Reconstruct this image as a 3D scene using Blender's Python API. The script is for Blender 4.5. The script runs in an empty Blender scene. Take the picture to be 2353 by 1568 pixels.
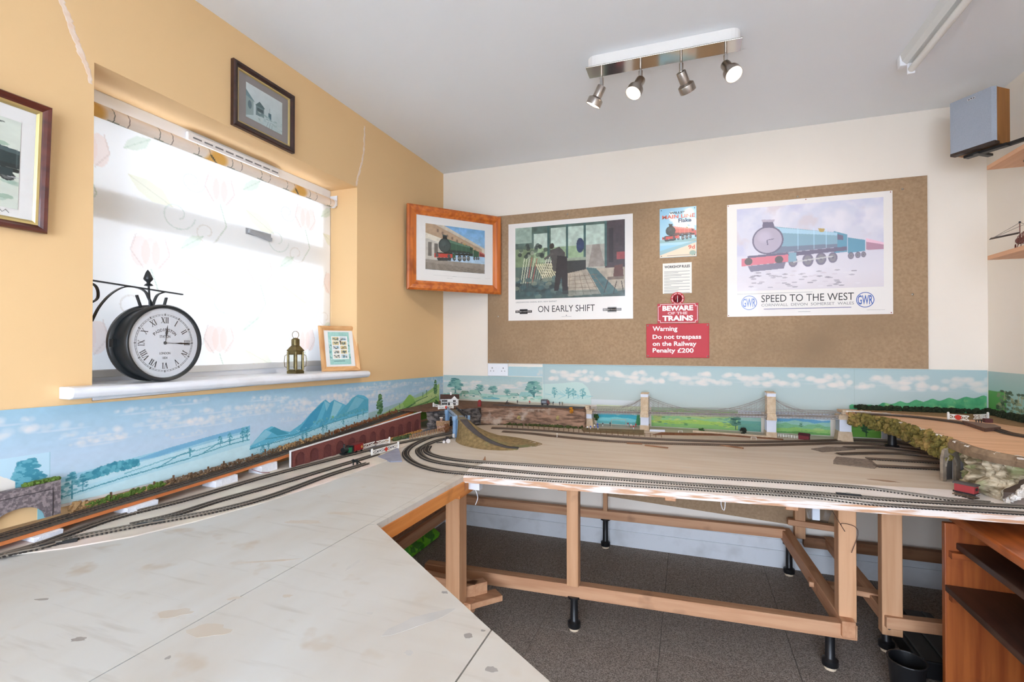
import bpy, bmesh, math, random
import numpy as np
from mathutils import Vector, Matrix
random.seed(7); np.random.seed(7)
SC = bpy.context.scene
COL = SC.collection
PI = math.pi
TZ = 0.745          # height of the layout table top
RW = 3.03           # room width
RL = 4.545          # room length
CH = 2.45           # ceiling height

def S(r, g, b):
    return tuple((x/255/12.92 if x/255 <= .04045 else ((x/255+.055)/1.055)**2.4) for x in (r, g, b))

# ------------------------------------------------------------------ camera
FPX = 1123.93; YAW = -0.345013; PITCH = 0.0079996; CAM = Vector((1.626, -3.08683, 1.23815))
fw = Vector((math.sin(YAW)*math.cos(PITCH), math.cos(YAW)*math.cos(PITCH), math.sin(PITCH)))
rt = Vector((math.cos(YAW), -math.sin(YAW), 0)); up = rt.cross(fw)
cd = bpy.data.cameras.new('camera'); cam = bpy.data.objects.new('camera', cd); COL.objects.link(cam)
cd.sensor_width = 36; cd.lens = 36*FPX/2353; cd.clip_start = .02
cam.matrix_world = Matrix(((rt.x, up.x, -fw.x, CAM.x), (rt.y, up.y, -fw.y, CAM.y), (rt.z, up.z, -fw.z, CAM.z), (0, 0, 0, 1)))
SC.camera = cam
def ray(px, py):
    return (fw*FPX + rt*(px-1176.5) - up*(py-784))
def hz(px, py, z=TZ):
    d = ray(px, py); t = (z-CAM.z)/d.z; return CAM + d*t
def hy(px, py, y=0.0):
    d = ray(px, py); t = (y-CAM.y)/d.y; return CAM + d*t
def hx(px, py, x=0.0):
    d = ray(px, py); t = (x-CAM.x)/d.x; return CAM + d*t

# ------------------------------------------------------------------ world, daylight, exposure
world = bpy.data.worlds.new('overcast_sky'); SC.world = world; world.use_nodes = True
bg = world.node_tree.nodes['Background']; bg.inputs[0].default_value = (*S(222, 235, 255), 1); bg.inputs[1].default_value = 16.
def portal(name, loc, rot, sx, sy):
    l = bpy.data.lights.new(name, 'AREA'); l.shape = 'RECTANGLE'; l.size = sx; l.size_y = sy; l.cycles.is_portal = True
    o = bpy.data.objects.new(name, l); COL.objects.link(o); o.location = loc; o.rotation_euler = rot
portal('window_portal', (-.26, -1.56, 1.57), (0, -PI/2, 0), .99, 1.21)
portal('patio_door_portal', (1.6, -RL-.16, 1.05), (PI/2, 0, 0), 2.0, 2.1)
SC.view_settings.view_transform = 'Standard'; SC.view_settings.look = 'None'
SC.view_settings.gamma = 1; SC.view_settings.use_curve_mapping = False
SC.view_settings.exposure = 0.15
SC.cycles.max_bounces = 6; SC.cycles.diffuse_bounces = 4; SC.cycles.glossy_bounces = 2; SC.cycles.transparent_max_bounces = 8
SC.cycles.use_adaptive_sampling = True; SC.cycles.adaptive_threshold = .16; SC.cycles.adaptive_min_samples = 20; SC.cycles.use_denoising = True
SC.cycles.caustics_reflective = False; SC.cycles.caustics_refractive = False
SC.cycles.sample_clamp_indirect = 8

# ------------------------------------------------------------------ materials
MATS = {}
def _n(nt, t, **kw):
    n = nt.nodes.new(t)
    for k, v in kw.items(): setattr(n, k, v)
    return n
def M(name, col, rough=.6, metal=0., col2=None, scale=20., stretch=(1, 1, 1), lo=.35, hi=.65, bump=0., bscale=None,
      spec=.5, detail=3., emit=None, estr=0., coat=0., trans=0., rand=0., alpha=1., col3=None, s3=3., lo3=.5, hi3=.7):
    if name in MATS: return MATS[name]
    m = bpy.data.materials.new(name); m.use_nodes = True; nt = m.node_tree; b = nt.nodes['Principled BSDF']; L = nt.links.new
    b.inputs['Base Color'].default_value = (*col, 1); b.inputs['Roughness'].default_value = rough; b.inputs['Metallic'].default_value = metal
    b.inputs['Specular IOR Level'].default_value = spec; b.inputs['Coat Weight'].default_value = coat; b.inputs['Coat Roughness'].default_value = .06
    b.inputs['Transmission Weight'].default_value = trans; b.inputs['Alpha'].default_value = alpha
    if emit: b.inputs['Emission Color'].default_value = (*emit, 1); b.inputs['Emission Strength'].default_value = estr
    if col2 or bump:
        tc = _n(nt, 'ShaderNodeTexCoord'); mp = _n(nt, 'ShaderNodeMapping'); mp.inputs['Scale'].default_value = stretch
        L(tc.outputs['Object'], mp.inputs[0])
    out = None
    if col2:
        no = _n(nt, 'ShaderNodeTexNoise'); no.inputs['Scale'].default_value = scale; no.inputs['Detail'].default_value = detail; L(mp.outputs[0], no.inputs[0])
        mr = _n(nt, 'ShaderNodeMapRange'); mr.inputs[1].default_value = lo; mr.inputs[2].default_value = hi; L(no.outputs[0], mr.inputs[0])
        mx = _n(nt, 'ShaderNodeMix', data_type='RGBA'); mx.inputs[6].default_value = (*col, 1); mx.inputs[7].default_value = (*col2, 1)
        L(mr.outputs[0], mx.inputs[0]); out = mx.outputs[2]
        if col3:
            n3 = _n(nt, 'ShaderNodeTexNoise'); n3.inputs['Scale'].default_value = s3; n3.inputs['Detail'].default_value = 3; L(tc.outputs['Object'], n3.inputs[0])
            r3 = _n(nt, 'ShaderNodeMapRange'); r3.inputs[1].default_value = lo3; r3.inputs[2].default_value = hi3; L(n3.outputs[0], r3.inputs[0])
            m3 = _n(nt, 'ShaderNodeMix', data_type='RGBA'); m3.inputs[7].default_value = (*col3, 1); L(r3.outputs[0], m3.inputs[0]); L(out, m3.inputs[6]); out = m3.outputs[2]
    if rand:
        oi = _n(nt, 'ShaderNodeObjectInfo'); hs = _n(nt, 'ShaderNodeHueSaturation'); r = _n(nt, 'ShaderNodeMapRange')
        r.inputs[3].default_value = 1-rand; r.inputs[4].default_value = 1+rand
        L(oi.outputs['Random'], r.inputs[0]); L(r.outputs[0], hs.inputs['Value'])
        if out: L(out, hs.inputs['Color'])
        else: hs.inputs['Color'].default_value = (*col, 1)
        out = hs.outputs[0]
    if out: L(out, b.inputs['Base Color'])
    if bump:
        nb = _n(nt, 'ShaderNodeTexNoise'); nb.inputs['Scale'].default_value = bscale or scale*3; nb.inputs['Detail'].default_value = 1.5; L(mp.outputs[0], nb.inputs[0])
        bp = _n(nt, 'ShaderNodeBump'); bp.inputs['Strength'].default_value = bump; bp.inputs['Distance'].default_value = .004; L(nb.outputs[0], bp.inputs['Height']); L(bp.outputs[0], b.inputs['Normal'])
    MATS[name] = m; return m
def wood(name, c1, c2, axis, rough=.5, coat=0., rand=.06, scale=45):
    st = [1, 1, 1]; st['xyz'.index(axis)] = .05
    return M(name, c1, rough, col2=c2, scale=scale, stretch=st, lo=.38, hi=.66, bump=.08, coat=coat, rand=rand, col3=tuple(x*.62 for x in c2), s3=7, lo3=.62, hi3=.78)
def glass(name, tint=(1, 1, 1), rough=.02, ior=1.45):
    if name in MATS: return MATS[name]
    m = bpy.data.materials.new(name); m.use_nodes = True; nt = m.node_tree; nt.nodes.clear(); L = nt.links.new
    o = _n(nt, 'ShaderNodeOutputMaterial'); t = _n(nt, 'ShaderNodeBsdfTransparent'); g = _n(nt, 'ShaderNodeBsdfGlossy'); f = _n(nt, 'ShaderNodeLayerWeight'); f.inputs[0].default_value = .5; pw = _n(nt, 'ShaderNodeMath'); pw.operation = 'POWER'; pw.inputs[1].default_value = 5; ma = _n(nt, 'ShaderNodeMath'); ma.operation = 'MULTIPLY_ADD'; ma.inputs[1].default_value = .85; ma.inputs[2].default_value = .045; x = _n(nt, 'ShaderNodeMixShader')
    t.inputs[0].default_value = (*tint, 1); g.inputs['Roughness'].default_value = rough; L(f.outputs['Facing'], pw.inputs[0]); L(pw.outputs[0], ma.inputs[0])
    L(ma.outputs[0], x.inputs[0]); L(t.outputs[0], x.inputs[1]); L(g.outputs[0], x.inputs[2]); L(x.outputs[0], o.inputs[0]); MATS[name] = m; return m
def printed(name, rough=.5, coat=0., spec=.5):
    if name in MATS: return MATS[name]
    m = bpy.data.materials.new(name); m.use_nodes = True; nt = m.node_tree; b = nt.nodes['Principled BSDF']
    a = _n(nt, 'ShaderNodeVertexColor'); a.layer_name = 'ink'; nt.links.new(a.outputs[0], b.inputs['Base Color'])
    b.inputs['Roughness'].default_value = rough; b.inputs['Coat Weight'].default_value = coat; b.inputs['Coat Roughness'].default_value = .05; b.inputs['Specular IOR Level'].default_value = spec
    MATS[name] = m; return m

# ------------------------------------------------------------------ objects and mesh building
def tag(o, label=None, cat=None, group=None, kind=None):
    if label: o['label'] = label
    if cat: o['category'] = cat
    if group: o['group'] = group
    if kind or cat: o['kind'] = kind or 'thing'
    return o
def thing(name, label, cat, loc, group=None):
    o = bpy.data.objects.new(name, None); COL.objects.link(o); o.location = loc; o.empty_display_size = .02
    return tag(o, label, cat, group)
def root_loc(p):
    v = Vector((0, 0, 0))
    while p is not None: v = v + p.location; p = p.parent
    return v
class MB:
    def __init__(s, Mx=None): s.v = []; s.f = []; s.M = Mx or Matrix.Identity(4); s.tri = None
    def add(s, vs, fs):
        n = len(s.v); s.v += [tuple(s.M @ Vector(v)) for v in vs]; s.f += [tuple(i+n for i in f) for f in fs]; return s
    def box(s, lo, hi):
        a, b = lo, hi
        return s.add([(a[0], a[1], a[2]), (b[0], a[1], a[2]), (b[0], b[1], a[2]), (a[0], b[1], a[2]), (a[0], a[1], b[2]), (b[0], a[1], b[2]), (b[0], b[1], b[2]), (a[0], b[1], b[2])],
                     [(0, 3, 2, 1), (4, 5, 6, 7), (0, 1, 5, 4), (1, 2, 6, 5), (2, 3, 7, 6), (3, 0, 4, 7)])
    def cbox(s, c, sz): return s.box([c[i]-sz[i]/2 for i in range(3)], [c[i]+sz[i]/2 for i in range(3)])
    def bar(s, p, q, w, h, upv=(0, 0, 1)):
        p = Vector(p); q = Vector(q); d = (q-p).normalized(); u = Vector(upv)
        if abs(d.dot(u)) > .99: u = Vector((0, 1, 0))
        sd = d.cross(u).normalized(); u = sd.cross(d)
        vs = [c + sd*(a*w/2) + u*(b*h/2) for c in (p, q) for a, b in ((-1, -1), (1, -1), (1, 1), (-1, 1))]
        return s.add(vs, [(0, 1, 2, 3), (7, 6, 5, 4), (0, 4, 5, 1), (1, 5, 6, 2), (2, 6, 7, 3), (3, 7, 4, 0)])
    def tube(s, pts, r, n=8, closed=False, caps=True):
        pts = [Vector(p) for p in pts]; k = len(pts); vs = []; ref = None
        for i, p in enumerate(pts):
            a = pts[(i-1) % k] if (closed or i > 0) else p; b = pts[(i+1) % k] if (closed or i < k-1) else p
            d = (b-a).normalized()
            if ref is None: ref = Vector((0, 0, 1)) if abs(d.z) < .9 else Vector((1, 0, 0))
            sd = d.cross(ref).normalized(); u = sd.cross(d).normalized(); ref = u
            rr = r[i] if isinstance(r, (list, tuple)) else r
            vs += [p + (sd*math.cos(t*2*PI/n) + u*math.sin(t*2*PI/n))*rr for t in range(n)]
        fs = []
        for i in range(k if closed else k-1):
            j = (i+1) % k
            fs += [(i*n+t, i*n+(t+1) % n, j*n+(t+1) % n, j*n+t) for t in range(n)]
        if caps and not closed: fs += [tuple(range(n))[::-1], tuple((k-1)*n+t for t in range(n))]
        return s.add(vs, fs)
    def lathe(s, prof, o=(0, 0, 0), ax=(0, 0, 1), n=24, ph=0.):
        ax = Vector(ax).normalized(); e1 = ax.orthogonal().normalized() if abs(ax.z) < .999 else Vector((1, 0, 0)); e2 = ax.cross(e1); o = Vector(o)
        vs = []; fs = []; k = len(prof)
        for r, h in prof: vs += [o + ax*h + (e1*math.cos(ph+2*PI*t/n) + e2*math.sin(ph+2*PI*t/n))*max(r, 1e-5) for t in range(n)]
        for i in range(k-1): fs += [(i*n+t, i*n+(t+1) % n, (i+1)*n+(t+1) % n, (i+1)*n+t) for t in range(n)]
        if prof[0][0] > 1e-4: fs.append(tuple(range(n))[::-1])
        if prof[-1][0] > 1e-4: fs.append(tuple((k-1)*n+t for t in range(n)))
        return s.add(vs, fs)
    def prism(s, poly, a, b, fn=None):
        fn = fn or (lambda u, v, w: (u, v, w)); n = len(poly)
        ar = sum(poly[i][0]*poly[(i+1) % n][1]-poly[(i+1) % n][0]*poly[i][1] for i in range(n))
        if ar < 0: poly = poly[::-1]
        vs = [fn(u, v, a) for u, v in poly] + [fn(u, v, b) for u, v in poly]
        return s.add(vs, [tuple(range(n))[::-1], tuple(range(n, 2*n))] + [(i, (i+1) % n, n+(i+1) % n, n+i) for i in range(n)])
    def loft(s, rows, closed=False):
        n = len(rows[0]); vs = [p for r in rows for p in r]; fs = []
        for i in range(len(rows)-1):
            for t in range(n if closed else n-1): fs.append((i*n+t, i*n+(t+1) % n, (i+1)*n+(t+1) % n, (i+1)*n+t))
        return s.add(vs, fs)
    def ball(s, c, r, n=8, k=5, sq=(1, 1, 1), jit=0.):
        c = Vector(c); vs = []; fs = []
        vs.append(c+Vector((0, 0, -r*sq[2])))
        for i in range(1, k):
            th = PI*i/k
            for t in range(n):
                j = 1+random.uniform(-jit, jit)
                vs.append(c+Vector((math.sin(th)*math.cos(2*PI*t/n)*r*sq[0]*j, math.sin(th)*math.sin(2*PI*t/n)*r*sq[1]*j, -math.cos(th)*r*sq[2]*j)))
        vs.append(c+Vector((0, 0, r*sq[2]))); e = len(vs)-1
        for t in range(n):
            fs.append((0, 1+(t+1) % n, 1+t)); fs.append((e, 1+(k-2)*n+t, 1+(k-2)*n+(t+1) % n))
            for i in range(k-2): fs.append((1+i*n+t, 1+i*n+(t+1) % n, 1+(i+1)*n+(t+1) % n, 1+(i+1)*n+t))
        return s.add(vs, fs)
    def text(s, st, o, u, v, w, h):
        V, F = TXT[st]; o = Vector(o); u = Vector(u); v = Vector(v)
        return s.add([o + u*(a*w) + v*(b*h) for a, b in V], F)
    def build(s, name, mat, parent=None, smooth=False, bevel=0., seg=2):
        me = bpy.data.meshes.new(name)
        if parent is not None: base = root_loc(parent)
        else:
            A = np.array(s.v); base = Vector(((A[:, 0].min()+A[:, 0].max())/2, (A[:, 1].min()+A[:, 1].max())/2, A[:, 2].min()))
        me.from_pydata([(a-base.x, b-base.y, c-base.z) for a, b, c in s.v], [], s.f)
        bm = bmesh.new(); bm.from_mesh(me)
        if bevel:
            bmesh.ops.remove_doubles(bm, verts=bm.verts, dist=1e-6)
            bmesh.ops.bevel(bm, geom=[e for e in bm.edges if e.is_manifold and e.calc_face_angle(0) > .6], offset=bevel, segments=seg, affect='EDGES', profile=.5)
        if len(bm.faces) < 60000: bmesh.ops.recalc_face_normals(bm, faces=bm.faces)
        bm.to_mesh(me); bm.free()
        if smooth: me.polygons.foreach_set('use_smooth', [True]*len(me.polygons)); me.set_sharp_from_angle(angle=.7)
        me.materials.append(mat); o = bpy.data.objects.new(name, me); COL.objects.link(o)
        if parent is not None: o.parent = parent
        else: o.location = base
        return o
def struct(o): o['kind'] = 'structure'; return o

# lettering: outlines of the built-in font, fitted to a unit box
TXT = {}
def letters(words_, offset=0.):
    for w in words_:
        c = bpy.data.curves.new('t', 'FONT'); c.body = w; c.resolution_u = 3; c.offset = offset
        o = bpy.data.objects.new('t', c); COL.objects.link(o); bpy.context.view_layer.update()
        me = bpy.data.meshes.new_from_object(o.evaluated_get(bpy.context.evaluated_depsgraph_get()))
        A = np.array([v.co[:2] for v in me.vertices]); lo = A.min(0); sp = A.max(0)-lo
        TXT[w] = ([tuple((a-lo)/sp) for a in A], [tuple(p.vertices) for p in me.polygons])
        bpy.data.objects.remove(o); bpy.data.curves.remove(c); bpy.data.meshes.remove(me)
letters(list('PADDINGTON'), .012); letters(['STATION', 'LONDON', '1854'], .01)
letters(['ON EARLY SHIFT', 'SPEED TO THE WEST', 'GREENWOOD SIGNAL BOX, NEW BARNET', 'CORNWALL  DEVON  SOMERSET  WALES', 'BRITISH RAILWAYS'], .0)
letters(['BEWARE', 'TRAINS', 'OF THE'], .045); letters(['Warning', 'Do not trespass', 'on the Railway', 'Penalty \u00a3200'], .022)
letters(['WORKSHOP RULES', "WILLS'S", 'MAIN LINE', 'Flake', '9d'], .03); letters(['GWR'], .02)

def spline(pts, step=.01):
    P = [Vector(p) for p in pts]; P = [P[0]*2-P[1]] + P + [P[-1]*2-P[-2]]; out = []
    for i in range(1, len(P)-2):
        a, b, c, d = P[i-1:i+3]; n = max(2, int((c-b).length/step))
        for k in range(n):
            t = k/n; out.append(.5*((2*b)+(c-a)*t+(2*a-5*b+4*c-d)*t*t+(3*b-a-3*c+d)*t**3))
    return out+[P[-2]]

# ------------------------------------------------------------------ painted prints: a fine grid whose points carry the ink
def fbm(h, w, s, oct_=4):
    out = np.zeros((h, w)); amp = 1.; tot = 0
    for k in range(oct_):
        gh = max(2, int(s*2**k*h/max(h, w)))+2; gw = max(2, int(s*2**k*w/max(h, w)))+2
        g = np.random.rand(gh, gw); y = np.linspace(0, gh-1.001, h); x = np.linspace(0, gw-1.001, w)
        yi = y.astype(int); xi = x.astype(int); fy = (y-yi)[:, None]; fx = (x-xi)[None]; fy = fy*fy*(3-2*fy); fx = fx*fx*(3-2*fx)
        A = g[yi][:, xi]; B = g[yi][:, xi+1]; C = g[yi+1][:, xi]; D = g[yi+1][:, xi+1]
        out += amp*((A*(1-fx)+B*fx)*(1-fy)+(C*(1-fx)+D*fx)*fy); tot += amp; amp *= .5
    return out/tot
class Canvas:
    def __init__(s, w, h, bg):
        s.w = w; s.h = h; s.a = np.ones((h, w, 3))*np.array(bg)/255.
        s.X, s.Y = np.meshgrid((np.arange(w)+.0)/(w-1), (np.arange(h)+.0)/(h-1))
    def put(s, m, c, al=1.):
        m = (m*al)[..., None] if m.dtype != bool else (m.astype(float)*al)[..., None]; s.a = s.a*(1-m)+np.array(c)/255.*m
    def mask(s, p):
        p = np.array(p, float); m = np.zeros((s.h, s.w), bool)
        x0 = max(0, int(p[:, 0].min()*(s.w-1))); x1 = min(s.w, int(p[:, 0].max()*(s.w-1))+2); y0 = max(0, int(p[:, 1].min()*(s.h-1))); y1 = min(s.h, int(p[:, 1].max()*(s.h-1))+2)
        if x1 <= x0 or y1 <= y0: return m, None
        X = s.X[y0:y1, x0:x1]; Y = s.Y[y0:y1, x0:x1]; r = np.zeros(X.shape, bool)
        for i in range(len(p)):
            a, b = p[i], p[(i+1) % len(p)]
            if a[1] == b[1]: continue
            c = ((a[1] > Y) != (b[1] > Y)); r ^= c & (X < (b[0]-a[0])*(Y-a[1])/(b[1]-a[1])+a[0])
        return r, (y0, y1, x0, x1)
    def poly(s, p, c, al=1.):
        r, q = s.mask(p)
        if q is None: return
        y0, y1, x0, x1 = q; m = (r.astype(float)*al)[..., None]; s.a[y0:y1, x0:x1] = s.a[y0:y1, x0:x1]*(1-m)+np.array(c)/255.*m
    def ell(s, cx, cy, rx, ry, c, al=1., soft=0.):
        x0 = max(0, int((cx-rx)*s.w)-1); x1 = min(s.w, int((cx+rx)*s.w)+2); y0 = max(0, int((cy-ry)*s.h)-1); y1 = min(s.h, int((cy+ry)*s.h)+2)
        if x1 <= x0 or y1 <= y0: return
        d = ((s.X[y0:y1, x0:x1]-cx)/rx)**2+((s.Y[y0:y1, x0:x1]-cy)/ry)**2
        m = (d < 1).astype(float) if not soft else np.clip((1-d)/soft, 0, 1); m = (m*al)[..., None]
        s.a[y0:y1, x0:x1] = s.a[y0:y1, x0:x1]*(1-m)+np.array(c)/255.*m
    def rect(s, x0, y0, x1, y1, c, al=1.): s.poly([(x0, y0), (x1, y0), (x1, y1), (x0, y1)], c, al)
    def line(s, pts, w, c, al=1.):
        asp = s.w/s.h
        for (x0, y0), (x1, y1) in zip(pts[:-1], pts[1:]):
            dx, dy = x1-x0, (y1-y0)/asp; l = math.hypot(dx, dy) or 1; nx, ny = -dy/l*w/2, dx/l*w/2*asp
            s.poly([(x0+nx, y0+ny), (x1+nx, y1+ny), (x1-nx, y1-ny), (x0-nx, y0-ny)], c, al)
    def vgrad(s, c0, c1, y0=0., y1=1.):
        t = np.clip((s.Y-y0)/(y1-y0), 0, 1)[..., None]; m = ((s.Y >= y0) & (s.Y <= y1))[..., None]
        s.a = np.where(m, np.array(c0)/255.*(1-t)+np.array(c1)/255.*t, s.a)
    def tex(s, sc, amt): s.a = np.clip(s.a*(1+(fbm(s.h, s.w, sc)[..., None]-.5)*2*amt), 0, 1)
    def tree(s, x, y, w, h, c, dk, n=30):
        s.line([(x, y), (x, y-h*.8)], .1*w, dk)
        for i in range(n):
            t = random.random(); yy = y-h*(.25+.75*t); sp = w*.5*(1-.55*abs(t-.35)*1.4)
            s.ell(x+random.uniform(-sp, sp), yy, w*.17, h*.05, dk if i % 3 == 0 else c, .85)
    def hills(s, y0, amp, fr, c, ph=0., al=1., rough=.0):
        e = y0+amp*np.sin(s.X*fr+ph)+amp*.4*np.sin(s.X*fr*2.7+ph*1.7)
        if rough: e = e+rough*(fbm(2, s.w, 40)[0][None]-.5)
        s.put(s.Y > e, c, al)
    def flip(s): s.a = s.a[:, ::-1].copy()
    def mesh(s, name, o, u, v, mat, parent=None, back=None):
        o = Vector(o); u = Vector(u); v = Vector(v); h, w = s.h, s.w
        base = root_loc(parent) if parent is not None else o
        P = np.array(o-base)[None, None]+s.X[..., None]*np.array(u)[None, None]+s.Y[..., None]*np.array(v)[None, None]
        me = bpy.data.meshes.new(name); me.vertices.add(h*w); me.vertices.foreach_set('co', P.reshape(-1).astype(np.float32))
        i = (np.arange(h-1)[:, None]*w+np.arange(w-1)[None]); q = np.stack([i, i+w, i+w+1, i+1], -1).reshape(-1)
        nf = (h-1)*(w-1); me.loops.add(nf*4); me.loops.foreach_set('vertex_index', q.astype(np.int32)); me.polygons.add(nf)
        me.polygons.foreach_set('loop_start', np.arange(nf, dtype=np.int32)*4); me.update(calc_edges=True)
        a = np.clip(s.a, 0, 1); lin = np.where(a <= .04045, a/12.92, ((a+.055)/1.055)**2.4)
        ca = me.color_attributes.new('ink', 'FLOAT_COLOR', 'POINT'); ca.data.foreach_set('color', np.concatenate([lin, np.ones((h, w, 1))], -1).reshape(-1).astype(np.float32))
        me.materials.append(mat); ob = bpy.data.objects.new(name, me); COL.objects.link(ob)
        if parent is not None: ob.parent = parent
        else: ob.location = o
        return ob
# ================================================================== the room
m_white = M('cream_wall_paint', S(240, 231, 218), .85)
m_orange = M('apricot_wall_paint', S(234, 196, 144), .8)
m_ceil = M('ceiling_paint', S(241, 245, 249), .9)
m_upvc = M('white_upvc', S(238, 240, 244), .35)
m_gloss = M('white_gloss_paint', S(232, 234, 238), .35, col2=S(222, 224, 228), scale=6, bump=.03)
m_skirt = M('skirting_paint', S(226, 229, 232), .45, col2=S(205, 207, 208), scale=9, lo=.5, hi=.8)
m_filler = M('plaster_filler', S(236, 205, 178), .95, col2=S(242, 222, 204), scale=40)
m_carpet = M('brown_loop_carpet', S(172, 160, 148), .98, col2=S(116, 106, 98), scale=260, lo=.4, hi=.6, bump=.9, bscale=300, rand=.05, spec=.1)
m_pane = glass('window_glass')

fl = struct(MB().box((-.3, -RL-.3, -.12), (RW+.3, .3, -.006)).build('floor', M('concrete_floor', S(90, 86, 82), .9)))
tile = MB().box((0, 0, 0), (.5035, .5035, .006)); tmesh = None
for i in range(6):
    for j in range(9):
        if tmesh is None:
            b = MB().box((0, 0, 0), (.5035, .5035, .0058)); me = bpy.data.meshes.new('carpet_tile'); me.from_pydata(b.v, [], b.f); me.materials.append(m_carpet)
            bm = bmesh.new(); bm.from_mesh(me); bmesh.ops.bevel(bm, geom=bm.edges[:], offset=.0012, segments=1, affect='EDGES'); bm.to_mesh(me); bm.free(); tmesh = me
        o = bpy.data.objects.new('carpet_tile', tmesh); COL.objects.link(o); o.parent = fl
        o.location = Vector((i*.505+.00075, -(j+1)*.505+.00075, -.006)) - fl.location
    random.random()
struct(MB().box((-.3, -RL-.3, CH), (RW+.3, .3, CH+.12)).build('ceiling', m_ceil))
# window wall with its deep reveal
WY0, WY1, WZ0, WZ1 = -2.163, -.958, 1.075, 2.062
b = MB(); b.box((-.26, -RL, 0), (0, 0, WZ0)); b.box((-.26, -RL, WZ1), (0, 0, CH)); b.box((-.26, -RL, WZ0), (0, WY0, WZ1)); b.box((-.26, WY1, WZ0), (0, 0, WZ1))
wl = struct(b.build('wall_left', m_orange))
def filler(pts, ws):
    b = MB(); L = []; R = []
    for (y, z), w in zip(pts, ws): L.append((0.0006, y-w/2, z)); R.append((.0006, y+w/2, z))
    rows = [[(0, l[1]-.003, l[2]), l, r, (0, r[1]+.003, r[2])] for l, r in zip(L, R)]
    b.loft(rows).build('filler_strip', m_filler, wl)
cr = spline([(0, -2.263, 2.235), (0, -2.244, 2.191), (0, -2.226, 2.15), (0, -2.213, 2.113), (0, -2.195, 2.07), (0, -2.178, 2.03), (0, -2.172, 1.995)], .006)
filler([(p.y+random.uniform(-.002, .002), p.z) for p in cr], [random.uniform(.007, .016)*(1 if p.z > 2.02 else .5) for p in cr])
cr = spline([(0, -.896, 2.411), (0, -.9, 2.34), (0, -.903, 2.268), (0, -.93, 2.18), (0, -.952, 2.12), (0, -.962, 2.07)], .008)
filler([(p.y+random.uniform(-.003, .003), p.z) for p in cr], [random.uniform(.005, .012) for p in cr])
struct(MB().box((-.26, 0, 0), (RW+.15, .15, CH)).build('wall_back', m_white))
struct(MB().box((RW, -RL, 0), (RW+.15, 0, CH)).build('wall_right', m_white))
b = MB(); DX0, DX1, DZ = .6, 2.6, 2.1
b.box((-.26, -RL-.15, 0), (DX0, -RL, CH)); b.box((DX1, -RL-.15, 0), (RW+.15, -RL, CH)); b.box((DX0, -RL-.15, DZ), (DX1, -RL, CH))
struct(b.build('wall_front', m_white))
# glazed patio door behind the viewer
d = struct(bpy.data.objects.new('door_1', None)); COL.objects.link(d); d.location = (1.6, -RL-.08, 0)
b = MB(); y0, y1 = -RL-.11, -RL-.05
b.box((DX0, y0, 0), (DX0+.06, y1, DZ)); b.box((DX1-.06, y0, 0), (DX1, y1, DZ)); b.box((DX0+.06, y0, DZ-.06), (DX1-.06, y1, DZ)); b.box((DX0+.06, y0, 0), (DX1-.06, y1, .05)); b.box((1.56, y0, .05), (1.64, y1, DZ-.06))
b.build('door_frame', m_upvc, d)
for a, c in ((DX0+.06, 1.56), (1.64, DX1-.06)): MB().add([(a, -RL-.08, .05), (c, -RL-.08, .05), (c, -RL-.08, DZ-.06), (a, -RL-.08, DZ-.06)], [(0, 1, 2, 3)]).build('pane', m_pane, d)
MB().box((1.585, y1, 1.0), (1.615, y1+.03, 1.2)).build('door_handle', m_upvc, d, bevel=.004)
struct(MB().box((-6, -14, -.35), (9, -RL-.3, -.15)).build('ground', M('paving', S(206, 204, 200), .9, col2=S(190, 188, 184), scale=4)))
# skirting
def skirt(name, p, q, nx, ny):
    b = MB(); t = .02
    for z0, z1, tt in ((0, .095, t), (.1, .155, t*.85), (.095, .1, t*.6), (.155, .17, t*.55)):
        x0, x1 = sorted((p[0], q[0]+nx*tt)); yy0, yy1 = sorted((p[1], q[1]+ny*tt)); b.box((x0, yy0, z0), (x1, yy1, z1))
    struct(b.build(name, m_skirt))
skirt('baseboard_back', (0.021, 0), (RW-.021, 0), 0, -1); skirt('baseboard_left', (0, -RL), (0, 0), 1, 0); skirt('baseboard_right', (RW, -RL), (RW, 0), -1, 0)

# ------------------------------------------------------------------ window
w1 = struct(bpy.data.objects.new('window_1', None)); COL.objects.link(w1); w1.location = (-.2, -1.56, WZ0+.01)
XI, XO = -.168, -.235
b = MB(); fz0, fz1 = 1.085, WZ1-.001
def fr(b, ya, yb, za, zb, t): b.box((XO, ya, za), (XI, ya+t, zb)); b.box((XO, yb-t, za), (XI, yb, zb)); b.box((XO, ya+t, zb-t), (XI, yb-t, zb)); b.box((XO, ya+t, za), (XI, yb-t, za+t))
fr(b, WY0+.001, WY1-.001, fz0, fz1, .062); b.box((XO, WY0+.063, 1.645), (XI, WY1-.063, 1.75)); b.build('window_frame', m_upvc, w1, bevel=.003)
MB().add([(-.21, WY0+.062, 1.146), (-.21, WY1-.062, 1.146), (-.21, WY1-.062, 1.646), (-.21, WY0+.062, 1.646)], [(0, 1, 2, 3)]).build('pane', m_pane, w1)
MB().add([(-.21, WY0+.062, 1.749), (-.21, WY1-.062, 1.749), (-.21, WY1-.062, WZ1-.062), (-.21, WY0+.062, WZ1-.062)], [(0, 1, 2, 3)]).build('pane', m_pane, w1)
b = MB(); b.box((XI, -1.50, 1.715), (XI+.006, -1.36, 1.745)); b.bar((XI+.014, -1.49, 1.73), (XI+.016, -1.37, 1.715), .014, .018); b.build('window_handle', M('handle_grey', S(168, 170, 172), .4), w1, bevel=.003)
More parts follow.
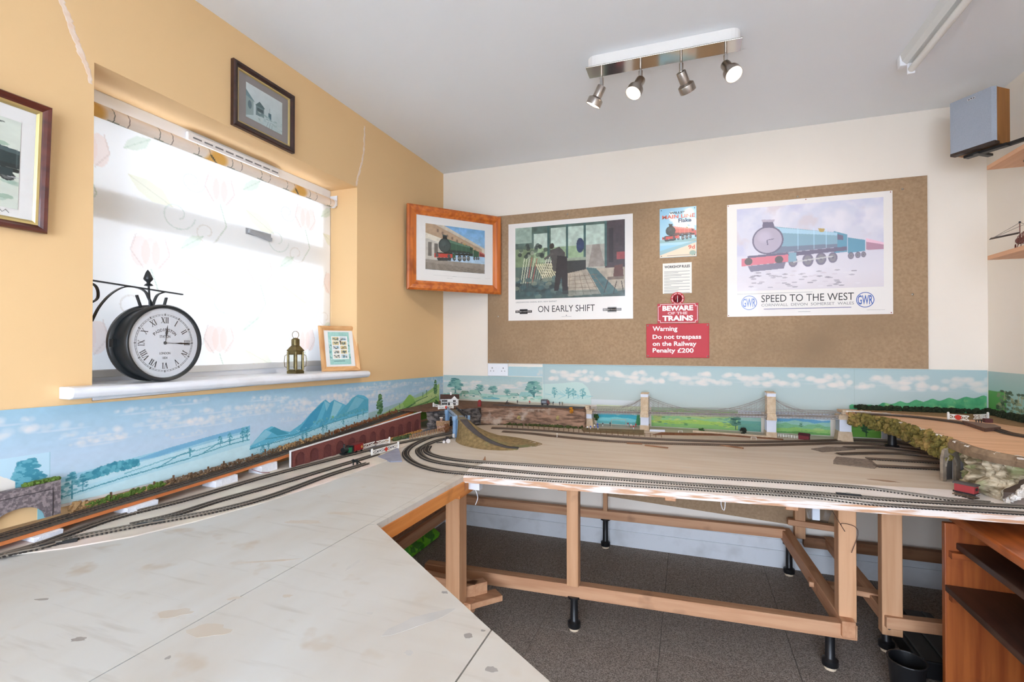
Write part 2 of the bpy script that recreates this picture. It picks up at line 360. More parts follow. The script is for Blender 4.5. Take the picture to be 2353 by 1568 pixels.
# trickle vent
tv = MB(); tv.box((XI, -1.765, 2.016), (XI+.016, -1.325, 2.05)); v = tv.build('trickle_vent', m_upvc, w1, bevel=.004)
b = MB()
for k in range(9): b.box((XI+.0155, -1.745+k*.047, 2.029), (XI+.0175, -1.71+k*.047, 2.034))
b.build('vent_slot', M('vent_shadow_grey', S(120, 122, 126), .8), v)
# sill board
m_sill = M('white_sill_paint', S(236, 238, 243), .3, col2=S(222, 222, 224), scale=12, lo=.55, hi=.8)
SZ = 1.106
nose = [(0.0, SZ-.034), (.045, SZ-.034), (.056, SZ-.030), (.063, SZ-.018), (.062, SZ-.008), (.054, SZ-.001), (.044, SZ), (0, SZ)]
def sillz(y): return 1.103+.020*(-.93-y)/1.31
b = MB(); b.prism(nose, -2.243, -.926, lambda u, v, w: (u, w, v-SZ+sillz(w)))
b.add([(x, y, sillz(y) if dz == 0 else WZ0+.0005) for dz in (-.03, 0) for x, y in ((-.167, WY0+.001), (0, WY0+.001), (0, WY1-.001), (-.167, WY1-.001))], [(0, 3, 2, 1), (4, 5, 6, 7), (0, 1, 5, 4), (1, 2, 6, 5), (2, 3, 7, 6), (3, 0, 4, 7)])
si = struct(b.build('window_sill', m_sill, bevel=.003)); si['label'] = 'white painted window sill board with rounded nose'

# roller blind, back-lit
def blind_mat(name):
    m = bpy.data.materials.new(name); m.use_nodes = True; nt = m.node_tree; nt.nodes.clear(); L = nt.links.new
    o = _n(nt, 'ShaderNodeOutputMaterial'); a = _n(nt, 'ShaderNodeVertexColor'); a.layer_name = 'ink'
    df = _n(nt, 'ShaderNodeBsdfDiffuse'); tl = _n(nt, 'ShaderNodeBsdfTranslucent'); tp = _n(nt, 'ShaderNodeBsdfTransparent'); x = _n(nt, 'ShaderNodeMixShader'); y = _n(nt, 'ShaderNodeMixShader')
    for s_ in (df, tl, tp): L(a.outputs[0], s_.inputs[0])
    x.inputs[0].default_value = .03; y.inputs[0].default_value = .006
    L(df.outputs[0], x.inputs[1]); L(tl.outputs[0], x.inputs[2]); L(x.outputs[0], y.inputs[1]); L(tp.outputs[0], y.inputs[2]); L(y.outputs[0], o.inputs[0]); return m
m_blind = blind_mat('floral_blind_fabric')
bl = thing('roller_blind', 'pale floral roller blind glowing in the window', 'blind', (-.13, -1.56, 1.12))
BY0, BY1 = -2.155, -.968
c = Canvas(320, 260, (250, 250, 247))
def swirl(c, x, y, s, col, turns=1.2, w=.004):
    P = []
    for k in range(26):
        t = k/25; r = s*(1-t*.75); a = t*turns*2*PI; P.append((x+r*math.cos(a)*.8, y+r*math.sin(a)))
    c.line(P, w, col, .8)
def tulip(c, x, y, s, col, ol):
    for dx in (-.35, 0, .35): c.ell(x+dx*s, y, s*.32, s*.75, col, .55)
    for dx in (-.5, .5): c.line([(x+dx*s, y-s*.8), (x+dx*s*1.35, y), (x+dx*s*.5, y+s*.8)], .0035, ol, .7)
    c.line([(x, y+s*.8), (x+s*.3, y+s*2), (x-s*.2, y+s*3)], .004, (176, 196, 170), .8)
def leaf(c, x, y, s, col, ol, an):
    ca, sa = math.cos(an), math.sin(an); P = [(-1, 0), (-.4, .35), (.3, .4), (1, 0), (.3, -.4), (-.4, -.35)]
    c.poly([(x+s*(p*ca-q*sa), y+s*1.2*(p*sa+q*ca)) for p, q in P], col, .6); c.line([(x-s*ca, y-s*1.2*sa), (x+s*ca, y+s*1.2*sa)], .003, ol, .7)
for ry in range(3):
    for rx in range(3):
        X = (rx*.40+(.22 if ry % 2 else .05)); Y = .14+ry*.36
        tulip(c, X, Y, .085, (244, 206, 190), (214, 190, 178)); leaf(c, X+.17, Y+.10, .075, (228, 226, 180), (206, 206, 176), .5)
        leaf(c, X+.13, Y-.08, .05, (196, 216, 186), (170, 194, 166), -.7); swirl(c, X+.25, Y+.17, .075, (204, 218, 206)); swirl(c, X+.30, Y, .055, (210, 212, 208)); swirl(c, X-.05, Y+.22, .06, (222, 214, 202))
c.a = c.a*.62+.38*np.array([.97, .975, .97])
c.mesh('blind_fabric', (-.1625, BY0+.004, 1.985), (0, BY1-BY0-.008, 0), (0, 0, -.84), m_blind, bl)
# the fabric still wound on the roller, same print inked stronger for want of backlight
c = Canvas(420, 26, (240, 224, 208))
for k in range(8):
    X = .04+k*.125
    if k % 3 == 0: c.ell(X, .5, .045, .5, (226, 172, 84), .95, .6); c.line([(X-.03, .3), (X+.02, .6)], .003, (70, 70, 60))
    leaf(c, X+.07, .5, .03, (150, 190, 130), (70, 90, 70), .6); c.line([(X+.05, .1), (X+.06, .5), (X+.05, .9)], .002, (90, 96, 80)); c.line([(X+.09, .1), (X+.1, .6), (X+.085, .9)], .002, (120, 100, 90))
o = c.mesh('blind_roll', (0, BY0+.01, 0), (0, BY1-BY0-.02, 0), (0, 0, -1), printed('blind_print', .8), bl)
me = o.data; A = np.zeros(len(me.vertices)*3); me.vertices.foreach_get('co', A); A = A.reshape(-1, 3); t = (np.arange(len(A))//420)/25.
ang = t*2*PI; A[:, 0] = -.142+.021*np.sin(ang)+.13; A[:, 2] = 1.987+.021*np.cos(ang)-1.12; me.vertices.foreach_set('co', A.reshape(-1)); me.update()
for y in (BY0, BY1-.012): MB().lathe([(.024, 0), (.024, .012)], (-.142, y, 1.987), (0, 1, 0), 20).build('roller_cap', m_upvc, bl, smooth=True)
for ya in (BY0-.005, BY1+.002): MB().box((-.166, ya, 1.975), (-.122, ya+.003, 2.03)).build('roller_bracket', m_upvc, bl)
MB().box((-.1665, BY0+.004, 1.132), (-.1585, BY1-.004, 1.158)).build('bottom_bar', M('blind_bottom_bar', S(228, 228, 226), .7, col2=S(215, 190, 160), scale=9, lo=.6, hi=.7), bl, bevel=.003)
# ================================================================== pictures, posters and signs on the walls
def loco(c, x, y, s, boiler, smoke, dark, beam, cab, dirn=1, asp=1.0, coach=None):
    """a generic steam engine seen from the front quarter; x,y is the smokebox centre, s its radius"""
    k = asp
    def pt_(dx): d_ = max(dx, 0.); return d_/(d_+11.)
    def P(dx, dy): t_ = pt_(dx); return (x+(t_*15. if dx > 0 else dx)*s*dirn, y+(dy+(.8-dy)*t_)*s*k)
    if coach: c.poly([P(7.2, -.05), P(9.6, .55), P(9.6, 1.35), P(7.2, 1.25)], coach); c.poly([P(7.2, -.05), P(9.6, .55), P(9.6, .8), P(7.2, .35)], [min(255, v+60) for v in coach])
    c.poly([P(5.3, -.15), P(7.1, .15), P(7.1, 1.35), P(5.3, 1.45)], cab)                       # tender
    c.poly([P(4.1, -.75), P(5.25, -.45), P(5.25, 1.3), P(4.1, 1.3)], cab)                       # cab
    c.poly([P(4.3, -.5), P(4.9, -.33), P(4.9, .1), P(4.3, .05)], dark)
    c.poly([P(.2, -1), P(4.4, -.62), P(4.4, .75), P(.2, .98)], boiler)                          # boiler
    c.poly([P(.2, -.95), P(4.4, -.6), P(4.4, -.35), P(.2, -.55)], [min(255, v+38) for v in boiler])
    c.poly([P(.2, .5), P(4.4, .45), P(4.4, .78), P(.2, 1)], dark, .6)
    for q in (1.6, 2.6, 3.5): c.line([P(q, -.95), P(q, .8)], .05*s, [min(255, v+70) for v in boiler], .5)
    c.poly([P(.6, 1.0), P(5.2, .75), P(5.2, 1.15), P(.6, 1.3)], dark)                           # running plate
    for q, r in ((1.3, .42), (2.2, .55), (3.1, .55), (4.0, .5), (5.6, .36), (6.3, .34), (6.9, .32)):
        f_ = 1-pt_(q); e = P(q, 1.72); c.ell(e[0], e[1], r*s*.75*f_, r*s*k*f_, dark, .9); c.ell(e[0], e[1], r*s*.5*f_, r*s*.7*k*f_, [140, 140, 138], .6); c.ell(e[0], e[1], r*s*.15*f_, r*s*.2*k*f_, dark)
    c.line([P(1.3, 1.75), P(4, 1.6)], .1*s, [205, 205, 205], .8)
    c.poly([P(.5, 1.0), P(1.5, 1.0), P(1.5, 1.7), P(.5, 1.75)], boiler)                          # cylinder
    c.ell(x, y, 1.0*s, 1.0*s*k, dark); c.ell(x, y, .9*s, .9*s*k, smoke); c.ell(x-.2*s*dirn, y-.25*s*k, .55*s, .5*s*k, [min(255, v+28) for v in smoke], .5, .8)
    c.line([P(-.05, 0), P(0, .35)], .07*s, dark); c.line([P(-.05, 0), P(.3, -.1)], .05*s, dark)
    c.poly([P(-.3, -1.35), P(.25, -1.35), P(.35, -.9), P(-.35, -.9)], dark); c.poly([P(-.4, -1.5), P(.35, -1.5), P(.3, -1.32), P(-.35, -1.32)], smoke)
    c.poly([P(2.9, -.98), P(3.4, -.95), P(3.3, -.65), P(3.0, -.65)], [176, 150, 80])
    c.poly([P(-1.3, 1.05), P(1.0, .95), P(1.1, 1.2), P(-1.3, 1.3)], dark)
    c.poly([P(-1.7, 1.22), P(1.05, 1.12), P(1.05, 1.68), P(-1.7, 1.78)], beam)                    # buffer beam
    for q in (-1.25, .55): e = P(q, 1.45); c.ell(e[0], e[1], .26*s, .26*s*k, [90, 84, 84])
    c.poly([P(-1.3, 1.78), P(.9, 1.68), P(.8, 2.15), P(-1.1, 2.2)], dark, .85)

def framed(name, label, o, u, v, n, W, H, fw_, m_frame, canvas, mount, m_mount, liner=None, m_liner=None, depth=.02, group=None, img=None, glassy=True):
    """frame in the plane through o (bottom-left), u right, v up, n out; four mitred mouldings, mount, print, glass"""
    o = Vector(o); u = Vector(u).normalized(); v = Vector(v).normalized(); n = Vector(n).normalized()
    t = thing(name, label, 'picture', o+u*W/2, group)
    def P(a, b, d): return o+u*a+v*b+n*d
    prof = [(0, 0), (0, depth*.75), (fw_*.18, depth), (fw_*.55, depth*.9), (fw_*.8, depth*.62), (fw_, depth*.5), (fw_, 0)]
    cs = [(0, 0, 1, 1), (W, 0, -1, 1), (W, H, -1, -1), (0, H, 1, -1)]
    for i in range(4):
        (ax, ay, asx, asy), (bx, by, bsx, bsy) = cs[i], cs[(i+1) % 4]; b = MB()
        b.loft([[P(ax+asx*p, ay+asy*p, d) for p, d in prof], [P(bx+bsx*p, by+bsy*p, d) for p, d in prof]]); b.build('moulding', m_frame[i % 2], t)
    i0 = fw_*.95
    def pad(nm, a, m, d): MB().add([P(a, a, d), P(W-a, a, d), P(W-a, H-a, d), P(a, H-a, d)], [(0, 1, 2, 3)]).build(nm, m, t)
    b = MB(); b.add([P(.002, .002, .001), P(W-.002, .002, .001), P(W-.002, H-.002, .001), P(.002, H-.002, .001)], [(0, 3, 2, 1)]); b.build('backing', M('picture_backing', S(120, 96, 70), .9), t)
    pad('mount', i0, m_mount, depth*.30)
    if liner:
        b = MB()
        for i in range(4):
            (ax, ay, asx, asy), (bx, by, bsx, bsy) = cs[i], cs[(i+1) % 4]; lp = [(fw_*.98, depth*.55), (fw_+liner*.5, depth*.5), (fw_+liner, depth*.33)]
            b.loft([[P(ax+asx*p, ay+asy*p, d) for p, d in lp], [P(bx+bsx*p, by+bsy*p, d) for p, d in lp]])
        b.build('gilt_liner', m_liner, t)
    ia, ib, ja, jb = img
    canvas.mesh('print', P(ia, jb, depth*.36), u*(ib-ia), v*(ja-jb), printed('picture_print', .5), t)
    if glassy: MB().add([P(i0, i0, depth*.44), P(W-i0, i0, depth*.44), P(W-i0, H-i0, depth*.44), P(i0, H-i0, depth*.44)], [(0, 1, 2, 3)]).build('glass', glass('picture_glass', (.97, .97, .97)), t)
    return t, P
m_mah = [M('mahogany_frame', S(96, 38, 24), .35, col2=S(66, 22, 14), scale=30, stretch=(1, .1, 1), coat=.3)]*2
m_dkf = [M('dark_walnut_frame', S(62, 32, 26), .4, col2=S(42, 22, 18), scale=40, coat=.3)]*2
m_pinef = [wood('varnished_pine_level', S(206, 112, 38), S(168, 80, 20), 'x', .35, .4), wood('varnished_pine_upright', S(206, 112, 38), S(168, 80, 20), 'z', .35, .4)]
m_gilt = M('gilt', S(212, 190, 130), .35, .8); m_mountw = M('mount_white', S(240, 237, 232), .9); m_mountg = M('mount_grey', S(150, 142, 138), .9)
# left picture, cut by the edge of the photograph
c = Canvas(120, 150, (222, 228, 214)); c.tex(8, .06)
for k in range(60): c.ell(random.random(), random.uniform(.25, .95), .05, .025, random.choice([(120, 160, 130), (150, 180, 160), (196, 206, 190)]), .5)
loco(c, .66, .42, .17, (40, 60, 62), (44, 52, 60), (24, 30, 34), (150, 70, 50), (50, 70, 70), 1, .8)
for k in range(22): c.ell(random.uniform(.1, .9), random.uniform(.04, .08), .03, .01, (70, 76, 66), .7)
framed('framed_picture', 'mahogany framed engine print with gilt liner left of the window', (.002, -2.727, 1.535), (0, 1, 0), (.055, 0, 1), (1, 0, -.055), .447, .335, .019, m_mah, c, None, m_mountw, .010, m_gilt, .022, img=(.06, .388, .05, .272))
t = [o for o in COL.objects if o.name == 'framed_picture'][0]
b = MB()
for k in range(14): b.bar((.0125, -2.405+k*.0035, 1.576+.004*math.sin(k*1.7)), (.0125, -2.4015+k*.0035, 1.576+.004*math.sin((k+1)*1.7)), .0006, .0008, (1, 0, 0))
b.build('signature', M('pencil_line', S(90, 90, 92), .9), t)
# small dark frame above the window
c = Canvas(150, 110, (206, 220, 222)); c.vgrad((216, 224, 224), (188, 206, 206)); c.tex(6, .05)
c.poly([(0, .3), (.2, .45), (.2, .85), (0, .95)], (150, 170, 170)); c.poly([(0, .2), (.24, .46), (0, .38)], (120, 150, 156)); c.ell(.1, .6, .05, .12, (96, 120, 124))
c.poly([(.26, .5), (.36, .38), (.48, .48), (.48, .78), (.26, .8)], (110, 134, 136)); c.poly([(.24, .52), (.36, .36), (.5, .48), (.48, .52)], (80, 104, 106)); c.rect(.29, .56, .45, .66, (60, 82, 86))
for x in (.6, .66, .72): c.line([(x, .82), (x-.05+.2*(x-.6), 1)], .006, (84, 104, 106))
c.poly([(.6, .55), (.68, .55), (.68, .72), (.6, .72)], (70, 108, 118)); c.line([(.52, .3), (.52, .75)], .006, (70, 90, 94)); c.line([(.64, .4), (.64, .55)], .008, (60, 90, 100))
for k in range(40): c.ell(random.uniform(.3, 1), random.uniform(.68, .95), .04, .02, random.choice([(160, 186, 184), (130, 160, 158), (206, 216, 212)]), .6)
framed('framed_picture', 'small dark framed station print hung above the window', (.0, -1.712, 2.072), (0, 1, 0), (0, 0, 1), (1, 0, 0), .305, .252, .023, m_dkf, c, None, m_mountg, .007, m_gilt, .02, img=(.062, .243, .058, .194))
# large pine frame across the corner
c = Canvas(230, 170, (150, 190, 220)); c.vgrad((120, 176, 222), (196, 214, 226))
c.poly([(0, 0), (.3, 0), (1, .42), (1, .62), (0, .3)], (206, 196, 178)); c.poly([(.15, 0), (.95, .44), (.95, .55), (0, .2), (0, .0)], (186, 158, 128)); c.poly([(0, .2), (.95, .56), (.95, .62), (0, .32)], (226, 218, 200))
for k in range(9): c.rect(.18+k*.08, .1+k*.045, .21+k*.08, .16+k*.045, (140, 116, 96))
c.poly([(0, .32), (.3, .42), (.3, .75), (0, .8)], (196, 190, 178)); c.rect(.04, .4, .1, .7, (110, 104, 96)); c.rect(.14, .42, .2, .7, (110, 104, 96))
c.rect(0, .78, 1, 1, (150, 140, 128)); c.tex(20, .12)
loco(c, .31, .44, .10, (52, 92, 70), (60, 76, 76), (28, 30, 30), (196, 62, 46), (44, 88, 62), 1, 1.6, (132, 48, 40))
for k in range(5): c.line([(0, .86+k*.03), (1, .92+k*.025)], .006, (104, 94, 84))
for k in range(30): c.line([(.03*k, .85), (.03*k+.05, .99)], .004, (120, 108, 96), .6)
A = Vector((.021, -.515, 0)); B = Vector((.437, -.021, 0)); uu = (B-A).normalized(); nn = Vector((uu.y, -uu.x, 0)); Wc = (B-A).length
tC, PC = framed('framed_picture', 'big varnished pine frame with engine print hung across the corner', (A.x, A.y, 1.576), uu, (0, 0, 1), nn, Wc, .52, .058, m_pinef, c, None, m_mountw, None, None, .024, img=(.118, Wc-.118, .13, .415))
b = MB(); b.bar(PC(.26, .085, .0075), PC(.30, .085, .0075), .0004, .003, nn); b.bar(PC(.17, .098, .0075), PC(.5, .098, .0075), .0004, .0007, nn); b.bar(PC(.3, .098, .0076), PC(.325, .098, .0076), .0004, .007, nn); b.bar(PC(.53, .1, .0075), PC(.57, .104, .0075), .0004, .002, nn)
b.build('caption', M('caption_grey', S(120, 118, 116), .9), tC)

# ------------------------------------------------------------------ hardboard notice board
m_hard = M('brown_hardboard', S(174, 146, 114), .8, col2=S(156, 128, 98), scale=70, stretch=(1, 1, 1), lo=.3, hi=.7, bump=.12, bscale=260, col3=S(148, 123, 95), s3=2.2, lo3=.45, hi3=.75)
nb = thing('notice_board', 'wide brown hardboard notice board on the white wall', 'notice board', (1.56, -.006, 1.115))
MB().box((.345, -.010, 1.115), (2.785, -.0005, 2.109)).build('board', m_hard, nb)
m_screw = M('steel_screw', S(150, 140, 125), .35, .8)
for x, z in ((.36, 1.135), (.49, 1.13), (.42, 1.43), (.9, 2.08), (2.68, 2.05), (2.72, 1.5), (2.2, 2.06), (.44, 2.06)): MB().lathe([(.006, 0), (.005, .002), (0, .003)], (x, -.01, z), (0, -1, 0), 10).build('screw', m_screw, nb)
BY = -.0102
m_paper = M('laminated_paper', S(236, 232, 227), .4, coat=.25); m_ink = M('black_ink', S(34, 32, 34), .5, coat=.4); m_inkg = M('grey_ink', S(128, 128, 130), .6)
m_print = printed('laminated_print', .4, .25)
X_ = Vector((1, 0, 0)); Z_ = Vector((0, 0, 1))
def sheet(t, x0, x1, z0, z1, m, name='sheet', th=.0006): return MB().box((x0, BY-th, z0), (x1, BY, z1)).build(name, m, t)
def txt(t, s, x0, x1, z0, h, m, name='lettering', y=BY-.0009): return MB().text(s, (x0, y, z0), X_, Z_, x1-x0, h).build(name, m, t)
# poster with the signal box picture
p = thing('poster', 'poster reading ON EARLY SHIFT with a signal box painting', 'poster', (.9, BY, 1.4)); sheet(p, .495, 1.310, 1.4, 2.047, m_paper)
c = Canvas(250, 176, (60, 74, 68))
c.vgrad((86, 108, 98), (70, 84, 80)); c.tex(10, .25)
c.rect(.0, .0, .16, .22, (150, 172, 158)); c.rect(0, .3, .3, .55, (118, 136, 104))
for x0, x1 in ((.18, .31), (.34, .48), (.5, .64), (.66, .83)): c.rect(x0, .04 if x0 > .3 else .1, x1, .5, (186, 204, 190)); c.rect(x0, .3, x1, .5, (150, 174, 136))
c.poly([(.66, .3), (.83, .3), (.83, .62), (.66, .62)], (176, 172, 160)); c.poly([(.72, .3), (.78, .3), (.83, .6), (.68, .6)], (150, 140, 130))
c.rect(.83, 0, 1, .62, (70, 58, 62)); c.rect(.86, .1, .9, .55, (48, 40, 44)); c.rect(.93, .42, 1, .52, (150, 70, 72))
for x in (.315, .49, .65, .835): c.rect(x-.008, 0, x+.012, .6, (64, 96, 92))
c.rect(.3, .46, .66, .5, (150, 160, 140)); c.rect(.3, .5, .66, .7, (50, 52, 50))
c.poly([(.45, .68), (.68, .62), (1, .62), (1, .92), (.8, .96), (.5, .98)], (176, 164, 146)); c.poly([(.66, .6), (.75, .62), (.95, .95), (.8, .98)], (74, 104, 106))
for k in range(6): c.line([(.52+k*.04, .68), (.5+k*.07, .96)], .004, (120, 106, 92))
for k in range(5): c.line([(.5, .72+k*.05), (.76, .7+k*.055)], .004, (120, 106, 92))
for k in range(13):
    x = .04+k*.024; c.line([(x+.05, .42+.01*(k % 3)), (x, .9-.02*k)], .008, random.choice([(196, 204, 176), (150, 160, 140), (170, 100, 92), (206, 206, 190)]))
for k in range(9): c.line([(.2+k*.02, .52), (.27+k*.02, .72)], .012, (206, 200, 164))
c.rect(0, .78, .42, 1, (58, 78, 80), .8)
for k in range(40): c.ell(random.uniform(0, .45), random.uniform(.72, 1), .03, .03, random.choice([(44, 58, 60), (96, 116, 112), (60, 90, 96), (130, 138, 120)]), .7)
for k in range(24): c.ell(random.uniform(.02, .3), random.uniform(.24, .42), .02, .03, random.choice([(40, 50, 48), (80, 96, 84), (160, 170, 150)]), .7)
c.poly([(.33, .34), (.42, .3), (.47, .38), (.47, .7), (.36, .62)], (74, 72, 70)); c.ell(.35, .285, .022, .04, (56, 48, 44)); c.poly([(.4, .42), (.49, .44), (.5, .95), (.45, .95), (.44, .7), (.41, .9), (.37, .9)], (40, 36, 40)); c.line([(.36, .38), (.28, .46)], .022, (84, 82, 78))
c.ell(.61, .3, .035, .1, (44, 62, 96))
c.poly([(.91, .6), (.98, .58), (.99, .76), (.9, .76)], (96, 62, 56)); 
for q in ((.86, .76, .82, .95), (.93, .8, .9, .97), (.97, .8, .99, .97)): c.line([(q[0], q[1]), (q[2], q[3])], .007, (60, 50, 46))
c.rect(.85, .74, .99, .78, (120, 104, 92)); c.rect(0, .9, 1, 1, (70, 98, 98), .35); c.tex(30, .15)
c.mesh('painting', (.545, BY-.0012, 2.016), (.717, 0, 0), (0, 0, -.475), m_print, p)
txt(p, 'ON EARLY SHIFT', .702, 1.075, 1.452, .042, m_ink); txt(p, 'GREENWOOD SIGNAL BOX, NEW BARNET', .548, .83, 1.515, .011, m_inkg)
for xa, mm in ((.545, m_ink), (1.125, m_inkg)):
    b = MB(); b.box((xa+.03, BY-.001, 1.443), (xa+.085, BY-.0005, 1.475)); b.box((xa, BY-.001, 1.451), (xa+.115, BY-.0005, 1.467)); e = b.build('totem_emblem', mm, p, bevel=.0002); txt(e, 'BRITISH RAILWAYS', xa+.006, xa+.109, 1.4555, .007, m_paper, y=BY-.0012)
b = MB(); b.box((.86, BY-.001, 1.42), (.925, BY-.0005, 1.4215)); b.lathe([(.004, 0), (.003, .0006)], (.892, BY-.0004, 1.428), (0, -1, 0), 8); b.build('small_print', m_inkg, p)
# engine poster
p = thing('poster', 'poster reading SPEED TO THE WEST with a big steam engine', 'poster', (2.24, BY, 1.4)); sheet(p, 1.842, 2.636, 1.4, 2.047, m_paper)
c = Canvas(340, 225, (214, 216, 230)); c.vgrad((204, 208, 226), (226, 220, 226))
n1 = fbm(225, 340, 5); c.put(np.clip((n1-.48)*5, 0, 1), (232, 228, 236), .8); n2 = fbm(225, 340, 6); c.put(np.clip((n2-.56)*6, 0, 1)*(c.Y < .6), (182, 184, 214), .55); n3 = fbm(225, 340, 7); c.put(np.clip((n3-.6)*6, 0, 1)*(c.Y < .5), (206, 188, 190), .5)
c.put(np.clip((c.Y-.8)*5, 0, 1), (216, 208, 212), .8)
loco(c, .225, .40, .112, (128, 168, 186), (178, 168, 186), (104, 98, 120), (218, 116, 132), (90, 150, 176), 1, 1.5, (178, 132, 152))
for k in range(80): c.ell(random.uniform(.1, .85), random.uniform(.78, .97), .02, .008, random.choice([(230, 226, 230), (150, 144, 156), (206, 196, 204), (120, 112, 126)]), .6)
c.a = c.a*.86+.14*np.array([.93, .92, .95])
c.mesh('painting', (1.893, BY-.0012, 2.017), (.703, 0, 0), (0, 0, -.472), m_print, p)
m_blue = M('railway_blue_ink', S(70, 104, 176), .5, coat=.5)
txt(p, 'SPEED TO THE WEST', 2.018, 2.462, 1.479, .04, m_ink); txt(p, 'CORNWALL  DEVON  SOMERSET  WALES', 2.018, 2.462, 1.455, .015, m_inkg)
sheet(p, 2.03, 2.45, 1.4385, 1.4415, M('indigo_rule', S(78, 80, 140), .6), 'rule', .0011); sheet(p, 1.893, 2.27, 1.528, 1.5295, m_inkg, 'rule', .001)
for xc in (1.955, 2.513):
    b = MB(); b.lathe([(.041, 0), (.041, .0006)], (xc, BY-.0004, 1.478), (0, -1, 0), 32); e = b.build('roundel', m_blue, p); b = MB(); b.lathe([(.037, 0), (.037, .0002)], (xc, BY-.001, 1.478), (0, -1, 0), 32); b.build('roundel_field', m_paper, e)
    txt(e, 'GWR', xc-.034, xc+.034, 1.453, .05, m_blue, y=BY-.0016)
b = MB(); b.box((2.2, BY-.001, 1.4205), (2.26, BY-.0005, 1.422)); b.box((2.52, BY-.001, 1.423), (2.6, BY-.0005, 1.424)); b.build('small_print', m_inkg, p)
for x, z in ((1.848, 2.04), (2.628, 2.04), (2.24, 2.04), (1.848, 1.407), (2.628, 1.407)): MB().lathe([(.003, 0), (.002, .0015)], (x, BY-.0006, z), (0, -1, 0), 8).build('drawing_pin', M('red_pin', S(150, 60, 54), .4), p)
# tin tobacco sign
p = thing('tin_sign', "blue tin sign reading WILLS'S MAIN LINE Flake with red engine", 'sign', (1.57, BY, 1.762)); MB().box((1.468, BY-.0012, 1.762), (1.676, BY, 2.058)).build('plate', M('tin_back', S(150, 190, 210), .4), p)
c = Canvas(100, 140, (150, 204, 228)); c.vgrad((140, 196, 226), (176, 216, 230), 0, .75)
for k in range(26): c.ell(.62+random.uniform(-.3, .35), .33+random.uniform(-.08, .12), .09, .04, (240, 242, 240), .7)
c.ell(.33, .17, .09, .12, (240, 242, 240), .85, .5); c.poly([(0, .92), (1, .66), (1, 1), (0, 1)], (236, 214, 186)); c.poly([(0, .86), (1, .68), (1, .72), (0, .95)], (150, 190, 200)); c.rect(0, .64, 1, .7, (96, 130, 110), .35)
loco(c, .3, .46, .135, (206, 104, 92), (56, 62, 60), (40, 42, 44), (206, 84, 76), (196, 90, 80), 1, .72, (90, 70, 60))
c.ell(.9, .93, .09, .05, (120, 160, 150), .7)
c.mesh('tin_print', (1.469, BY-.0014, 2.057), (.206, 0, 0), (0, 0, -.294), printed('tin_print_gloss', .3, .5), p)
txt(p, "WILLS'S", 1.525, 1.615, 2.022, .013, m_ink, y=BY-.0018); txt(p, 'MAIN LINE', 1.482, 1.668, 1.995, .022, M('vermilion_ink', S(214, 110, 92), .4), y=BY-.0018); txt(p, 'Flake', 1.575, 1.648, 1.968, .024, M('navy_ink', S(60, 80, 110), .4), y=BY-.0018); txt(p, '9d', 1.63, 1.667, 1.806, .024, MATS['vermilion_ink'], y=BY-.0018)
sheet(p, 1.51, 1.64, 1.772, 1.7745, m_inkg, 'maker_line', .0018)
for x in (1.478, 1.666):
    for z in (1.772, 2.048): MB().lathe([(.003, 0), (.002, .0015)], (x, BY-.0013, z), (0, -1, 0), 8).build('nail', M('dark_nail', S(60, 70, 80), .4, .5), p)
# workshop rules
p = thing('paper_notice', 'white paper headed WORKSHOP RULES in small print', 'notice', (1.567, BY, 1.546)); sheet(p, 1.485, 1.649, 1.546, 1.728, M('white_paper', S(242, 240, 232), .8)); txt(p, 'WORKSHOP RULES', 1.495, 1.639, 1.698, .016, m_ink)
b = MB(); z = 1.686
for k in range(15):
    z -= .0078 if k % 2 else .0105
    b.box((1.493, BY-.0011, z), (1.493+(.145 if k % 2 == 0 else random.uniform(.03, .12)), BY-.0006, z+.0032))
b.build('text_lines', M('pale_text_grey', S(176, 176, 174), .8), p)
# red badge and signs
m_red = M('red_enamel', S(188, 22, 36), .45, spec=.35, bump=.05, bscale=14); m_redp = M('faded_red_sign', S(186, 50, 60), .5, spec=.4); m_wh = M('white_enamel', S(244, 238, 232), .35)
p = thing('round_badge', 'small round red badge above the BEWARE sign', 'badge', (1.569, BY, 1.475)); MB().lathe([(.039, 0), (.039, .0014), (.036, .002)], (1.569, BY, 1.514), (0, -1, 0), 32).build('disc', m_red, p, smooth=True)
b = MB()
for k in range(40):
    a = 2*PI*k/40
    if k % 10 in (0, 5): continue
    b.bar((1.569+.028*math.cos(a), BY-.0022, 1.514+.028*math.sin(a)), (1.569+.034*math.cos(a), BY-.0022, 1.514+.034*math.sin(a)), .0022, .0006, (0, 1, 0))
b.build('badge_lettering', m_wh, p); MB().box((1.5675, BY-.0025, 1.492), (1.5705, BY-.0018, 1.532)).build('badge_stroke', m_wh, p); MB().lathe([(.024, 0), (.0245, .0004), (.025, 0)], (1.569, BY-.002, 1.514), (0, -1, 0), 32).build('badge_ring', m_redp, p)
p = thing('warning_sign', 'faded red sign with white letters BEWARE OF THE TRAINS', 'sign', (1.57, BY, 1.367)); MB().box((1.454, BY-.003, 1.367), (1.685, BY, 1.486)).build('plate', m_redp, p, bevel=.001)
b = MB(); x0, x1, z0, z1, k = 1.459, 1.680, 1.372, 1.481, .012
P8 = [(x0+k, z0), (x1-k, z0), (x1-k, z0+k), (x1, z0+k), (x1, z1-k), (x1-k, z1-k), (x1-k, z1), (x0+k, z1), (x0+k, z1-k), (x0, z1-k), (x0, z0+k), (x0+k, z0+k)]
for i in range(12): a, d = P8[i], P8[(i+1) % 12]; b.bar((a[0], BY-.0032, a[1]), (d[0], BY-.0032, d[1]), .0022, .0008, (0, 1, 0))
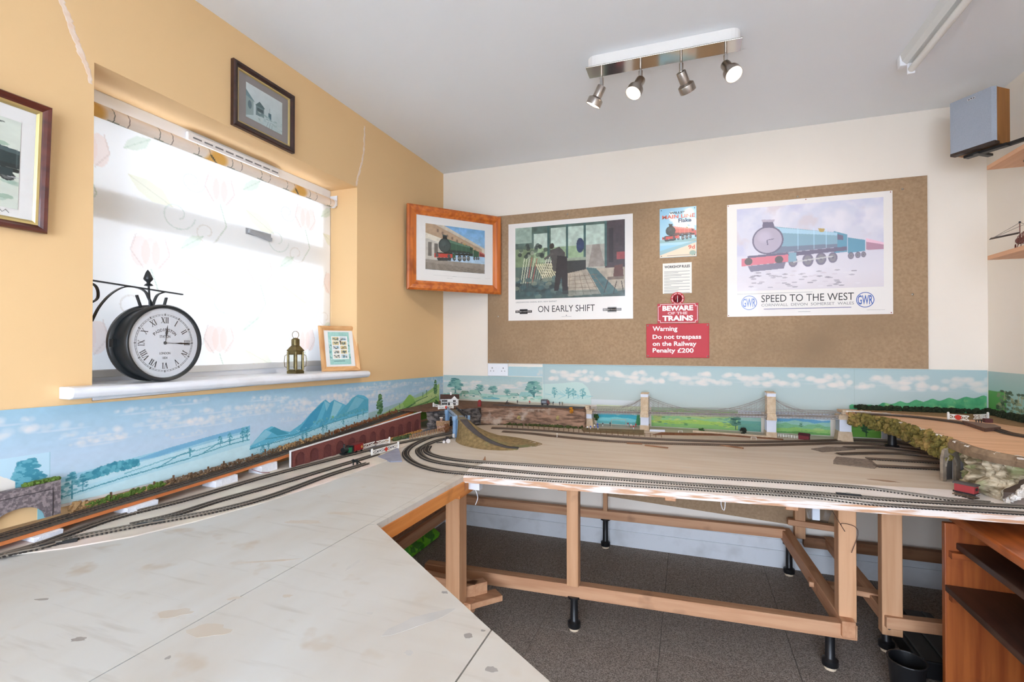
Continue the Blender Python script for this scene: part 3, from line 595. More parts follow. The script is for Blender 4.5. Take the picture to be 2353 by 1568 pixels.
b.build('border', m_wh, p); txt(p, 'BEWARE', 1.483, 1.656, 1.442, .031, m_wh, y=BY-.0036); txt(p, 'OF THE', 1.513, 1.624, 1.419, .017, M('pink_white', S(226, 186, 184), .5), y=BY-.0036); txt(p, 'TRAINS', 1.483, 1.656, 1.381, .033, m_wh, y=BY-.0036)
p = thing('warning_sign', 'glossy red enamel sign warning not to trespass on the railway', 'sign', (1.567, BY, 1.162)); MB().box((1.389, BY-.004, 1.162), (1.744, BY, 1.3645)).build('plate', m_red, p, bevel=.002)
for s, xe, z, h in (('Warning', 1.568, 1.313, .037), ('Do not trespass', 1.700, 1.266, .034), ('on the Railway', 1.674, 1.224, .035), ('Penalty \u00a3200', 1.658, 1.184, .035)): txt(p, s, 1.426, xe, z, h, m_wh, y=BY-.0048)
for x in (1.398, 1.735):
    for z in (1.172, 1.355): MB().lathe([(.005, 0), (.004, .002), (0, .003)], (x, BY-.004, z), (0, -1, 0), 12).build('screw', m_screw, p)
# double socket
p = thing('socket_outlet', 'white double wall socket under the notice board corner', 'socket', (.418, -.001, 1.03)); MB().box((.345, -.012, 1.028), (.491, -.0005, 1.112)).build('faceplate', m_upvc, p, bevel=.003)
m_hole = M('socket_hole', S(30, 28, 28), .6)
for xc in (.378, .458):
    b = MB(); b.box((xc-.0025, -.0126, 1.078), (xc+.0025, -.0118, 1.086)); b.box((xc-.014, -.0126, 1.06), (xc-.008, -.0118, 1.064)); b.box((xc+.008, -.0126, 1.06), (xc+.014, -.0118, 1.064)); b.build('pin_hole', m_hole, p)
for xc in (.408, .428): MB().box((xc-.006, -.0145, 1.078), (xc+.006, -.0118, 1.092)).build('switch', m_upvc, p, bevel=.001)
# ================================================================== lights, speaker, shelves, things on the sill
m_nickel = M('brushed_nickel', S(176, 168, 160), .28, 1.); m_chrome = M('chrome', S(200, 198, 196), .12, 1.)
sl = thing('spotlight_bar', 'brushed steel ceiling bar with four tilting spotlights', 'ceiling light', (1.525, -1.02, 2.40))
MB().box((1.226, -1.064, 2.398), (1.824, -.976, 2.402)).build('mirror_plate', M('polished_steel_plate', S(190, 182, 172), .1, 1.), sl, bevel=.001)
b = MB(); R8 = [(1.265+.035*math.cos(a)-.0, -1.02+.035*math.sin(a)) for a in np.linspace(PI/2, 1.5*PI, 9)] + [(1.785+.035*math.cos(a), -1.02+.035*math.sin(a)) for a in np.linspace(-PI/2, PI/2, 9)]
b.prism([(float(x), float(y)) for x, y in R8], 2.402, CH-.0005).build('ceiling_box', M('white_lamp_box', S(232, 230, 226), .5), sl)
m_lampface = M('lamp_face', (1, 1, 1), .4, emit=S(255, 236, 208), estr=9.)
for x, dv, on in ((1.286, (-.5, .15, -.85), 1), (1.446, (-.34, -.42, -.84), 1), (1.604, (.34, .62, -.72), 1), (1.768, (.34, -.5, -.8), 1)):
    d = Vector(dv).normalized(); j = Vector((x, -1.02, 2.335))
    st = MB().lathe([(.005, 0), (.005, .03), (.008, .031), (.008, .062), (.006, .064)], (x, -1.02, 2.398), (0, 0, -1), 14).build('stem', m_chrome, sl, smooth=True)
    MB().ball(j, .008, 10, 7).build('knuckle', m_chrome, st, smooth=True)
    h = MB().lathe([(.003, -.002), (.018, .0), (.019, .003), (.019, .046), (.026, .051), (.031, .054), (.032, .058), (.032, .082), (.0305, .082), (.029, .077)], j-d*.004+Vector((0, 0, -.006)), d, 32).build('spot_head', m_nickel, sl, smooth=True)
    MB().lathe([(.0292, 0), (.0292, .002), (.001, .0035)], j+d*.074+Vector((0, 0, -.006)), d, 24).build('lamp_lens', m_lampface, h)
    l = bpy.data.lights.new('spot_lamp', 'SPOT'); l.energy = 11; l.color = S(255, 240, 222); l.spot_size = 1.9; l.spot_blend = .6; l.shadow_soft_size = .03
    o = bpy.data.objects.new('spot_lamp', l); COL.objects.link(o); o.location = j+d*.092+Vector((0, 0, -.006)); o.rotation_euler = d.to_track_quat('-Z', 'Y').to_euler()
# fluorescent batten
tb = thing('fluorescent_batten', 'white fluorescent tube fitting along the ceiling, unlit', 'ceiling light', (2.5, -1.2, 2.37)); Y0, Y1 = -1.85, -.60
b = MB(); b.prism([(2.463, CH-.0005), (2.537, CH-.0005), (2.53, 2.42), (2.515, 2.405), (2.485, 2.405), (2.47, 2.42)], Y0, Y1, lambda u, v, w: (u, w, v)).build('batten_body', M('white_enamelled_steel', S(226, 228, 226), .35), tb)
for y in (Y0+.005, Y1-.02): MB().box((2.462, y-.008, 2.402), (2.538, y+.024, CH-.001)).build('end_cap', m_upvc, tb, bevel=.003)
for y in (Y0+.03, Y1-.028): MB().box((2.487, y-.006, 2.362), (2.513, y+.006, 2.41)).build('lampholder', m_upvc, tb, bevel=.003)
MB().lathe([(.013, 0), (.013, Y1-Y0-.07)], (2.5, Y0+.036, 2.380), (0, 1, 0), 16).build('tube', M('phosphor_tube', S(236, 236, 232), .25), tb, smooth=True)

# loudspeaker in the corner
PLs = Vector((2.759, -.309, 0)); du = Vector((.589, -.808, 0)); dn = Vector((.808, .589, 0)); W, D = .166, .1; Z0, Z1 = 2.098, 2.343
sp = thing('loudspeaker', 'boxy loudspeaker with grey grille on a wall bracket', 'loudspeaker', PLs+du*W/2+dn*D/2+Vector((0, 0, Z0)))
def SPX(a, d, z): return PLs+du*a+dn*d+Vector((0, 0, z))
b = MB(); b.add([SPX(a, d, z) for z in (Z0+.004, Z1) for a, d in ((0.002, .014), (W-.002, .014), (W-.002, D), (.002, D))], [(0, 3, 2, 1), (4, 5, 6, 7), (0, 1, 5, 4), (1, 2, 6, 5), (2, 3, 7, 6), (3, 0, 4, 7)])
b.build('cabinet', wood('teak_veneer', S(168, 112, 52), S(140, 88, 38), 'z', .5), sp, bevel=.001)
b = MB(); b.add([SPX(a, d, z) for z in (Z0+.012, Z1+.001) for a, d in ((0, 0), (W-.012, 0), (W, .012), (W, .0145), (0, .0145))], [(0, 4, 3, 2, 1), (5, 6, 7, 8, 9)]+[(i, (i+1) % 5, 5+(i+1) % 5, 5+i) for i in range(5)])
b.build('grille', M('grey_mesh_grille', S(172, 179, 190), .5, .1, col2=S(158, 166, 178), scale=400, bump=.3, bscale=900), sp)
b = MB(); b.add([SPX(a, d, z) for z in (Z0, Z0+.012) for a, d in ((0, -.001), (W, -.001), (W, .03), (0, .03))], [(0, 3, 2, 1), (4, 5, 6, 7), (0, 1, 5, 4), (1, 2, 6, 5), (2, 3, 7, 6), (3, 0, 4, 7)]); b.build('base_strip', M('dark_brown_strip', S(54, 40, 34), .5), sp)
b = MB(); b.bar(SPX(.068, -.001, Z1-.018), SPX(.098, -.001, Z1-.018), .0015, .008, (0, 0, 1)); e = b.build('maker_badge', M('pale_badge', S(206, 206, 206), .4), sp)
b = MB()
for k in range(3): b.bar(SPX(.072+k*.009, -.002, Z1-.018), SPX(.077+k*.009, -.002, Z1-.018+.002*(k % 2)), .0012, .003)
b.build('badge_mark', m_ink, e)
m_blk = M('black_metal', S(26, 26, 28), .45)
br = thing('speaker_bracket', 'black metal arm holding the loudspeaker to the wall', 'bracket', (2.95, -.5, 2.05))
b = MB(); b.bar(SPX(.03, .05, Z0-.008), SPX(W+.02, .05, Z0-.008), .03, .012); b.bar(SPX(W*.5, .02, Z0-.01), SPX(W*.5, D+.02, Z0-.01), .02, .01); b.bar(SPX(W, .06, Z0-.006), (3.02, -.52, 2.105), .018, .014); b.build('arm', m_blk, br)
MB().box((3.015, -.57, 2.09), (3.0295, -.47, 2.13)).build('wall_plate', m_blk, br); MB().lathe([(.004, 0), (.004, .002)], (3.015, -.52, 2.11), (-1, 0, 0), 10).build('plate_bolt', m_screw, br)

# wall shelves
m_shx = wood('beech_shelf', S(226, 176, 138), S(214, 160, 120), 'y', .5)
for z, lab in ((1.985, 'upper beech wall shelf beneath the loudspeaker'), (1.600, 'lower beech wall shelf carrying the wire biplane')):
    t = thing('wall_shelf', lab, 'shelf', (2.93, -1.0, z), 'beech shelves on the right wall')
    MB().box((2.83, -1.62, z), (3.0295, -.44, z+.018)).build('shelf_board', m_shx, t, bevel=.001)
    for y in (-.55, -1.5): b = MB(); b.box((3.022, y-.012, z-.10), (3.0295, y+.012, z)); b.bar((3.022, y, z-.006), (2.9, y, z-.006), .018, .008); b.build('shelf_bracket', m_screw, t)
# wire biplane on the lower shelf
bp = thing('wire_biplane', 'small wire model aeroplane on the lower shelf', 'model aeroplane', (2.9, -.62, 1.618)); zs = 1.6185
Bx, By_ = 2.87, -.60
def BPt(f, s, z): return Vector((Bx+.55*s-.25*f, By_-.75*f-.22*s, zs+z))
m_rust = M('rusty_wire', S(120, 70, 58), .5, .3); m_wing = M('dark_wing_card', S(70, 66, 62), .6)
Fz = .028; b = MB()
for a, q in ((( -.09, -.012, Fz), (.10, -.012, Fz)), ((-.09, .012, Fz), (.10, .012, Fz)), ((-.09, -.012, Fz+.03), (.06, -.012, Fz+.03)), ((-.09, .012, Fz+.03), (.06, .012, Fz+.03))): b.tube([BPt(*a), BPt(*q)], .0016, 6)
for f in (-.09, -.05, -.01, .03, .06):
    b.tube([BPt(f, -.012, Fz), BPt(f, -.012, Fz+.03)], .0012, 5); b.tube([BPt(f, .012, Fz), BPt(f, .012, Fz+.03)], .0012, 5); b.tube([BPt(f, -.012, Fz), BPt(f, .012, Fz+.03)], .001, 5)
b.build('fuselage_frame', m_rust, bp)
for s0, s1, nm in ((-.16, -.02, 'wing'), (.02, .16, 'wing')): b = MB(); b.add([BPt(-.03, s0, Fz+.022), BPt(.02, s0, Fz+.022), BPt(.02, s1, Fz+.034), BPt(-.03, s1, Fz+.034), BPt(-.03, s0, Fz+.024), BPt(.02, s0, Fz+.024), BPt(.02, s1, Fz+.036), BPt(-.03, s1, Fz+.036)], [(0, 3, 2, 1), (4, 5, 6, 7), (0, 1, 5, 4), (1, 2, 6, 5), (2, 3, 7, 6), (3, 0, 4, 7)]); b.build(nm, m_wing, bp)
for f, s in ((-.02, -.014), (.02, .05)):
    m_ = MB().tube([BPt(f, s, Fz), BPt(f, s, .105)], .0016, 6).build('mast', m_rust, bp); MB().ball(BPt(f, s, .107), .004, 8, 6).build('mast_bead', m_blk, m_)
    b = MB(); b.tube([BPt(f, s, .105), BPt(-.01, -.15, Fz+.024)], .0007, 4); b.tube([BPt(f, s, .105), BPt(-.01, .15, Fz+.03)], .0007, 4); b.tube([BPt(f, s, .105), BPt(-.09, 0, Fz+.03)], .0007, 4); b.build('rigging_wire', m_wing, bp)
MB().lathe([(.012, 0), (.014, .008), (.010, .024), (.004, .028)], BPt(-.09, 0, Fz+.015), (.25*1, .75, 0), 12).build('engine', m_rust, bp, smooth=True)
for s in (-.03, .03): MB().tube([BPt(-.05, s, .0), BPt(-.05, s, .0)+Vector((0, 0, .0001)), BPt(-.05, s*.4, Fz)], .0012, 5).build('undercarriage_strut', m_rust, bp); w = MB().tube([BPt(-.05+.011*math.cos(a), s, .0125+.011*math.sin(a)) for a in np.linspace(0, 2*PI, 17)[:-1]], .0015, 5, closed=True).build('wheel', m_rust, bp)
MB().tube([BPt(-.13, 0, .008), BPt(-.12, 0, .002), BPt(-.09, 0, .004), BPt(-.06, 0, Fz)], .0012, 5).build('skid', m_rust, bp)

# ------------------------------------------------------------------ station clock on the sill
CX, CY, CZ, CR = .036, -1.976, sillz(-1.976)+.1255, .1235
ck = thing('station_clock', 'black double-faced station clock with bracket on the sill', 'clock', (-.015, CY, sillz(CY)))
m_ck = M('black_clock_enamel', S(28, 32, 34), .35, col2=S(36, 40, 42), scale=30)
XA = Vector((1, 0, 0))
def ring(x0): return [(CR-.012, x0-.004), (CR-.010, x0+.004), (CR-.004, x0+.006), (CR, x0+.001), (CR+.001, x0-.012), (CR-.004, x0-.016), (CR-.010, x0-.017)]
MB().lathe([(.02, -.072), (CR-.012, -.072), (CR-.009, -.066), (CR-.009, -.006), (CR-.012, .0), (.02, .0)], (CX-.006, CY, CZ), XA, 64).build('drum', m_ck, ck, smooth=True)
MB().lathe(ring(0), (CX, CY, CZ), XA, 64).build('bezel', m_ck, ck, smooth=True)
MB().lathe([(a, -d) for a, d in ring(0)], (CX-.084, CY, CZ), XA, 64).build('bezel', m_ck, ck, smooth=True)
fc = MB().lathe([(CR-.011, 0), (CR-.0115, .0005), (.0001, .0006)], (CX-.0045, CY, CZ), XA, 64).build('clock_face', M('clock_face_white', S(232, 234, 238), .5), ck)
MB().lathe([(CR-.011, 0), (.0001, .0005)], (CX+.003, CY, CZ), XA, 48).build('clock_glass', glass('clock_glass', (.98, .98, .98)), ck)
TX = CX-.0035
def CP(a, r, dr=0.): return Vector((TX, CY+r*math.sin(a), CZ+r*math.cos(a)))
def numeral(s, a):
    b = MB(); h = .0185; w = {'I': .0052, 'V': .0125, 'X': .0125}; tot = sum(w[ch]+.0008 for ch in s); x = -tot/2; rc = .0735
    er = Vector((0, math.sin(a), math.cos(a))); et = Vector((0, math.cos(a), -math.sin(a))); c0 = Vector((TX, CY, CZ))+er*rc
    def Q(u, v): return c0+et*u+er*v
    def stroke(u0, v0, u1, v1, t): b.bar(Q(u0, v0), Q(u1, v1), t, .0006, (1, 0, 0))
    def serif(u, v, l=.0046): b.bar(Q(u-l/2, v), Q(u+l/2, v), .0007, .0006, (1, 0, 0))
    for ch in s:
        m = x+w[ch]/2
        if ch == 'I': stroke(m, -h/2, m, h/2, .0022); serif(m, h/2); serif(m, -h/2)
        if ch == 'V': stroke(m-.0045, h/2, m, -h/2, .0023); stroke(m+.0045, h/2, m, -h/2, .0009); serif(m-.0045, h/2); serif(m+.0045, h/2, .004)
        if ch == 'X': stroke(m-.0045, h/2, m+.0045, -h/2, .0023); stroke(m+.0045, h/2, m-.0045, -h/2, .0009); serif(m-.0045, h/2); serif(m+.0045, h/2, .004); serif(m-.0045, -h/2, .004); serif(m+.0045, -h/2)
        x += w[ch]+.0008
    b.build('numeral', m_ink, fc)
for k, s in enumerate(['XII', 'I', 'II', 'III', 'IV', 'V', 'VI', 'VII', 'VIII', 'IX', 'X', 'XI']): numeral(s, k*PI/6)
b = MB()
for r in (.0885, .0925):
    P = [CP(2*PI*k/72, r) for k in range(73)]
    for p, q in zip(P[:-1], P[1:]): b.bar(p, q, .0005, .0005, (1, 0, 0))
for k in range(60): b.bar(CP(2*PI*k/60, .0885), CP(2*PI*k/60, .0925 if k % 5 else .095), .0005 if k % 5 else .0022, .0006, (1, 0, 0))
b.build('minute_track', m_ink, fc); YV = Vector((0, 1, 0))
b = MB()
for k, ch in enumerate('PADDINGTON'):
    a = (k-4.5)*.175; er = Vector((0, math.sin(a), math.cos(a))); et = Vector((0, math.cos(a), -math.sin(a))); w = .0018 if ch == 'I' else .0072
    b.text(ch, Vector((TX, CY, CZ-.004))+er*.042-et*w/2, et, er, w, .0095)
b.build('lettering', m_ink, fc)
for s, zz, w, h in (('STATION', .0165, .034, .0085), ('LONDON', -.037, .035, .0075), ('1854', -.052, .016, .0075)): MB().text(s, (TX, CY-w/2, CZ+zz), YV, Z_, w, h).build('lettering', m_ink, fc)
def hand(a, l, w, nm):
    b = MB(); d = (CP(a, 1)-CP(a, 0)).normalized(); sd = Vector((0, d.z, -d.y)); o_ = Vector((TX+.002, CY, CZ))
    b.add([o_-sd*w*.25, o_+d*l*.35-sd*w*.3, o_+d*l*.55-sd*w, o_+d*l, o_+d*l*.55+sd*w, o_+d*l*.35+sd*w*.3, o_+sd*w*.25], [(0, 1, 2, 3, 4, 5, 6)]); b.build(nm, m_ink, ck)
hand(.12, .060, .0042, 'hour_hand'); hand(1.60, .094, .0028, 'minute_hand'); MB().lathe([(.0055, 0), (.004, .003), (0, .004)], (TX+.001, CY, CZ), XA, 16).build('hand_boss', m_ink, ck)
MB().box((-.03, CY-CR-.002, CZ-.012), (-.012, CY-CR+.012, CZ+.012)).build('side_catch', m_ck, ck)
# bracket above the drum
bx = -.034; tz = CZ+CR; P0 = Vector((bx, CY+.012, tz))
MB().bar((bx, CY-.185, tz+.062), (bx, CY+.105, tz+.046), .012, .004).build('bracket_bar', m_ck, ck)
fn_ = MB().lathe([(.0032, -.012), (.0032, .062), (.013, .064), (.010, .069), (.005, .072), (.006, .076), (.013, .084), (.0135, .088), (.006, .108), (.0, .117)], (bx, CY-.004, tz), (0, -.06, 1), 20).build('finial', m_ck, ck, smooth=True)
def strap(P, nm='scroll_strap'):
    b = MB(); P = spline(P, .006)
    for p, q in zip(P[:-1], P[1:]): b.bar(p, q, .011, .003, (1, 0, 0) if abs((q-p).normalized().x) < .9 else (0, 0, 1))
    b.build(nm, m_ck, ck)
def S2(y, z): return (bx, CY+y, tz+z)
def strap2(P):
    b = MB(); P = spline([S2(*p) for p in P], .006); rows = []
    for i, p in enumerate(P):
        d = (P[min(i+1, len(P)-1)]-P[max(i-1, 0)]).normalized(); n_ = Vector((0, -d.z, d.y)); rows.append([p+n_*.0015+XA*.0055, p+n_*.0015-XA*.0055, p-n_*.0015-XA*.0055, p-n_*.0015+XA*.0055])
    b.loft(rows, closed=True).build('scroll_strap', m_ck, ck)
strap2([(.006, -.002), (-.006, .02), (-.02, .045), (-.05, .054), (-.085, .05), (-.12, .025), (-.15, -.015), (-.17, -.06)]); strap2([(.006, -.002), (.012, .02), (.022, .038), (.045, .049)]); strap2([(-.185, .055), (-.165, .05), (-.155, .035), (-.155, .01), (-.172, -.005), (-.187, -.01)])
b = MB(); b.bar(S2(-.045, .03), S2(-.032, -.008), .010, .004); b.build('tang', m_ck, ck); b = MB(); b.bar(S2(.05, .03), S2(.04, -.008), .010, .004); b.build('tang', m_ck, ck)
MB().box((bx-.02, WY0+.0015, tz-.10), (bx+.02, WY0+.006, tz+.085)).build('wall_plate', m_ck, ck)

# ------------------------------------------------------------------ brass lantern
m_brass = M('aged_brass', S(128, 112, 70), .4, .75, col2=S(92, 80, 50), scale=40); LX, LY = -.045, -1.335; SZ = sillz(-1.335)
ln = thing('brass_lantern', 'small aged brass hexagonal lantern on the window sill', 'lantern', (LX, LY, SZ)); LO = (LX, LY, SZ)
MB().lathe([(.040, 0), (.040, .012), (.036, .014), (.036, .018)], LO, n=6, ph=.3).build('base', m_brass, ln)
for k in range(6):
    a = .3+k*PI/3; q = Vector((LX+.036*math.cos(a), LY+.036*math.sin(a), SZ)); MB().tube([q+Z_*.016, q+Z_*.098], .0035, 6).build('corner_post', m_brass, ln)
    a2 = .3+(k+1)*PI/3; q2 = Vector((LX+.036*math.cos(a2), LY+.036*math.sin(a2), SZ)); MB().add([q+Z_*.018, q2+Z_*.018, q2+Z_*.085, q+Z_*.085], [(0, 1, 2, 3)]).build('glass_pane', glass('lantern_glass', (.9, .92, .9)), ln)
    q3 = q*.15+q2*.85; q4 = q*.85+q2*.15; MB().tube([q4+Z_*.02, q4+Z_*.09], .0012, 5).build('guard_wire', m_brass, ln)
MB().lathe([(.036, .085), (.036, .10), (.041, .101), (.041, .105), (.020, .126), (.017, .127), (.017, .15), (.019, .151), (.019, .154), (.010, .16), (0, .162)], LO, n=6, ph=.3).build('hood', m_brass, ln)
MB().lathe([(.0175, .127), (.0178, .152)], LO, n=20).build('chimney', m_brass, ln, smooth=True)
hd = Vector((.55, .83, 0)); MB().tube([Vector(LO)+hd*(.014*math.sin(t))+Z_*(.158+.022*(1-math.cos(t))*.75) for t in np.linspace(.2, 2*PI-.2, 22)], .0013, 6).build('carry_loop', m_brass, ln)
for s in (-1, 1): MB().tube([Vector(LO)+hd*s*.037+Z_*.085, Vector(LO)+hd*s*.045+Z_*.08, Vector(LO)+hd*s*.047+Z_*.055, Vector(LO)+hd*s*.045+Z_*.032, Vector(LO)+hd*s*.037+Z_*.028], .0014, 6).build('side_loop', m_brass, ln)
# framed stamps leaning at the end of the sill
c = Canvas(90, 120, (160, 208, 196)); c.tex(6, .06)
for k in range(26): c.ell(random.choice([.06, .94])+random.uniform(-.05, .05), random.uniform(.2, .85), .03, .03, random.choice([(60, 120, 124), (110, 170, 168), (210, 230, 224)]), .7)
c.rect(.14, .13, .9, .84, (246, 246, 242))
for r in range(5):
    for q in range(2):
        x0, y0 = .19+q*.36, .155+r*.135; c.rect(x0, y0, x0+.3, y0+.11, random.choice([(226, 220, 200), (206, 216, 220), (214, 196, 140), (190, 210, 214)]))
        for k in range(9): c.ell(x0+random.uniform(.04, .26), y0+random.uniform(.03, .09), .04, .016, random.choice([(60, 70, 76), (90, 120, 130), (150, 120, 80), (40, 110, 130)]), .7)
c.rect(.18, .885, .7, .9, (60, 110, 110)); c.tex(30, .06)
fa = hx(739, 853, -.075); SZ = sillz(-1.05); fa.z = SZ+.001; fb = hx(827, 851, .018); fb.z = SZ+.001; uu = (fb-fa); Wf = uu.length; uu.normalize(); nn = Vector((uu.y, -uu.x, 0)); vv = (Z_*.975-nn*.22).normalized(); Hf = .235
m_bee = [wood('pale_frame_level', S(222, 172, 116), S(206, 150, 94), 'y', .5), wood('pale_frame_upright', S(222, 172, 116), S(206, 150, 94), 'z', .5)]
tS, PS = framed('framed_stamps', 'pale wood frame of railway stamps standing on the sill end', fa, uu, vv, nn, Wf, Hf, .024, m_bee, c, None, m_mountw, None, None, .014, img=(.045, Wf-.045, .034, Hf-.032))
MB().bar(PS(Wf/2, .16, 0), PS(Wf/2, .02, 0)-nn*.05+Vector((0, 0, -.015)), .03, .002).build('easel_back', M('easel_card', S(90, 70, 54), .9), tS)
# ================================================================== layout table and what is under it
m_bx = wood('planed_timber_x', S(206, 158, 120), S(190, 138, 100), 'x', .65); m_by = wood('planed_timber_y', S(202, 152, 114), S(186, 132, 94), 'y', .65); m_bz = wood('planed_timber_z', S(208, 160, 120), S(194, 144, 102), 'z', .65)
m_fas = wood('fascia_timber', S(216, 142, 74), S(196, 118, 52), 'y', .6); m_dkw = wood('dull_timber', S(150, 106, 74), S(126, 86, 58), 'x', .75)
def table_mat(name, c1, c2, c3, warm):
    m = M(name, c1, .55, col2=c2, scale=7, stretch=(1, .45, 1), lo=.38, hi=.7, bump=.05, bscale=60, col3=c3, s3=11, lo3=.62, hi3=.74, spec=.4)
    nt = m.node_tree; L = nt.links.new; b = nt.nodes['Principled BSDF']; prev = b.inputs['Base Color'].links[0].from_socket
    g = _n(nt, 'ShaderNodeNewGeometry'); mp = _n(nt, 'ShaderNodeMapping'); mp.inputs['Rotation'].default_value = (0, 0, .5); mp.inputs['Scale'].default_value = (3, 26, 3); L(g.outputs['Position'], mp.inputs[0])
    n = _n(nt, 'ShaderNodeTexNoise'); n.inputs['Scale'].default_value = 1.6; n.inputs['Detail'].default_value = 8; L(mp.outputs[0], n.inputs[0]); r = _n(nt, 'ShaderNodeMapRange'); r.inputs[1].default_value = .58; r.inputs[2].default_value = .72; r.inputs[4].default_value = .3; L(n.outputs[0], r.inputs[0])
    x = _n(nt, 'ShaderNodeMix', data_type='RGBA'); x.inputs[7].default_value = (*[v*.66 for v in c3], 1); L(r.outputs[0], x.inputs[0]); L(prev, x.inputs[6])
    # bare plywood shows through towards the right-hand end, where the grey paint has worn off
    s = _n(nt, 'ShaderNodeSeparateXYZ'); L(g.outputs['Position'], s.inputs[0]); mr = _n(nt, 'ShaderNodeMapRange'); mr.inputs[1].default_value = .25; mr.inputs[2].default_value = 1.35; ad = _n(nt, 'ShaderNodeMath'); ad.operation = 'ADD'
    ml = _n(nt, 'ShaderNodeMath'); ml.operation = 'MULTIPLY'; ml.inputs[1].default_value = .75; ax = _n(nt, 'ShaderNodeMath'); ax.operation = 'ADD'; ax.inputs[1].default_value = 1.45; L(s.outputs[1], ax.inputs[0]); L(ax.outputs[0], ml.inputs[0]); L(ml.outputs[0], ad.inputs[0]); L(s.outputs[0], ad.inputs[1]); L(ad.outputs[0], mr.inputs[0])
    y = _n(nt, 'ShaderNodeMix', data_type='RGBA'); n2 = _n(nt, 'ShaderNodeTexNoise'); n2.inputs['Scale'].default_value = 1.1; n2.inputs['Detail'].default_value = 6; mp2 = _n(nt, 'ShaderNodeMapping'); mp2.inputs['Scale'].default_value = (3, 22, 1); L(g.outputs['Position'], mp2.inputs[0]); L(mp2.outputs[0], n2.inputs[0])
    w = _n(nt, 'ShaderNodeMix', data_type='RGBA'); w.inputs[6].default_value = (*warm[0], 1); w.inputs[7].default_value = (*warm[1], 1); r2 = _n(nt, 'ShaderNodeMapRange'); r2.inputs[1].default_value = .35; r2.inputs[2].default_value = .7; L(n2.outputs[0], r2.inputs[0]); L(r2.outputs[0], w.inputs[0])
    L(mr.outputs[0], y.inputs[0]); L(x.outputs[2], y.inputs[6]); L(w.outputs[2], y.inputs[7]); L(y.outputs[2], b.inputs['Base Color']); return m
m_top = table_mat('worn_painted_board', S(198, 198, 194), S(190, 186, 178), S(184, 174, 160), (S(204, 190, 172), S(194, 174, 152)))
m_wht = M('white_painted_board', S(240, 232, 226), .5, col2=S(228, 218, 210), scale=9, lo=.5, hi=.75)
m_edge = M('chipped_white_edge', S(216, 206, 198), .6, col2=S(188, 144, 110), scale=30, stretch=(.3, 1, 4), lo=.44, hi=.56)
LT = thing('layout_table', 'large L-shaped wooden model railway table', 'table', (1.5, -1.2, 0))
def xy(px, py, z=TZ): p = hz(px, py, z); return (p.x, p.y)
IC = xy(1065, 1096); IB = xy(865, 1205); D1 = xy(1130, 1448); D2 = xy(1265, 1568)
dd = Vector((D2[0]-D1[0], D2[1]-D1[1])).normalized(); D3 = (D2[0]+dd.x*.1, D2[1]+dd.y*.1)
FR = xy(2353, 1188); sl_ = (FR[1]-IC[1])/(FR[0]-IC[0]); FRe = (RW-.002, IC[1]+sl_*(RW-.002-IC[0])); g = .0012
TH = .018
SX = .80
def board(poly, m, nm='top_board', z0=TZ-TH, z1=TZ): return MB().prism(poly, z0, z1).build(nm, m, LT)
board([(.022, -1.15), (SX-g, -1.15), (SX-g, -2.0), (SX-g, -3.35), (.022, -3.35)], m_top)
board([(SX+g, IB[1]-.012), (IB[0], IB[1]), (D1[0]-g*1.5, D1[1]), (D1[0]-g*1.5, -2.62), (SX+g, -2.95)], m_top)
board([(D1[0]+g, D1[1]-.001), D3, (D1[0]+g, -2.62)], m_top)
board([(.022, -1.15+g), (SX, -1.15+g), (SX, IB[1]-.010), (IB[0], IB[1]), IC, FRe, (RW-.002, -.022), (.022, -.022)], m_top)
# grey board edge, timber fascia and the chipped front edge
MB().bar((IC[0]-.004, IC[1]-.002, TZ-TH-.021), (IB[0]-.004, IB[1]+.004, TZ-TH-.021), .02, .042).build('fascia', m_fas, LT)
MB().prism([IC, FRe, (FRe[0], FRe[1]+.02), (IC[0], IC[1]+.02)], TZ-TH-.004, TZ-TH).build('front_edge', m_edge, LT)
b = MB(); P = spline([xy(1068, 1093)+(TZ,), xy(1300, 1109)+(TZ,), xy(1700, 1140)+(TZ,), xy(2353, 1186)+(TZ,), (FRe[0], FRe[1]+.003, TZ)], .05)
MB().prism([IC, FRe, (FRe[0], FRe[1]-.002), (IC[0], IC[1]-.002)], TZ-TH, TZ+.0008).build('front_edge', m_edge, LT)
st = [xy(1066, 1095)]+[xy(1078, 1078), xy(1118, 1064), xy(1400, 1080), xy(1700, 1098), xy(2000, 1116), xy(2205, 1128), xy(2353, 1134)]
st = [IC]+st[1:]+[(RW-.003, st[-1][1]+.03), (RW-.003, FRe[1]+.001)]
MB().prism(st, TZ, TZ+.0012).build('white_painted_strip', m_wht, LT)
ul = [xy(0, 1281), xy(150, 1262), xy(300, 1236), xy(450, 1200), xy(600, 1158), xy(750, 1110), xy(890, 1060), xy(880, 1046), xy(960, 1015)]
MB().prism([(.021, -2.62), (ul[0][0]-.02, -2.62)]+ul+[(.25, -.5), (.021, -.5)], TZ, TZ+.003).build('track_underlay', M('pale_underlay', S(222, 214, 198), .7, col2=S(196, 186, 174), scale=6, col3=S(228, 206, 196), s3=4), LT)
m_st = M('grey_smear', S(190, 187, 182), .5, col2=S(178, 175, 170), scale=14); m_st2 = M('brown_smear', S(194, 187, 176), .5, col2=S(188, 178, 164), scale=14); m_spot = M('dark_spot', S(150, 144, 138), .5)
def smear(px, py, ax, ay, an, m, n=15, j=.25):
    c = hz(px, py); P = []
    for k in range(n):
        a = 2*PI*k/n; r = 1+random.uniform(-j, j); u, v = ax*math.cos(a)*r, ay*math.sin(a)*r; P.append((c.x+u*math.cos(an)-v*math.sin(an), c.y+u*math.sin(an)+v*math.cos(an)))
    MB().prism(P, TZ-.0002, TZ+.00025).build('paint_stain', m, LT)
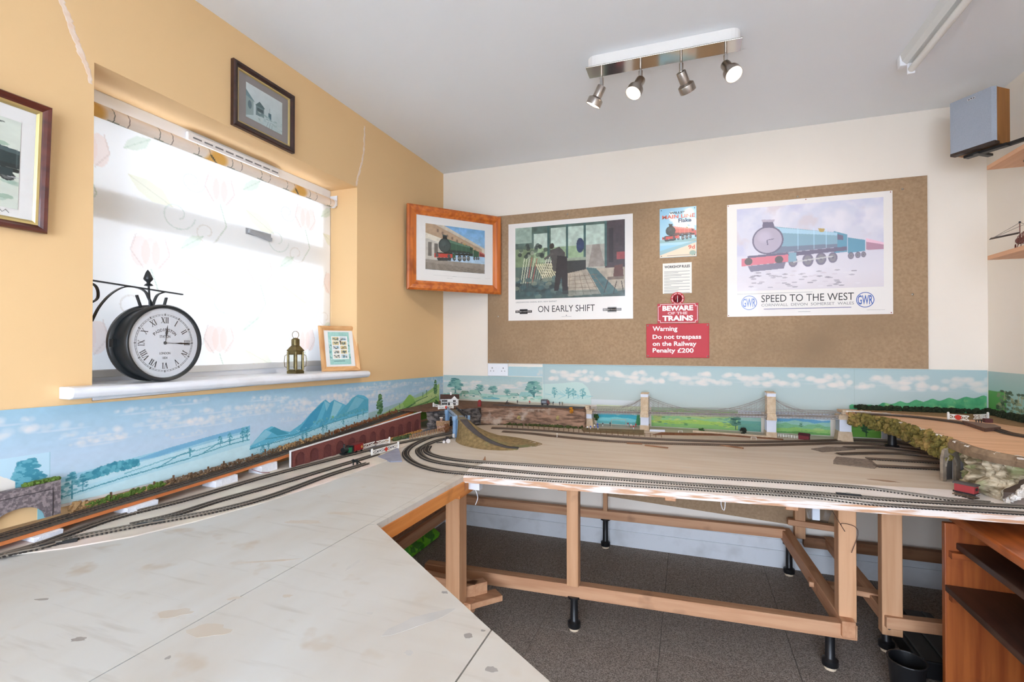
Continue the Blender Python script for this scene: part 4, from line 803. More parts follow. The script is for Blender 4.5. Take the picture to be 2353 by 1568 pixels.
for a in ((965, 1428, .062, .016, .97, m_st), (480, 1450, .035, .018, .2, m_st2), (400, 1410, .03, .014, .5, m_st2), (1075, 1462, .008, .007, 0, m_spot), (1022, 1362, .007, .005, 0, m_spot), (1130, 1540, .009, .007, 0, m_spot), (180, 1470, .012, .006, .4, m_spot), (386, 1512, .004, .004, 0, m_spot), (1110, 1450, .004, .003, 0, m_spot), (940, 1500, .008, .006, 0, m_st), (850, 1410, .006, .004, 0, m_st), (660, 1370, .01, .006, .3, m_st2), (540, 1375, .012, .006, .6, m_st2), (810, 1300, .006, .03, .1, m_st), (96, 1378, .014, .004, .4, m_spot), (700, 1200, .05, .014, .3, m_st2), (780, 1180, .04, .012, .2, m_st2), (620, 1290, .07, .005, .5, m_st2), (1740, 1098, .04, .008, .1, m_st2), (2030, 1105, .05, .012, -.15, M('brown_patch', S(150, 118, 90), .5)), (1290, 1043, .02, .004, .1, m_st2), (1575, 1075, .02, .004, .1, m_st2)): smear(*a)
# timbers
def timber(nm, p, q, w, h, m, upv=(0, 0, 1), par=LT): return MB().bar(p, q, w, h, upv).build(nm, m, par, bevel=.002, seg=1)
timber('beam', (.45, -1.02, .176), (2.215, -.915, .166), .046, .056, m_bx); timber('beam', (.05, -.075, .19), (2.12, -.075, .215), .04, .05, m_bx)
timber('beam', (2.125, -.05, .205), (2.185, -.955, .182), .045, .06, m_by); timber('beam', (2.33, -.05, .19), (2.37, -.75, .16), .045, .05, m_by)
timber('beam', (2.13, -.09, .285), (2.35, -.09, .275), .035, .03, m_bx); timber('beam', (2.125, -.6, .19), (2.40, -.62, .185), .05, .022, m_bx)
timber('beam', (.13, -.12, .135), (.13, -1.9, .135), .035, .06, m_by); timber('beam', (.10, -.12, .195), (.10, -1.9, .195), .035, .055, m_dkw); timber('beam', (.06, -1.25, .155), (.79, -1.235, .155), .05, .05, m_bx); timber('beam', (.06, -1.14, .20), (.78, -1.17, .20), .045, .05, m_bx)
timber('beam', (.72, -1.22, .20), (.80, -1.13, .20), .045, .05, m_bx); timber('beam', (.70, -1.30, .165), (.86, -1.12, .165), .07, .024, m_bx); timber('beam', (.06, -.12, .42), (.06, -1.7, .42), .045, .06, m_dkw)
timber('beam', (2.21, -.06, .18), (3.0, -.06, .18), .04, .055, m_dkw); timber('beam', (2.35, -.775, .155), (2.62, -.75, .155), .04, .045, m_bx)
for p0, w, d, z0 in (((.73, -1.27), .062, .07, .178), ((1.160, -1.005), .05, .05, .205), ((2.19, -.89), .058, .06, .196), ((1.15, -.075), .025, .03, .22), ((2.19, -.07), .05, .05, .2)):
    MB().box((p0[0]-w/2, p0[1]-d/2, z0), (p0[0]+w/2, p0[1]+d/2, TZ-TH)).build('post', m_bz, LT, bevel=.002, seg=1)
for x_, y_ in ((.10, -3.25), (.72, -3.25), (.10, -2.1), (.75, -2.35)): MB().box((x_-.03, y_-.03, .002), (x_+.03, y_+.03, TZ-TH)).build('post', m_bz, LT, bevel=.002, seg=1)
p4 = MB().box((2.343, -.775, .098), (2.411, -.73, TZ-TH)).build('post', m_bz, LT, bevel=.002, seg=1)
for x, z in ((2.366, .125), (2.39, .145)): MB().lathe([(.005, 0), (.004, .002), (0, .003)], (x, -.775, z), (0, -1, 0), 10).build('bolt', m_screw, p4)


timber('joist', (IC[0]-.03, IC[1]-.02, TZ-TH-.032), (IC[0]-.03, -.15, TZ-TH-.032), .05, .06, m_fas)
for px in (1290, 1540, 1822):
    c = hz(px, {1290: 1120, 1540: 1143, 1822: 1164}[px], TZ-.045); timber('joist', (c.x, c.y+.012, TZ-TH-.03), (c.x, -.15, TZ-TH-.03), .038, .03, m_by)
c = hz(1085, 1112, TZ-.04); MB().box((c.x-.025, c.y-.0, TZ-TH-.045), (c.x+.03, c.y+.03, TZ-TH-.012)).build('corner_block', m_gloss, LT)
m_bp = M('black_plastic', S(22, 22, 24), .4)
def foot(x, y, zt):
    f = MB().lathe([(.026, .013), (.028, .016), (.028, .036), (.020, .042), (.017, .046), (.016, zt-.012), (.030, zt-.008), (.030, zt)], (x, y, 0), n=20).build('foot', m_bp, LT, smooth=True); MB().lathe([(.020, .0002), (.022, .013)], (x, y, 0), n=16).build('foot_pad', M('cream_pad', S(222, 202, 174), .7), f)
foot(1.158, -.985, .15); foot(2.135, -.905, .145); foot(1.15, -.075, .18); foot(2.135, -.10, .175); foot(.74, -1.2, .13); foot(2.38, -.7, .135)
# board leaning on the back wall under the table
lb = MB(); lb.add([(1.15, -.026, .30), (2.40, -.026, .235), (2.40, -.026, .66), (1.15, -.026, .66), (1.15, -.022, .30), (2.40, -.022, .235), (2.40, -.022, .66), (1.15, -.022, .66)], [(0, 1, 2, 3), (7, 6, 5, 4), (0, 4, 5, 1), (1, 5, 6, 2), (2, 6, 7, 3), (3, 7, 4, 0)])
tag(lb.build('spare_board', m_hard), 'brown hardboard sheet against the wall under the table', 'board')
# clear plastic tray hanging under the table
px_ = hz(1885, 1172, .69); ct = thing('plastic_tray', 'clear plastic tray hung under the table front', 'tray', (px_.x, px_.y+.03, .64)); m_clr = glass('clear_plastic', (.82, .84, .86), .1, 1.5)
b = MB(); w, d, z0, z1 = .085, .06, TZ-TH-.085, TZ-TH-.016; cx, cy = px_.x, px_.y+.035
rows = [[(cx-w/2+i, cy-d/2+i, z), (cx+w/2-i, cy-d/2+i, z), (cx+w/2-i, cy+d/2-i, z), (cx-w/2+i, cy+d/2-i, z)] for i, z in ((0, z1), (.012, z0+.02), (.016, z0))]
b.loft(rows, closed=True); b.add(rows[-1], [(0, 1, 2, 3)]); b.build('tray_shell', m_clr, ct); MB().box((cx-w/2-.004, cy-d/2-.003, z1-.003), (cx+w/2+.004, cy-d/2+.002, z1)).build('tray_rim', M('plastic_rim', S(206, 208, 210), .3), ct); MB().box((cx-.018, cy-.01, z0+.004), (cx+.004, cy+.012, z0+.045)).build('white_part', m_gloss, ct)
# loose wires
def wire(nm, pts, r, m, lab): tag(MB().tube(spline(pts, .01), r, 6).build(nm, m, smooth=True), lab, 'wire')
q = hz(1915, 1175, TZ-TH-.015); wire('loose_wire', [(q.x, q.y+.03, TZ-TH-.016), (2.13, -1.12, .60), (2.16, -.96, .575), (2.21, -.93, .56), (2.222, -.926, .53), (2.2, -.93, .46)], .0012, M('brown_wire', S(80, 56, 44), .6), 'thin brown wire hanging beside the right table post')
q = hz(1665, 1150, TZ-TH-.015); wire('loose_wire', [(q.x, q.y+.12, TZ-TH-.004), (q.x-.004, q.y+.12, .66), (q.x+.006, q.y+.12, .64), (q.x+.01, q.y+.125, .67), (q.x+.008, q.y+.13, TZ-TH-.004)], .0012, m_upvc, 'short white wire loop under the table middle')
q = hz(1068, 1120, TZ-TH-.03); wire('loose_wire', [(q.x+.0, q.y+.1, TZ-TH-.07), (q.x+.01, q.y+.1, .63), (q.x+.0, q.y+.1, .6)], .0016, m_upvc, 'white wire end by the inner table corner')
# green bag and dark things
gb = MB(); R_ = []
for k in range(9):
    t = k/8; R_.append([(0.03+.006*math.sin(k*1.3), -.62+.33*t, .008), (.05+.012*math.cos(k*2), -.62+.33*t, .06+.008*math.sin(k*1.9)), (.09, -.62+.33*t, .066+.006*math.cos(k*1.1)), (.125+.008*math.sin(k*1.7), -.62+.33*t, .035), (.12, -.62+.33*t, .008)])
gb.loft(R_, closed=True); gb.add(R_[0], [(4, 3, 2, 1, 0)]); gb.add(R_[-1], [(0, 1, 2, 3, 4)])
tag(gb.build('carrier_bag', M('lime_green_bag', S(112, 190, 40), .5, col2=S(60, 130, 30), scale=14, lo=.52, hi=.56), smooth=True), 'lime green bag on the carpet below the left table', 'bag')
# pine desk unit at the right
m_px = wood('orange_pine_x', S(150, 78, 34), S(124, 58, 20), 'x', .4, .25); m_py = wood('orange_pine_y', S(176, 92, 40), S(146, 70, 24), 'y', .4, .25); m_pz = wood('orange_pine_z', S(156, 84, 36), S(128, 60, 22), 'z', .4, .25); m_dks = wood('shaded_shelf_y', S(60, 34, 24), S(42, 24, 16), 'y', .5, .2)  # shelves and back get a darkened tone for the shade inside the unit
dk = thing('pine_bookcase', 'orange pine open shelf unit under the table right end', 'bookcase', (2.72, -2.0, 0)); UX, UY0, UY1 = 2.415, -3.0, -1.075
MB().box((UX, UY1-.022, .002), (RW-.025, UY1, .655)).build('side_panel', m_pz, dk, bevel=.003); MB().box((UX, UY0, .002), (RW-.025, UY0+.022, .655)).build('side_panel', m_pz, dk, bevel=.003); MB().box((UX+.025, UY0-.02, .655), (RW-.002, UY1+.02, .683)).build('desk_top', m_py, dk, bevel=.006)
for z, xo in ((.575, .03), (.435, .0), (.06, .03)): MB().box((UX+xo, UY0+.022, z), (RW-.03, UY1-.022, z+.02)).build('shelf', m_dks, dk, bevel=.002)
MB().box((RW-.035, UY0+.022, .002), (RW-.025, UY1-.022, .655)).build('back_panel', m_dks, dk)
for z in (.567, .427): MB().box((UX+.01, UY1-.045, z-.02), (RW-.05, UY1-.022, z)).build('batten', m_px, dk)
tb_ = thing('equipment_box', 'black slatted box on the floor behind the table post', 'box', (2.47, -.62, 0)); b = MB().box((2.43, -.86, .004), (2.62, -.45, .07)).build('case', m_bp, tb_, bevel=.006)
for k in range(3): MB().bar((2.445+k*.07, -.855, .073), (2.445+k*.07, -.46, .073), .006, .005).build('rib', M('dark_grey_rib', S(52, 54, 56), .4), tb_)
ts = thing('waste_bin', 'black round bin beside the pine bookcase', 'bin', (2.34, -1.12, 0)); MB().lathe([(.045, .002), (.055, .13), (.058, .135), (.053, .135), (.044, .01)], (2.345, -1.0, 0), n=24).build('bin_body', m_bp, ts, smooth=True); MB().tube([(2.345+.057*math.cos(a), -1.0+.057*math.sin(a), .135) for a in np.linspace(0, 2*PI, 25)[:-1]], .003, 6, closed=True).build('bin_rim', m_bp, ts)
# ================================================================== the model railway
def zat(py, x, y):
    lo, hi = -1., 4.
    for _ in range(50):
        m = (lo+hi)/2; d = Vector((x, y, m))-CAM; yy = 784-FPX*d.dot(up)/d.dot(fw)
        if yy > py: lo = m
        else: hi = m
    return m
m_rail = M('nickel_rail', S(150, 140, 128), .35, .6); m_slp = M('dark_sleeper', S(46, 40, 36), .8); m_railb = M('brown_rail', S(112, 92, 76), .45, .4)
def track(label, pts, rail=None, slp=None, bed=None, group='model railway tracks', z=TZ+.0015):
    P = spline([(p[0], p[1], p[2] if len(p) > 2 else z) for p in pts], .012)
    t = thing('railway_track', label, 'model track', P[len(P)//2], group)
    N = []
    for i in range(len(P)):
        d = (P[min(i+1, len(P)-1)]-P[max(i-1, 0)]); d.z = 0; d.normalize(); N.append((d, Vector((-d.y, d.x, 0))))
    for s in (-1, 1):
        b = MB(); rows = []
        for p, (d, n) in zip(P, N): c = p+n*s*.0088; rows.append([c-n*.0011+Z_*.0022, c+n*.0011+Z_*.0022, c+n*.0011+Z_*.0056, c-n*.0011+Z_*.0056])
        b.loft(rows, closed=True).build('rail', rail or m_rail, t)
    b = MB(); L = 0
    for i in range(len(P)-1):
        seg = (P[i+1]-P[i]).length; L += seg
        while L > .0095:
            L -= .0095; d, n = N[i]; c = P[i+1]-(P[i+1]-P[i])*(L/max(seg, 1e-6)); b.bar(c-n*.0165+Z_*.0012, c+n*.0165+Z_*.0012, .0046, .0022)
    tag(b.build('sleepers', slp or m_slp, t), kind='stuff')
    if bed:
        b = MB(); rows = []
        for p, (d, n) in zip(P, N): rows.append([p+n*.021-Z_*.0012, p+n*.017+Z_*.0014, p-n*.017+Z_*.0014, p-n*.021-Z_*.0012])
        b.loft(rows).build('ballast_bed', bed, t)
    return t
def px(*ps, z=TZ): return [xy(*p, z) for p in ps]
m_bal = M('grey_brown_ballast', S(108, 96, 82), .9, col2=S(78, 68, 58), scale=300, bump=.5); m_balb = M('brown_ballast', S(134, 112, 90), .9, col2=S(100, 80, 62), scale=300, bump=.5); m_blackb = M('black_track_base', S(40, 38, 40), .6)
lz = TZ+.0045
track('rear track running past the brick wall to the level crossing', px((10, 1281), (100, 1254), (258, 1197), (430, 1152), (600, 1102), (735, 1066), (830, 1042), (905, 1024), (984, 1008), (1047, 996)), z=lz)
track('middle siding ending at the front crossing gate', px((300, 1212), (400, 1188), (500, 1156), (627, 1120), (755, 1081), (868, 1047)), z=lz)
track('front siding ending at the black buffer stop', [(.12, -2.70), (.118, -2.55)]+px((0, 1284), (100, 1262), (172, 1242), (336, 1209), (500, 1178), (627, 1143), (755, 1096), (845, 1068)), z=lz)
track('outermost curved track along the front table edge', px((1060, 990), (1000, 1003), (955, 1021), (934, 1038), (935, 1053), (960, 1070), (1005, 1083), (1069, 1090), (1239, 1104), (1420, 1115), (1657, 1130), (1860, 1144), (2030, 1163), (2353, 1183))+[(RW-.06, FRe[1]+.02)], bed=None)
track('middle curved track on the white painted strip', px((1056, 1003), (1005, 1014), (970, 1029), (962, 1040), (975, 1054), (1005, 1064), (1052, 1071), (1111, 1078), (1239, 1090), (1420, 1103), (1538, 1112), (1700, 1123), (1860, 1135), (2080, 1153), (2353, 1168))+[(RW-.06, FRe[1]+.09)])
track('innermost curved track bounding the bare plywood', px((985, 1026), (981, 1040), (1005, 1051), (1058, 1060), (1111, 1064), (1239, 1072), (1420, 1084), (1574, 1096), (1800, 1110), (1979, 1123), (2080, 1136), (2180, 1150), (2280, 1159)))
r_ = dict(rail=m_railb)
track('rear line below the suspension bridge', px((1130, 985), (1180, 987), (1262, 992), (1370, 1001), (1500, 1010), (1620, 1015), (1720, 1017), (1860, 1015), (1953, 1013), (2055, 1018), (2190, 1042))+[(2.75, -.3)], bed=m_bal, **r_)
track('second line below the suspension bridge', px((1155, 993), (1221, 998), (1275, 1004), (1384, 1014), (1500, 1020), (1620, 1023), (1720, 1025), (1860, 1022), (1927, 1020), (2030, 1024), (2132, 1036), (2200, 1050))+[(2.72, -.40)], bed=m_balb, **r_)
track('uppermost siding under the raised deck', px((1940, 1030), (2030, 1031), (2100, 1038), (2175, 1052))+[(2.72, -.52)], bed=m_bal, **r_)
track('second siding under the raised deck', px((1925, 1045), (2030, 1043), (2100, 1047), (2175, 1058))+[(2.72, -.6)], bed=m_bal, **r_)
track('third siding entering the rock tunnel', px((1990, 1056), (2080, 1061), (2175, 1068))+[(2.72, -.68)], **r_)
track('lowest siding entering the rock tunnel', px((2010, 1073), (2090, 1077), (2175, 1082))+[(2.72, -.76)], **r_)
track('short spur carrying the red brake van', px((2190, 1137), (2220, 1143), (2245, 1150)), rail=m_railb, slp=m_slp)
# ballast patches and point motors
m_tp = M('grey_ballast_patch', S(140, 124, 110), .9, col2=S(110, 96, 84), scale=120, bump=.3)
def patch(nm, pts, m, lab, th=.003, cat='ballast'): tag(MB().prism([xy(*p) for p in pts], TZ+.0002, TZ+th).build(nm, m), lab, cat)
patch('ballast_patch', [(1864, 1033), (1900, 1028), (1950, 1030), (1966, 1034), (1930, 1037), (1890, 1040)], m_tp, 'small ragged ballast patch at the end of the upper siding')
patch('ballast_patch', [(1915, 1060), (1922, 1051), (2000, 1058), (2017, 1071), (2010, 1078), (1915, 1067)], m_tp, 'flat grey ballast patch at the end of the lower sidings')
patch('grey_road', [(868, 1052), (905, 1036), (915, 1031), (918, 1040), (924, 1062), (898, 1063)], M('slate_road_card', S(148, 150, 166), .8, col2=S(136, 138, 154), scale=20), 'slate grey road card in front of the crossing gate', .005, 'road')
patch('grey_road', [(835, 1036), (870, 1024), (895, 1024), (912, 1031), (868, 1046)], M('dark_road_card', S(116, 118, 124), .8), 'dark road card between the crossing gates', .0048, 'road')
for a, lab in (((345, 1207, .03, .008), 'black point motor on the middle siding'), ((135, 1254, .035, .008), 'black point motor at the left end of the sidings'), ((1950, 1141, .035, .006), 'black point motor on the white strip')):
    c = hz(a[0], a[1]); d = Vector((.55, .83, 0)) if a[0] < 900 else Vector((1, -.03, 0)); t = thing('point_motor', lab, 'point motor', c, 'point motors'); MB().bar(c-d*a[2]+Z_*.005, c+d*a[2]+Z_*.005, .012, .008).build('motor_case', m_bp, t, bevel=.001); MB().bar(c-d*.006+Z_*.010, c+d*.006+Z_*.010, .005, .003).build('tie_bar', m_rail, t)
# offcuts
for a, b_, lab in (((1482, 1025), (1535, 1031), 'thin wood offcut lying on the plywood'), ((1440, 1020), (1476, 1022), 'dark track offcut beside the second line'), ((1653, 1024), (1708, 1032), 'longer wood offcut beside the second line')):
    p, q = hz(*a), hz(*b_); t = MB().bar(p+Z_*.003, q+Z_*.003, .012, .005).build('wood_offcut', m_dkw, None, bevel=.001); tag(t, lab, 'offcut')

# ------------------------------------------------------------------ ramp along the window wall
RP = [(-2.72, .767), (-2.39, .770), (-2.15, .775), (-1.86, .780), (-1.62, .788), (-1.2, .806), (-.8, .83), (-.5, .848)]
def rz(y): return float(np.interp(y, [a for a, _ in RP], [b for _, b in RP]))
rp = thing('track_ramp', 'long rising track ramp on foam blocks below the window', 'track ramp', (.055, -1.5, TZ))
ys = np.linspace(-2.7, -.56, 62); xF = lambda y: .092 if y < -1.6 else .10
b = MB(); b.loft([[(.022, y, rz(y)-.009), (xF(y), y, rz(y)-.009), (xF(y), y, rz(y)), (.022, y, rz(y))] for y in ys], closed=True); b.build('ramp_plank', wood('ramp_ply', S(206, 126, 70), S(186, 104, 52), 'y', .7), rp)
b = MB(); rows = []
for y in np.linspace(-2.7, -.56, 250): rows.append([(.022, y, rz(y)+.001)]+[(.028+.06*k/5, y, rz(y)+.0022+random.uniform(0, .0014)) for k in range(6)]+[(.0895, y, rz(y)+.0004)])
b.loft(rows).build('ballast_bed', M('dark_ramp_ballast', S(98, 84, 70), .95, col2=S(70, 60, 50), scale=220, bump=.5), rp)
for s in (-1, 1):
    b = MB(); rows = [[(.056+s*.0088-.001, y, rz(y)+.003), (.056+s*.0088+.001, y, rz(y)+.003), (.056+s*.0088+.001, y, rz(y)+.0062), (.056+s*.0088-.001, y, rz(y)+.0062)] for y in ys]; b.loft(rows, closed=True).build('rail', m_railb, rp)
b = MB()
for y in np.arange(-2.695, -.56, .0095): b.cbox((.056, y, rz(y)+.0034), (.033, .0045, .002))
tag(b.build('sleepers', m_slp, rp), kind='stuff')
m_foam = M('white_foam', S(240, 242, 246), .8, col2=S(228, 230, 238), scale=120, bump=.3)
for (a0, a1), y0, y1, lab in (((45, 95), -2.345, -2.285, 'white foam block furthest left under the ramp'), ((258, 338), -2.13, -2.045, 'white foam block left of middle under the ramp'), ((480, 535), -1.85, -1.765, 'white foam block right of middle under the ramp'), ((620, 662), -1.66, -1.585, 'white foam block at the brick wall end')):
    b = MB(); ns = 5; rows = [[(.04, y, TZ+.0035), (.104+random.uniform(-.002, .002), y, TZ+.0035), (.106+random.uniform(-.002, .001), y, rz(y)-.010), (.04, y, rz(y)-.010)] for y in np.linspace(y0, y1, ns)]
    b.loft(rows, closed=True); b.add(rows[0], [(3, 2, 1, 0)]); b.add(rows[-1], [(0, 1, 2, 3)]); tag(b.build('foam_block', m_foam), lab, 'foam block', 'foam blocks under the ramp')
tag(MB().tube(spline([(.10, -1.70, .775), (.115, -1.685, .765), (.108, -1.66, .755), (.125, -1.64, .751)], .006), .0012, 6).build('red_wire', M('red_wire_sheath', S(130, 60, 66), .5)), 'thin red wires drooping from the ramp end', 'wire')
# lineside fence and scrub on the ramp
fe = thing('lineside_fence', 'tiny brown post fence along the ramp', 'fence', (.024, -1.6, .78)); m_fp = M('brown_fence', S(104, 74, 50), .8)
for k, y in enumerate(np.arange(-2.19, -.62, .062)): MB().box((.0255, y-.0022, rz(y)+.001), (.0295, y+.0022, rz(y)+.026+.004*math.sin(k*2.1))).build('fence_post', m_fp, fe)
b = MB(); b.tube([(.0275, y, rz(y)+.018) for y in np.arange(-2.19, -.63, .031)], .0008, 4); b.build('fence_wire', m_fp, fe)
def scrub(nm, lab, y0, y1, n, m, hh, x0=.0215, w=.012, cat='scrub'):
    b = MB()
    for k in range(n):
        y = random.uniform(y0, y1); r = random.uniform(.3, 1)*hh*.45; b.ball((x0+random.uniform(.004, w), y, rz(y)+r*.7+random.uniform(0, hh*.4)), r*.6, 5, 4, (.5, 1, .9), .5)
    tag(b.build(nm, m), lab, cat, kind='stuff')
m_sc = M('dead_scrub', S(132, 106, 78), .95, col2=S(88, 66, 48), scale=90); m_gr = M('lineside_grass', S(96, 122, 44), .95, col2=S(70, 92, 30), scale=90); m_oc = M('ochre_scrub', S(176, 142, 96), .95, col2=S(140, 104, 66), scale=90); m_rb = M('rust_scrub', S(140, 92, 56), .95, col2=S(112, 66, 40), scale=80)
scrub('lineside_grass', 'green grass strip beside the left end of the ramp', -2.20, -1.97, 150, m_gr, .026); scrub('lineside_scrub', 'pale dead scrub beside the stone arch', -2.235, -2.19, 40, m_oc, .036); scrub('lineside_scrub', 'brown dead bushes along the middle of the ramp', -1.97, -1.2, 420, m_sc, .026); scrub('lineside_scrub', 'ochre bushes behind the brick wall', -1.5, -1.25, 130, m_oc, .03); scrub('lineside_scrub', 'rusty scrub behind the brick wall end', -1.2, -.62, 320, m_rb, .026)
# stone viaduct card at the far left
va = thing('stone_arch', 'grey stone paper viaduct card at the left wall end', 'model viaduct', (.06, -2.4, .78)); m_stone = M('grey_stone_paper', S(142, 130, 130), .9, col2=S(104, 94, 96), scale=130, lo=.42, hi=.55, bump=.35, bscale=160)
y1 = -2.258; zb = .786; zt = .872; arc = [(-2.29-.055*(1-math.cos(t))+0, zb+.040*math.sin(t)) for t in np.linspace(0, PI, 15)]
poly = [(-2.64, zb), (-2.64, zt), (y1, zt+.004), (y1, zb)]+[(float(a), float(c)) for a, c in arc]
MB().prism(poly, .034, .042, lambda u, v, w: (w, u, v)).build('stone_face', m_stone, va)
b = MB(); b.box((.0425, -2.63, zt-.016), (.0432, y1-.018, zt-.0145)); b.build('ledge_line', M('dark_line', S(60, 54, 56), .9), va); b = MB(); b.box((.0425, y1-.0185, zb), (.0432, y1-.017, zt-.0145)); b.build('pier_line', MATS['dark_line'], va)
MB().box((.022, -2.64, zt-.001), (.036, y1, zt+.003)).build('parapet', m_stone, va)
b = MB()
for k in range(90): b.ball((.03+random.uniform(-.005, .005), random.uniform(-2.33, y1), zt+.004+random.uniform(0, .006)), .006, 5, 4, (1, 1, .7), .4)
tag(b.build('grass_top', m_gr, va), kind='stuff')
MB().box((.0235, -2.40, zb-.005), (.0245, -2.289, zb+.045)).build('apricot_backing', m_orange, va); MB().box((.0247, -2.30, zb-.005), (.0257, -2.268, zb+.045)).build('sky_backing', M('pale_sky_card', S(150, 200, 206), .9), va)

# brick retaining wall with blind arches
Bq = [xy(668, 1077), xy(784, 1045), xy(880, 1017), xy(967, 991)]; Bt = [zat(1036, *Bq[0]), zat(1002, *Bq[1]), zat(972, *Bq[2]), zat(946, *Bq[3])]
P0, P1 = Vector((*Bq[0], 0)), Vector((*Bq[3], 0)); du_ = (P1-P0); LW = du_.length; du_.normalize(); dnn = Vector((du_.y, -du_.x, 0))
zt0, zt1 = Bt[0], Bt[3]
rw = thing('retaining_wall', 'red brick model retaining wall with blind arches', 'model wall', P0+du_*LW/2+Vector((0, 0, TZ+.0035)))
m_brick = M('brick_paper', S(122, 66, 58), .85, col2=S(108, 56, 50), scale=160, bump=.1); m_brd = M('brick_recess_shade', S(104, 54, 50), .9, col2=S(92, 46, 44), scale=160); m_cop = M('white_coping', S(226, 222, 220), .7)  # recess brick coloured darker to shade the blind arches
def WQ(u, v, w): p = P0+du_*u+dnn*w; return (p.x, p.y, v)
def top(u): return zt0+(zt1-zt0)*u/LW
zb = TZ+.0035; n_ar = 12; aw = LW/(n_ar+.2)
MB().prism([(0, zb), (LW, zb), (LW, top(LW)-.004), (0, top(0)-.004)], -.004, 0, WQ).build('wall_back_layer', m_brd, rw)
for k in range(n_ar):
    u0 = .1*aw+k*aw; u1 = u0+aw; cu = (u0+u1)/2; r = aw*.33; sp = zb+(top(cu)-zb)*.42
    arch = [(cu+r*math.cos(t), sp+r*1.0*math.sin(t)) for t in np.linspace(0, PI, 13)]
    MB().prism([(u0, zb), (u0, top(u0)-.004), (u1, top(u1)-.004), (u1, zb), (cu+r, zb)]+[(float(a), float(c)) for a, c in arch]+[(cu-r, zb)], 0, .0045, WQ).build('arch_bay', m_brick, rw)
MB().prism([(-.002, top(0)-.004), (LW, top(LW)-.004), (LW, top(LW)), (-.002, top(0))], -.005, .006, WQ).build('coping', m_cop, rw); MB().prism([(-.003, zb), (.0, zb), (.0, top(0)), (-.003, top(0))], -.005, .003, WQ).build('end_edge', m_cop, rw)
# flower bed, hedge and fence behind the crossing
b = MB()
for k in range(90): t = random.random(); q = Vector((*xy(885+t*85, 1018-t*25), TZ+.006)); b.ball(q+Vector((0, 0, random.uniform(0, .006))), .006, 5, 4, jit=.4)
tag(b.build('flower_border', M('ochre_flowers', S(206, 160, 84), .9, col2=S(150, 96, 56), scale=120)), 'ochre flower border at the foot of the brick wall', 'flowers', kind='stuff')
patch('grey_road', [(905, 1014), (990, 985), (1010, 990), (940, 1010)], MATS['dark_road_card'], 'dark model road leading to the cottage', .004, 'road')
b = MB()
for k in range(60): t = random.random(); q = Vector((*xy(905+t*40, 1016-t*10), TZ+.008)); b.ball(q+Vector((0, 0, random.uniform(0, .008))), .008, 5, 4, jit=.4)
tag(b.build('hedge', M('dark_hedge', S(84, 98, 56), .95, col2=S(60, 72, 40), scale=100)), 'low green hedge beside the crossing gates', 'hedge', kind='stuff')
fe = thing('paling_fence', 'tan paling fence curving beside the rear track', 'fence', hz(990, 1000)); Pf = spline([Vector((*xy(942, 1012), TZ+.002)), Vector((*xy(990, 999), TZ+.002)), Vector((*xy(1045, 987), TZ+.002))], .02)
m_tan = M('tan_fence', S(170, 130, 92), .8)
for p in Pf: MB().box((p.x-.0015, p.y-.0015, TZ), (p.x+.0015, p.y+.0015, TZ+.026)).build('fence_post', m_tan, fe)
for zz in (.008, .014, .02): MB().tube([p+Z_*zz for p in Pf], .0014, 4).build('fence_rail', m_tan, fe)

# ------------------------------------------------------------------ level crossing gates
m_gw = M('white_plastic', S(240, 236, 228), .5); m_gr_ = M('red_plastic', S(206, 60, 40), .5)
def gate(lab, p, q, h, nx=2, target=None, grp='level crossing gates', zt_=0., posts=(1, 1)):
    p = Vector(p); q = Vector(q); t = thing('crossing_gate', lab, 'model gate', (p+q)/2, grp); d = (q-p).normalized()
    for e, s in ((p, posts[0]), (q, posts[1])):
        if s: k = MB().box((e.x-.0035, e.y-.0035, e.z), (e.x+.0035, e.y+.0035, e.z+h*1.35)).build('gate_post', m_gw, t); MB().lathe([(.0045, 0), (.004, .002), (0, .004)], (e.x, e.y, e.z+h*1.35), n=8).build('post_cap', m_gw, k)
    for zz in (.25, 1.05): MB().bar(p+Z_*h*zz, q+Z_*h*zz, .0025, .004).build('gate_rail', m_gw, t)
    for k in range(nx):
        a = p+(q-p)*(k/nx); c = p+(q-p)*((k+1)/nx); MB().bar(a+Z_*h*.25, c+Z_*h*1.05, .0018, .0022).build('brace', m_gw, t); MB().bar(a+Z_*h*1.05, c+Z_*h*.25, .0018, .0022).build('brace', m_gw, t)
        if k: MB().bar(a+Z_*h*.25, a+Z_*h*1.05, .002, .0025, d).build('stile', m_gw, t)
    if target:
        c = (p+q)/2+Z_*h*.65; n = Vector((d.y, -d.x, 0)); r = h*.5
        if target == 'diamond': b = MB(); b.add([c+n*.003-d*r*1.1, c+n*.003+Z_*r, c+n*.003+d*r*1.1, c+n*.003-Z_*r, c+n*.0045-d*r*1.1, c+n*.0045+Z_*r, c+n*.0045+d*r*1.1, c+n*.0045-Z_*r], [(3, 2, 1, 0), (4, 5, 6, 7), (0, 1, 5, 4), (1, 2, 6, 5), (2, 3, 7, 6), (3, 0, 4, 7)]); b.build('red_target', m_gr_, t)
        else: MB().lathe([(r*.95, 0), (r*.95, .002)], c+n*.003, n, 18).build('round_target', m_gr_ if target == 'red' else m_gw, t)
def Pz(a, b_, z=TZ+.004): v = hz(a, b_, z); v.z = z; return v
gate('white crossing gate with red diamond nearest the viewer', Pz(855, 1049), Pz(915, 1031), .022, 4, 'diamond'); gate('white crossing gate behind, next to the red wagon', Pz(833, 1034), Pz(861, 1026), .021, 2, posts=(1, 0)); gate('white crossing gate behind, next to the low hedge', Pz(865, 1026), Pz(895, 1019), .021, 2, posts=(0, 1))
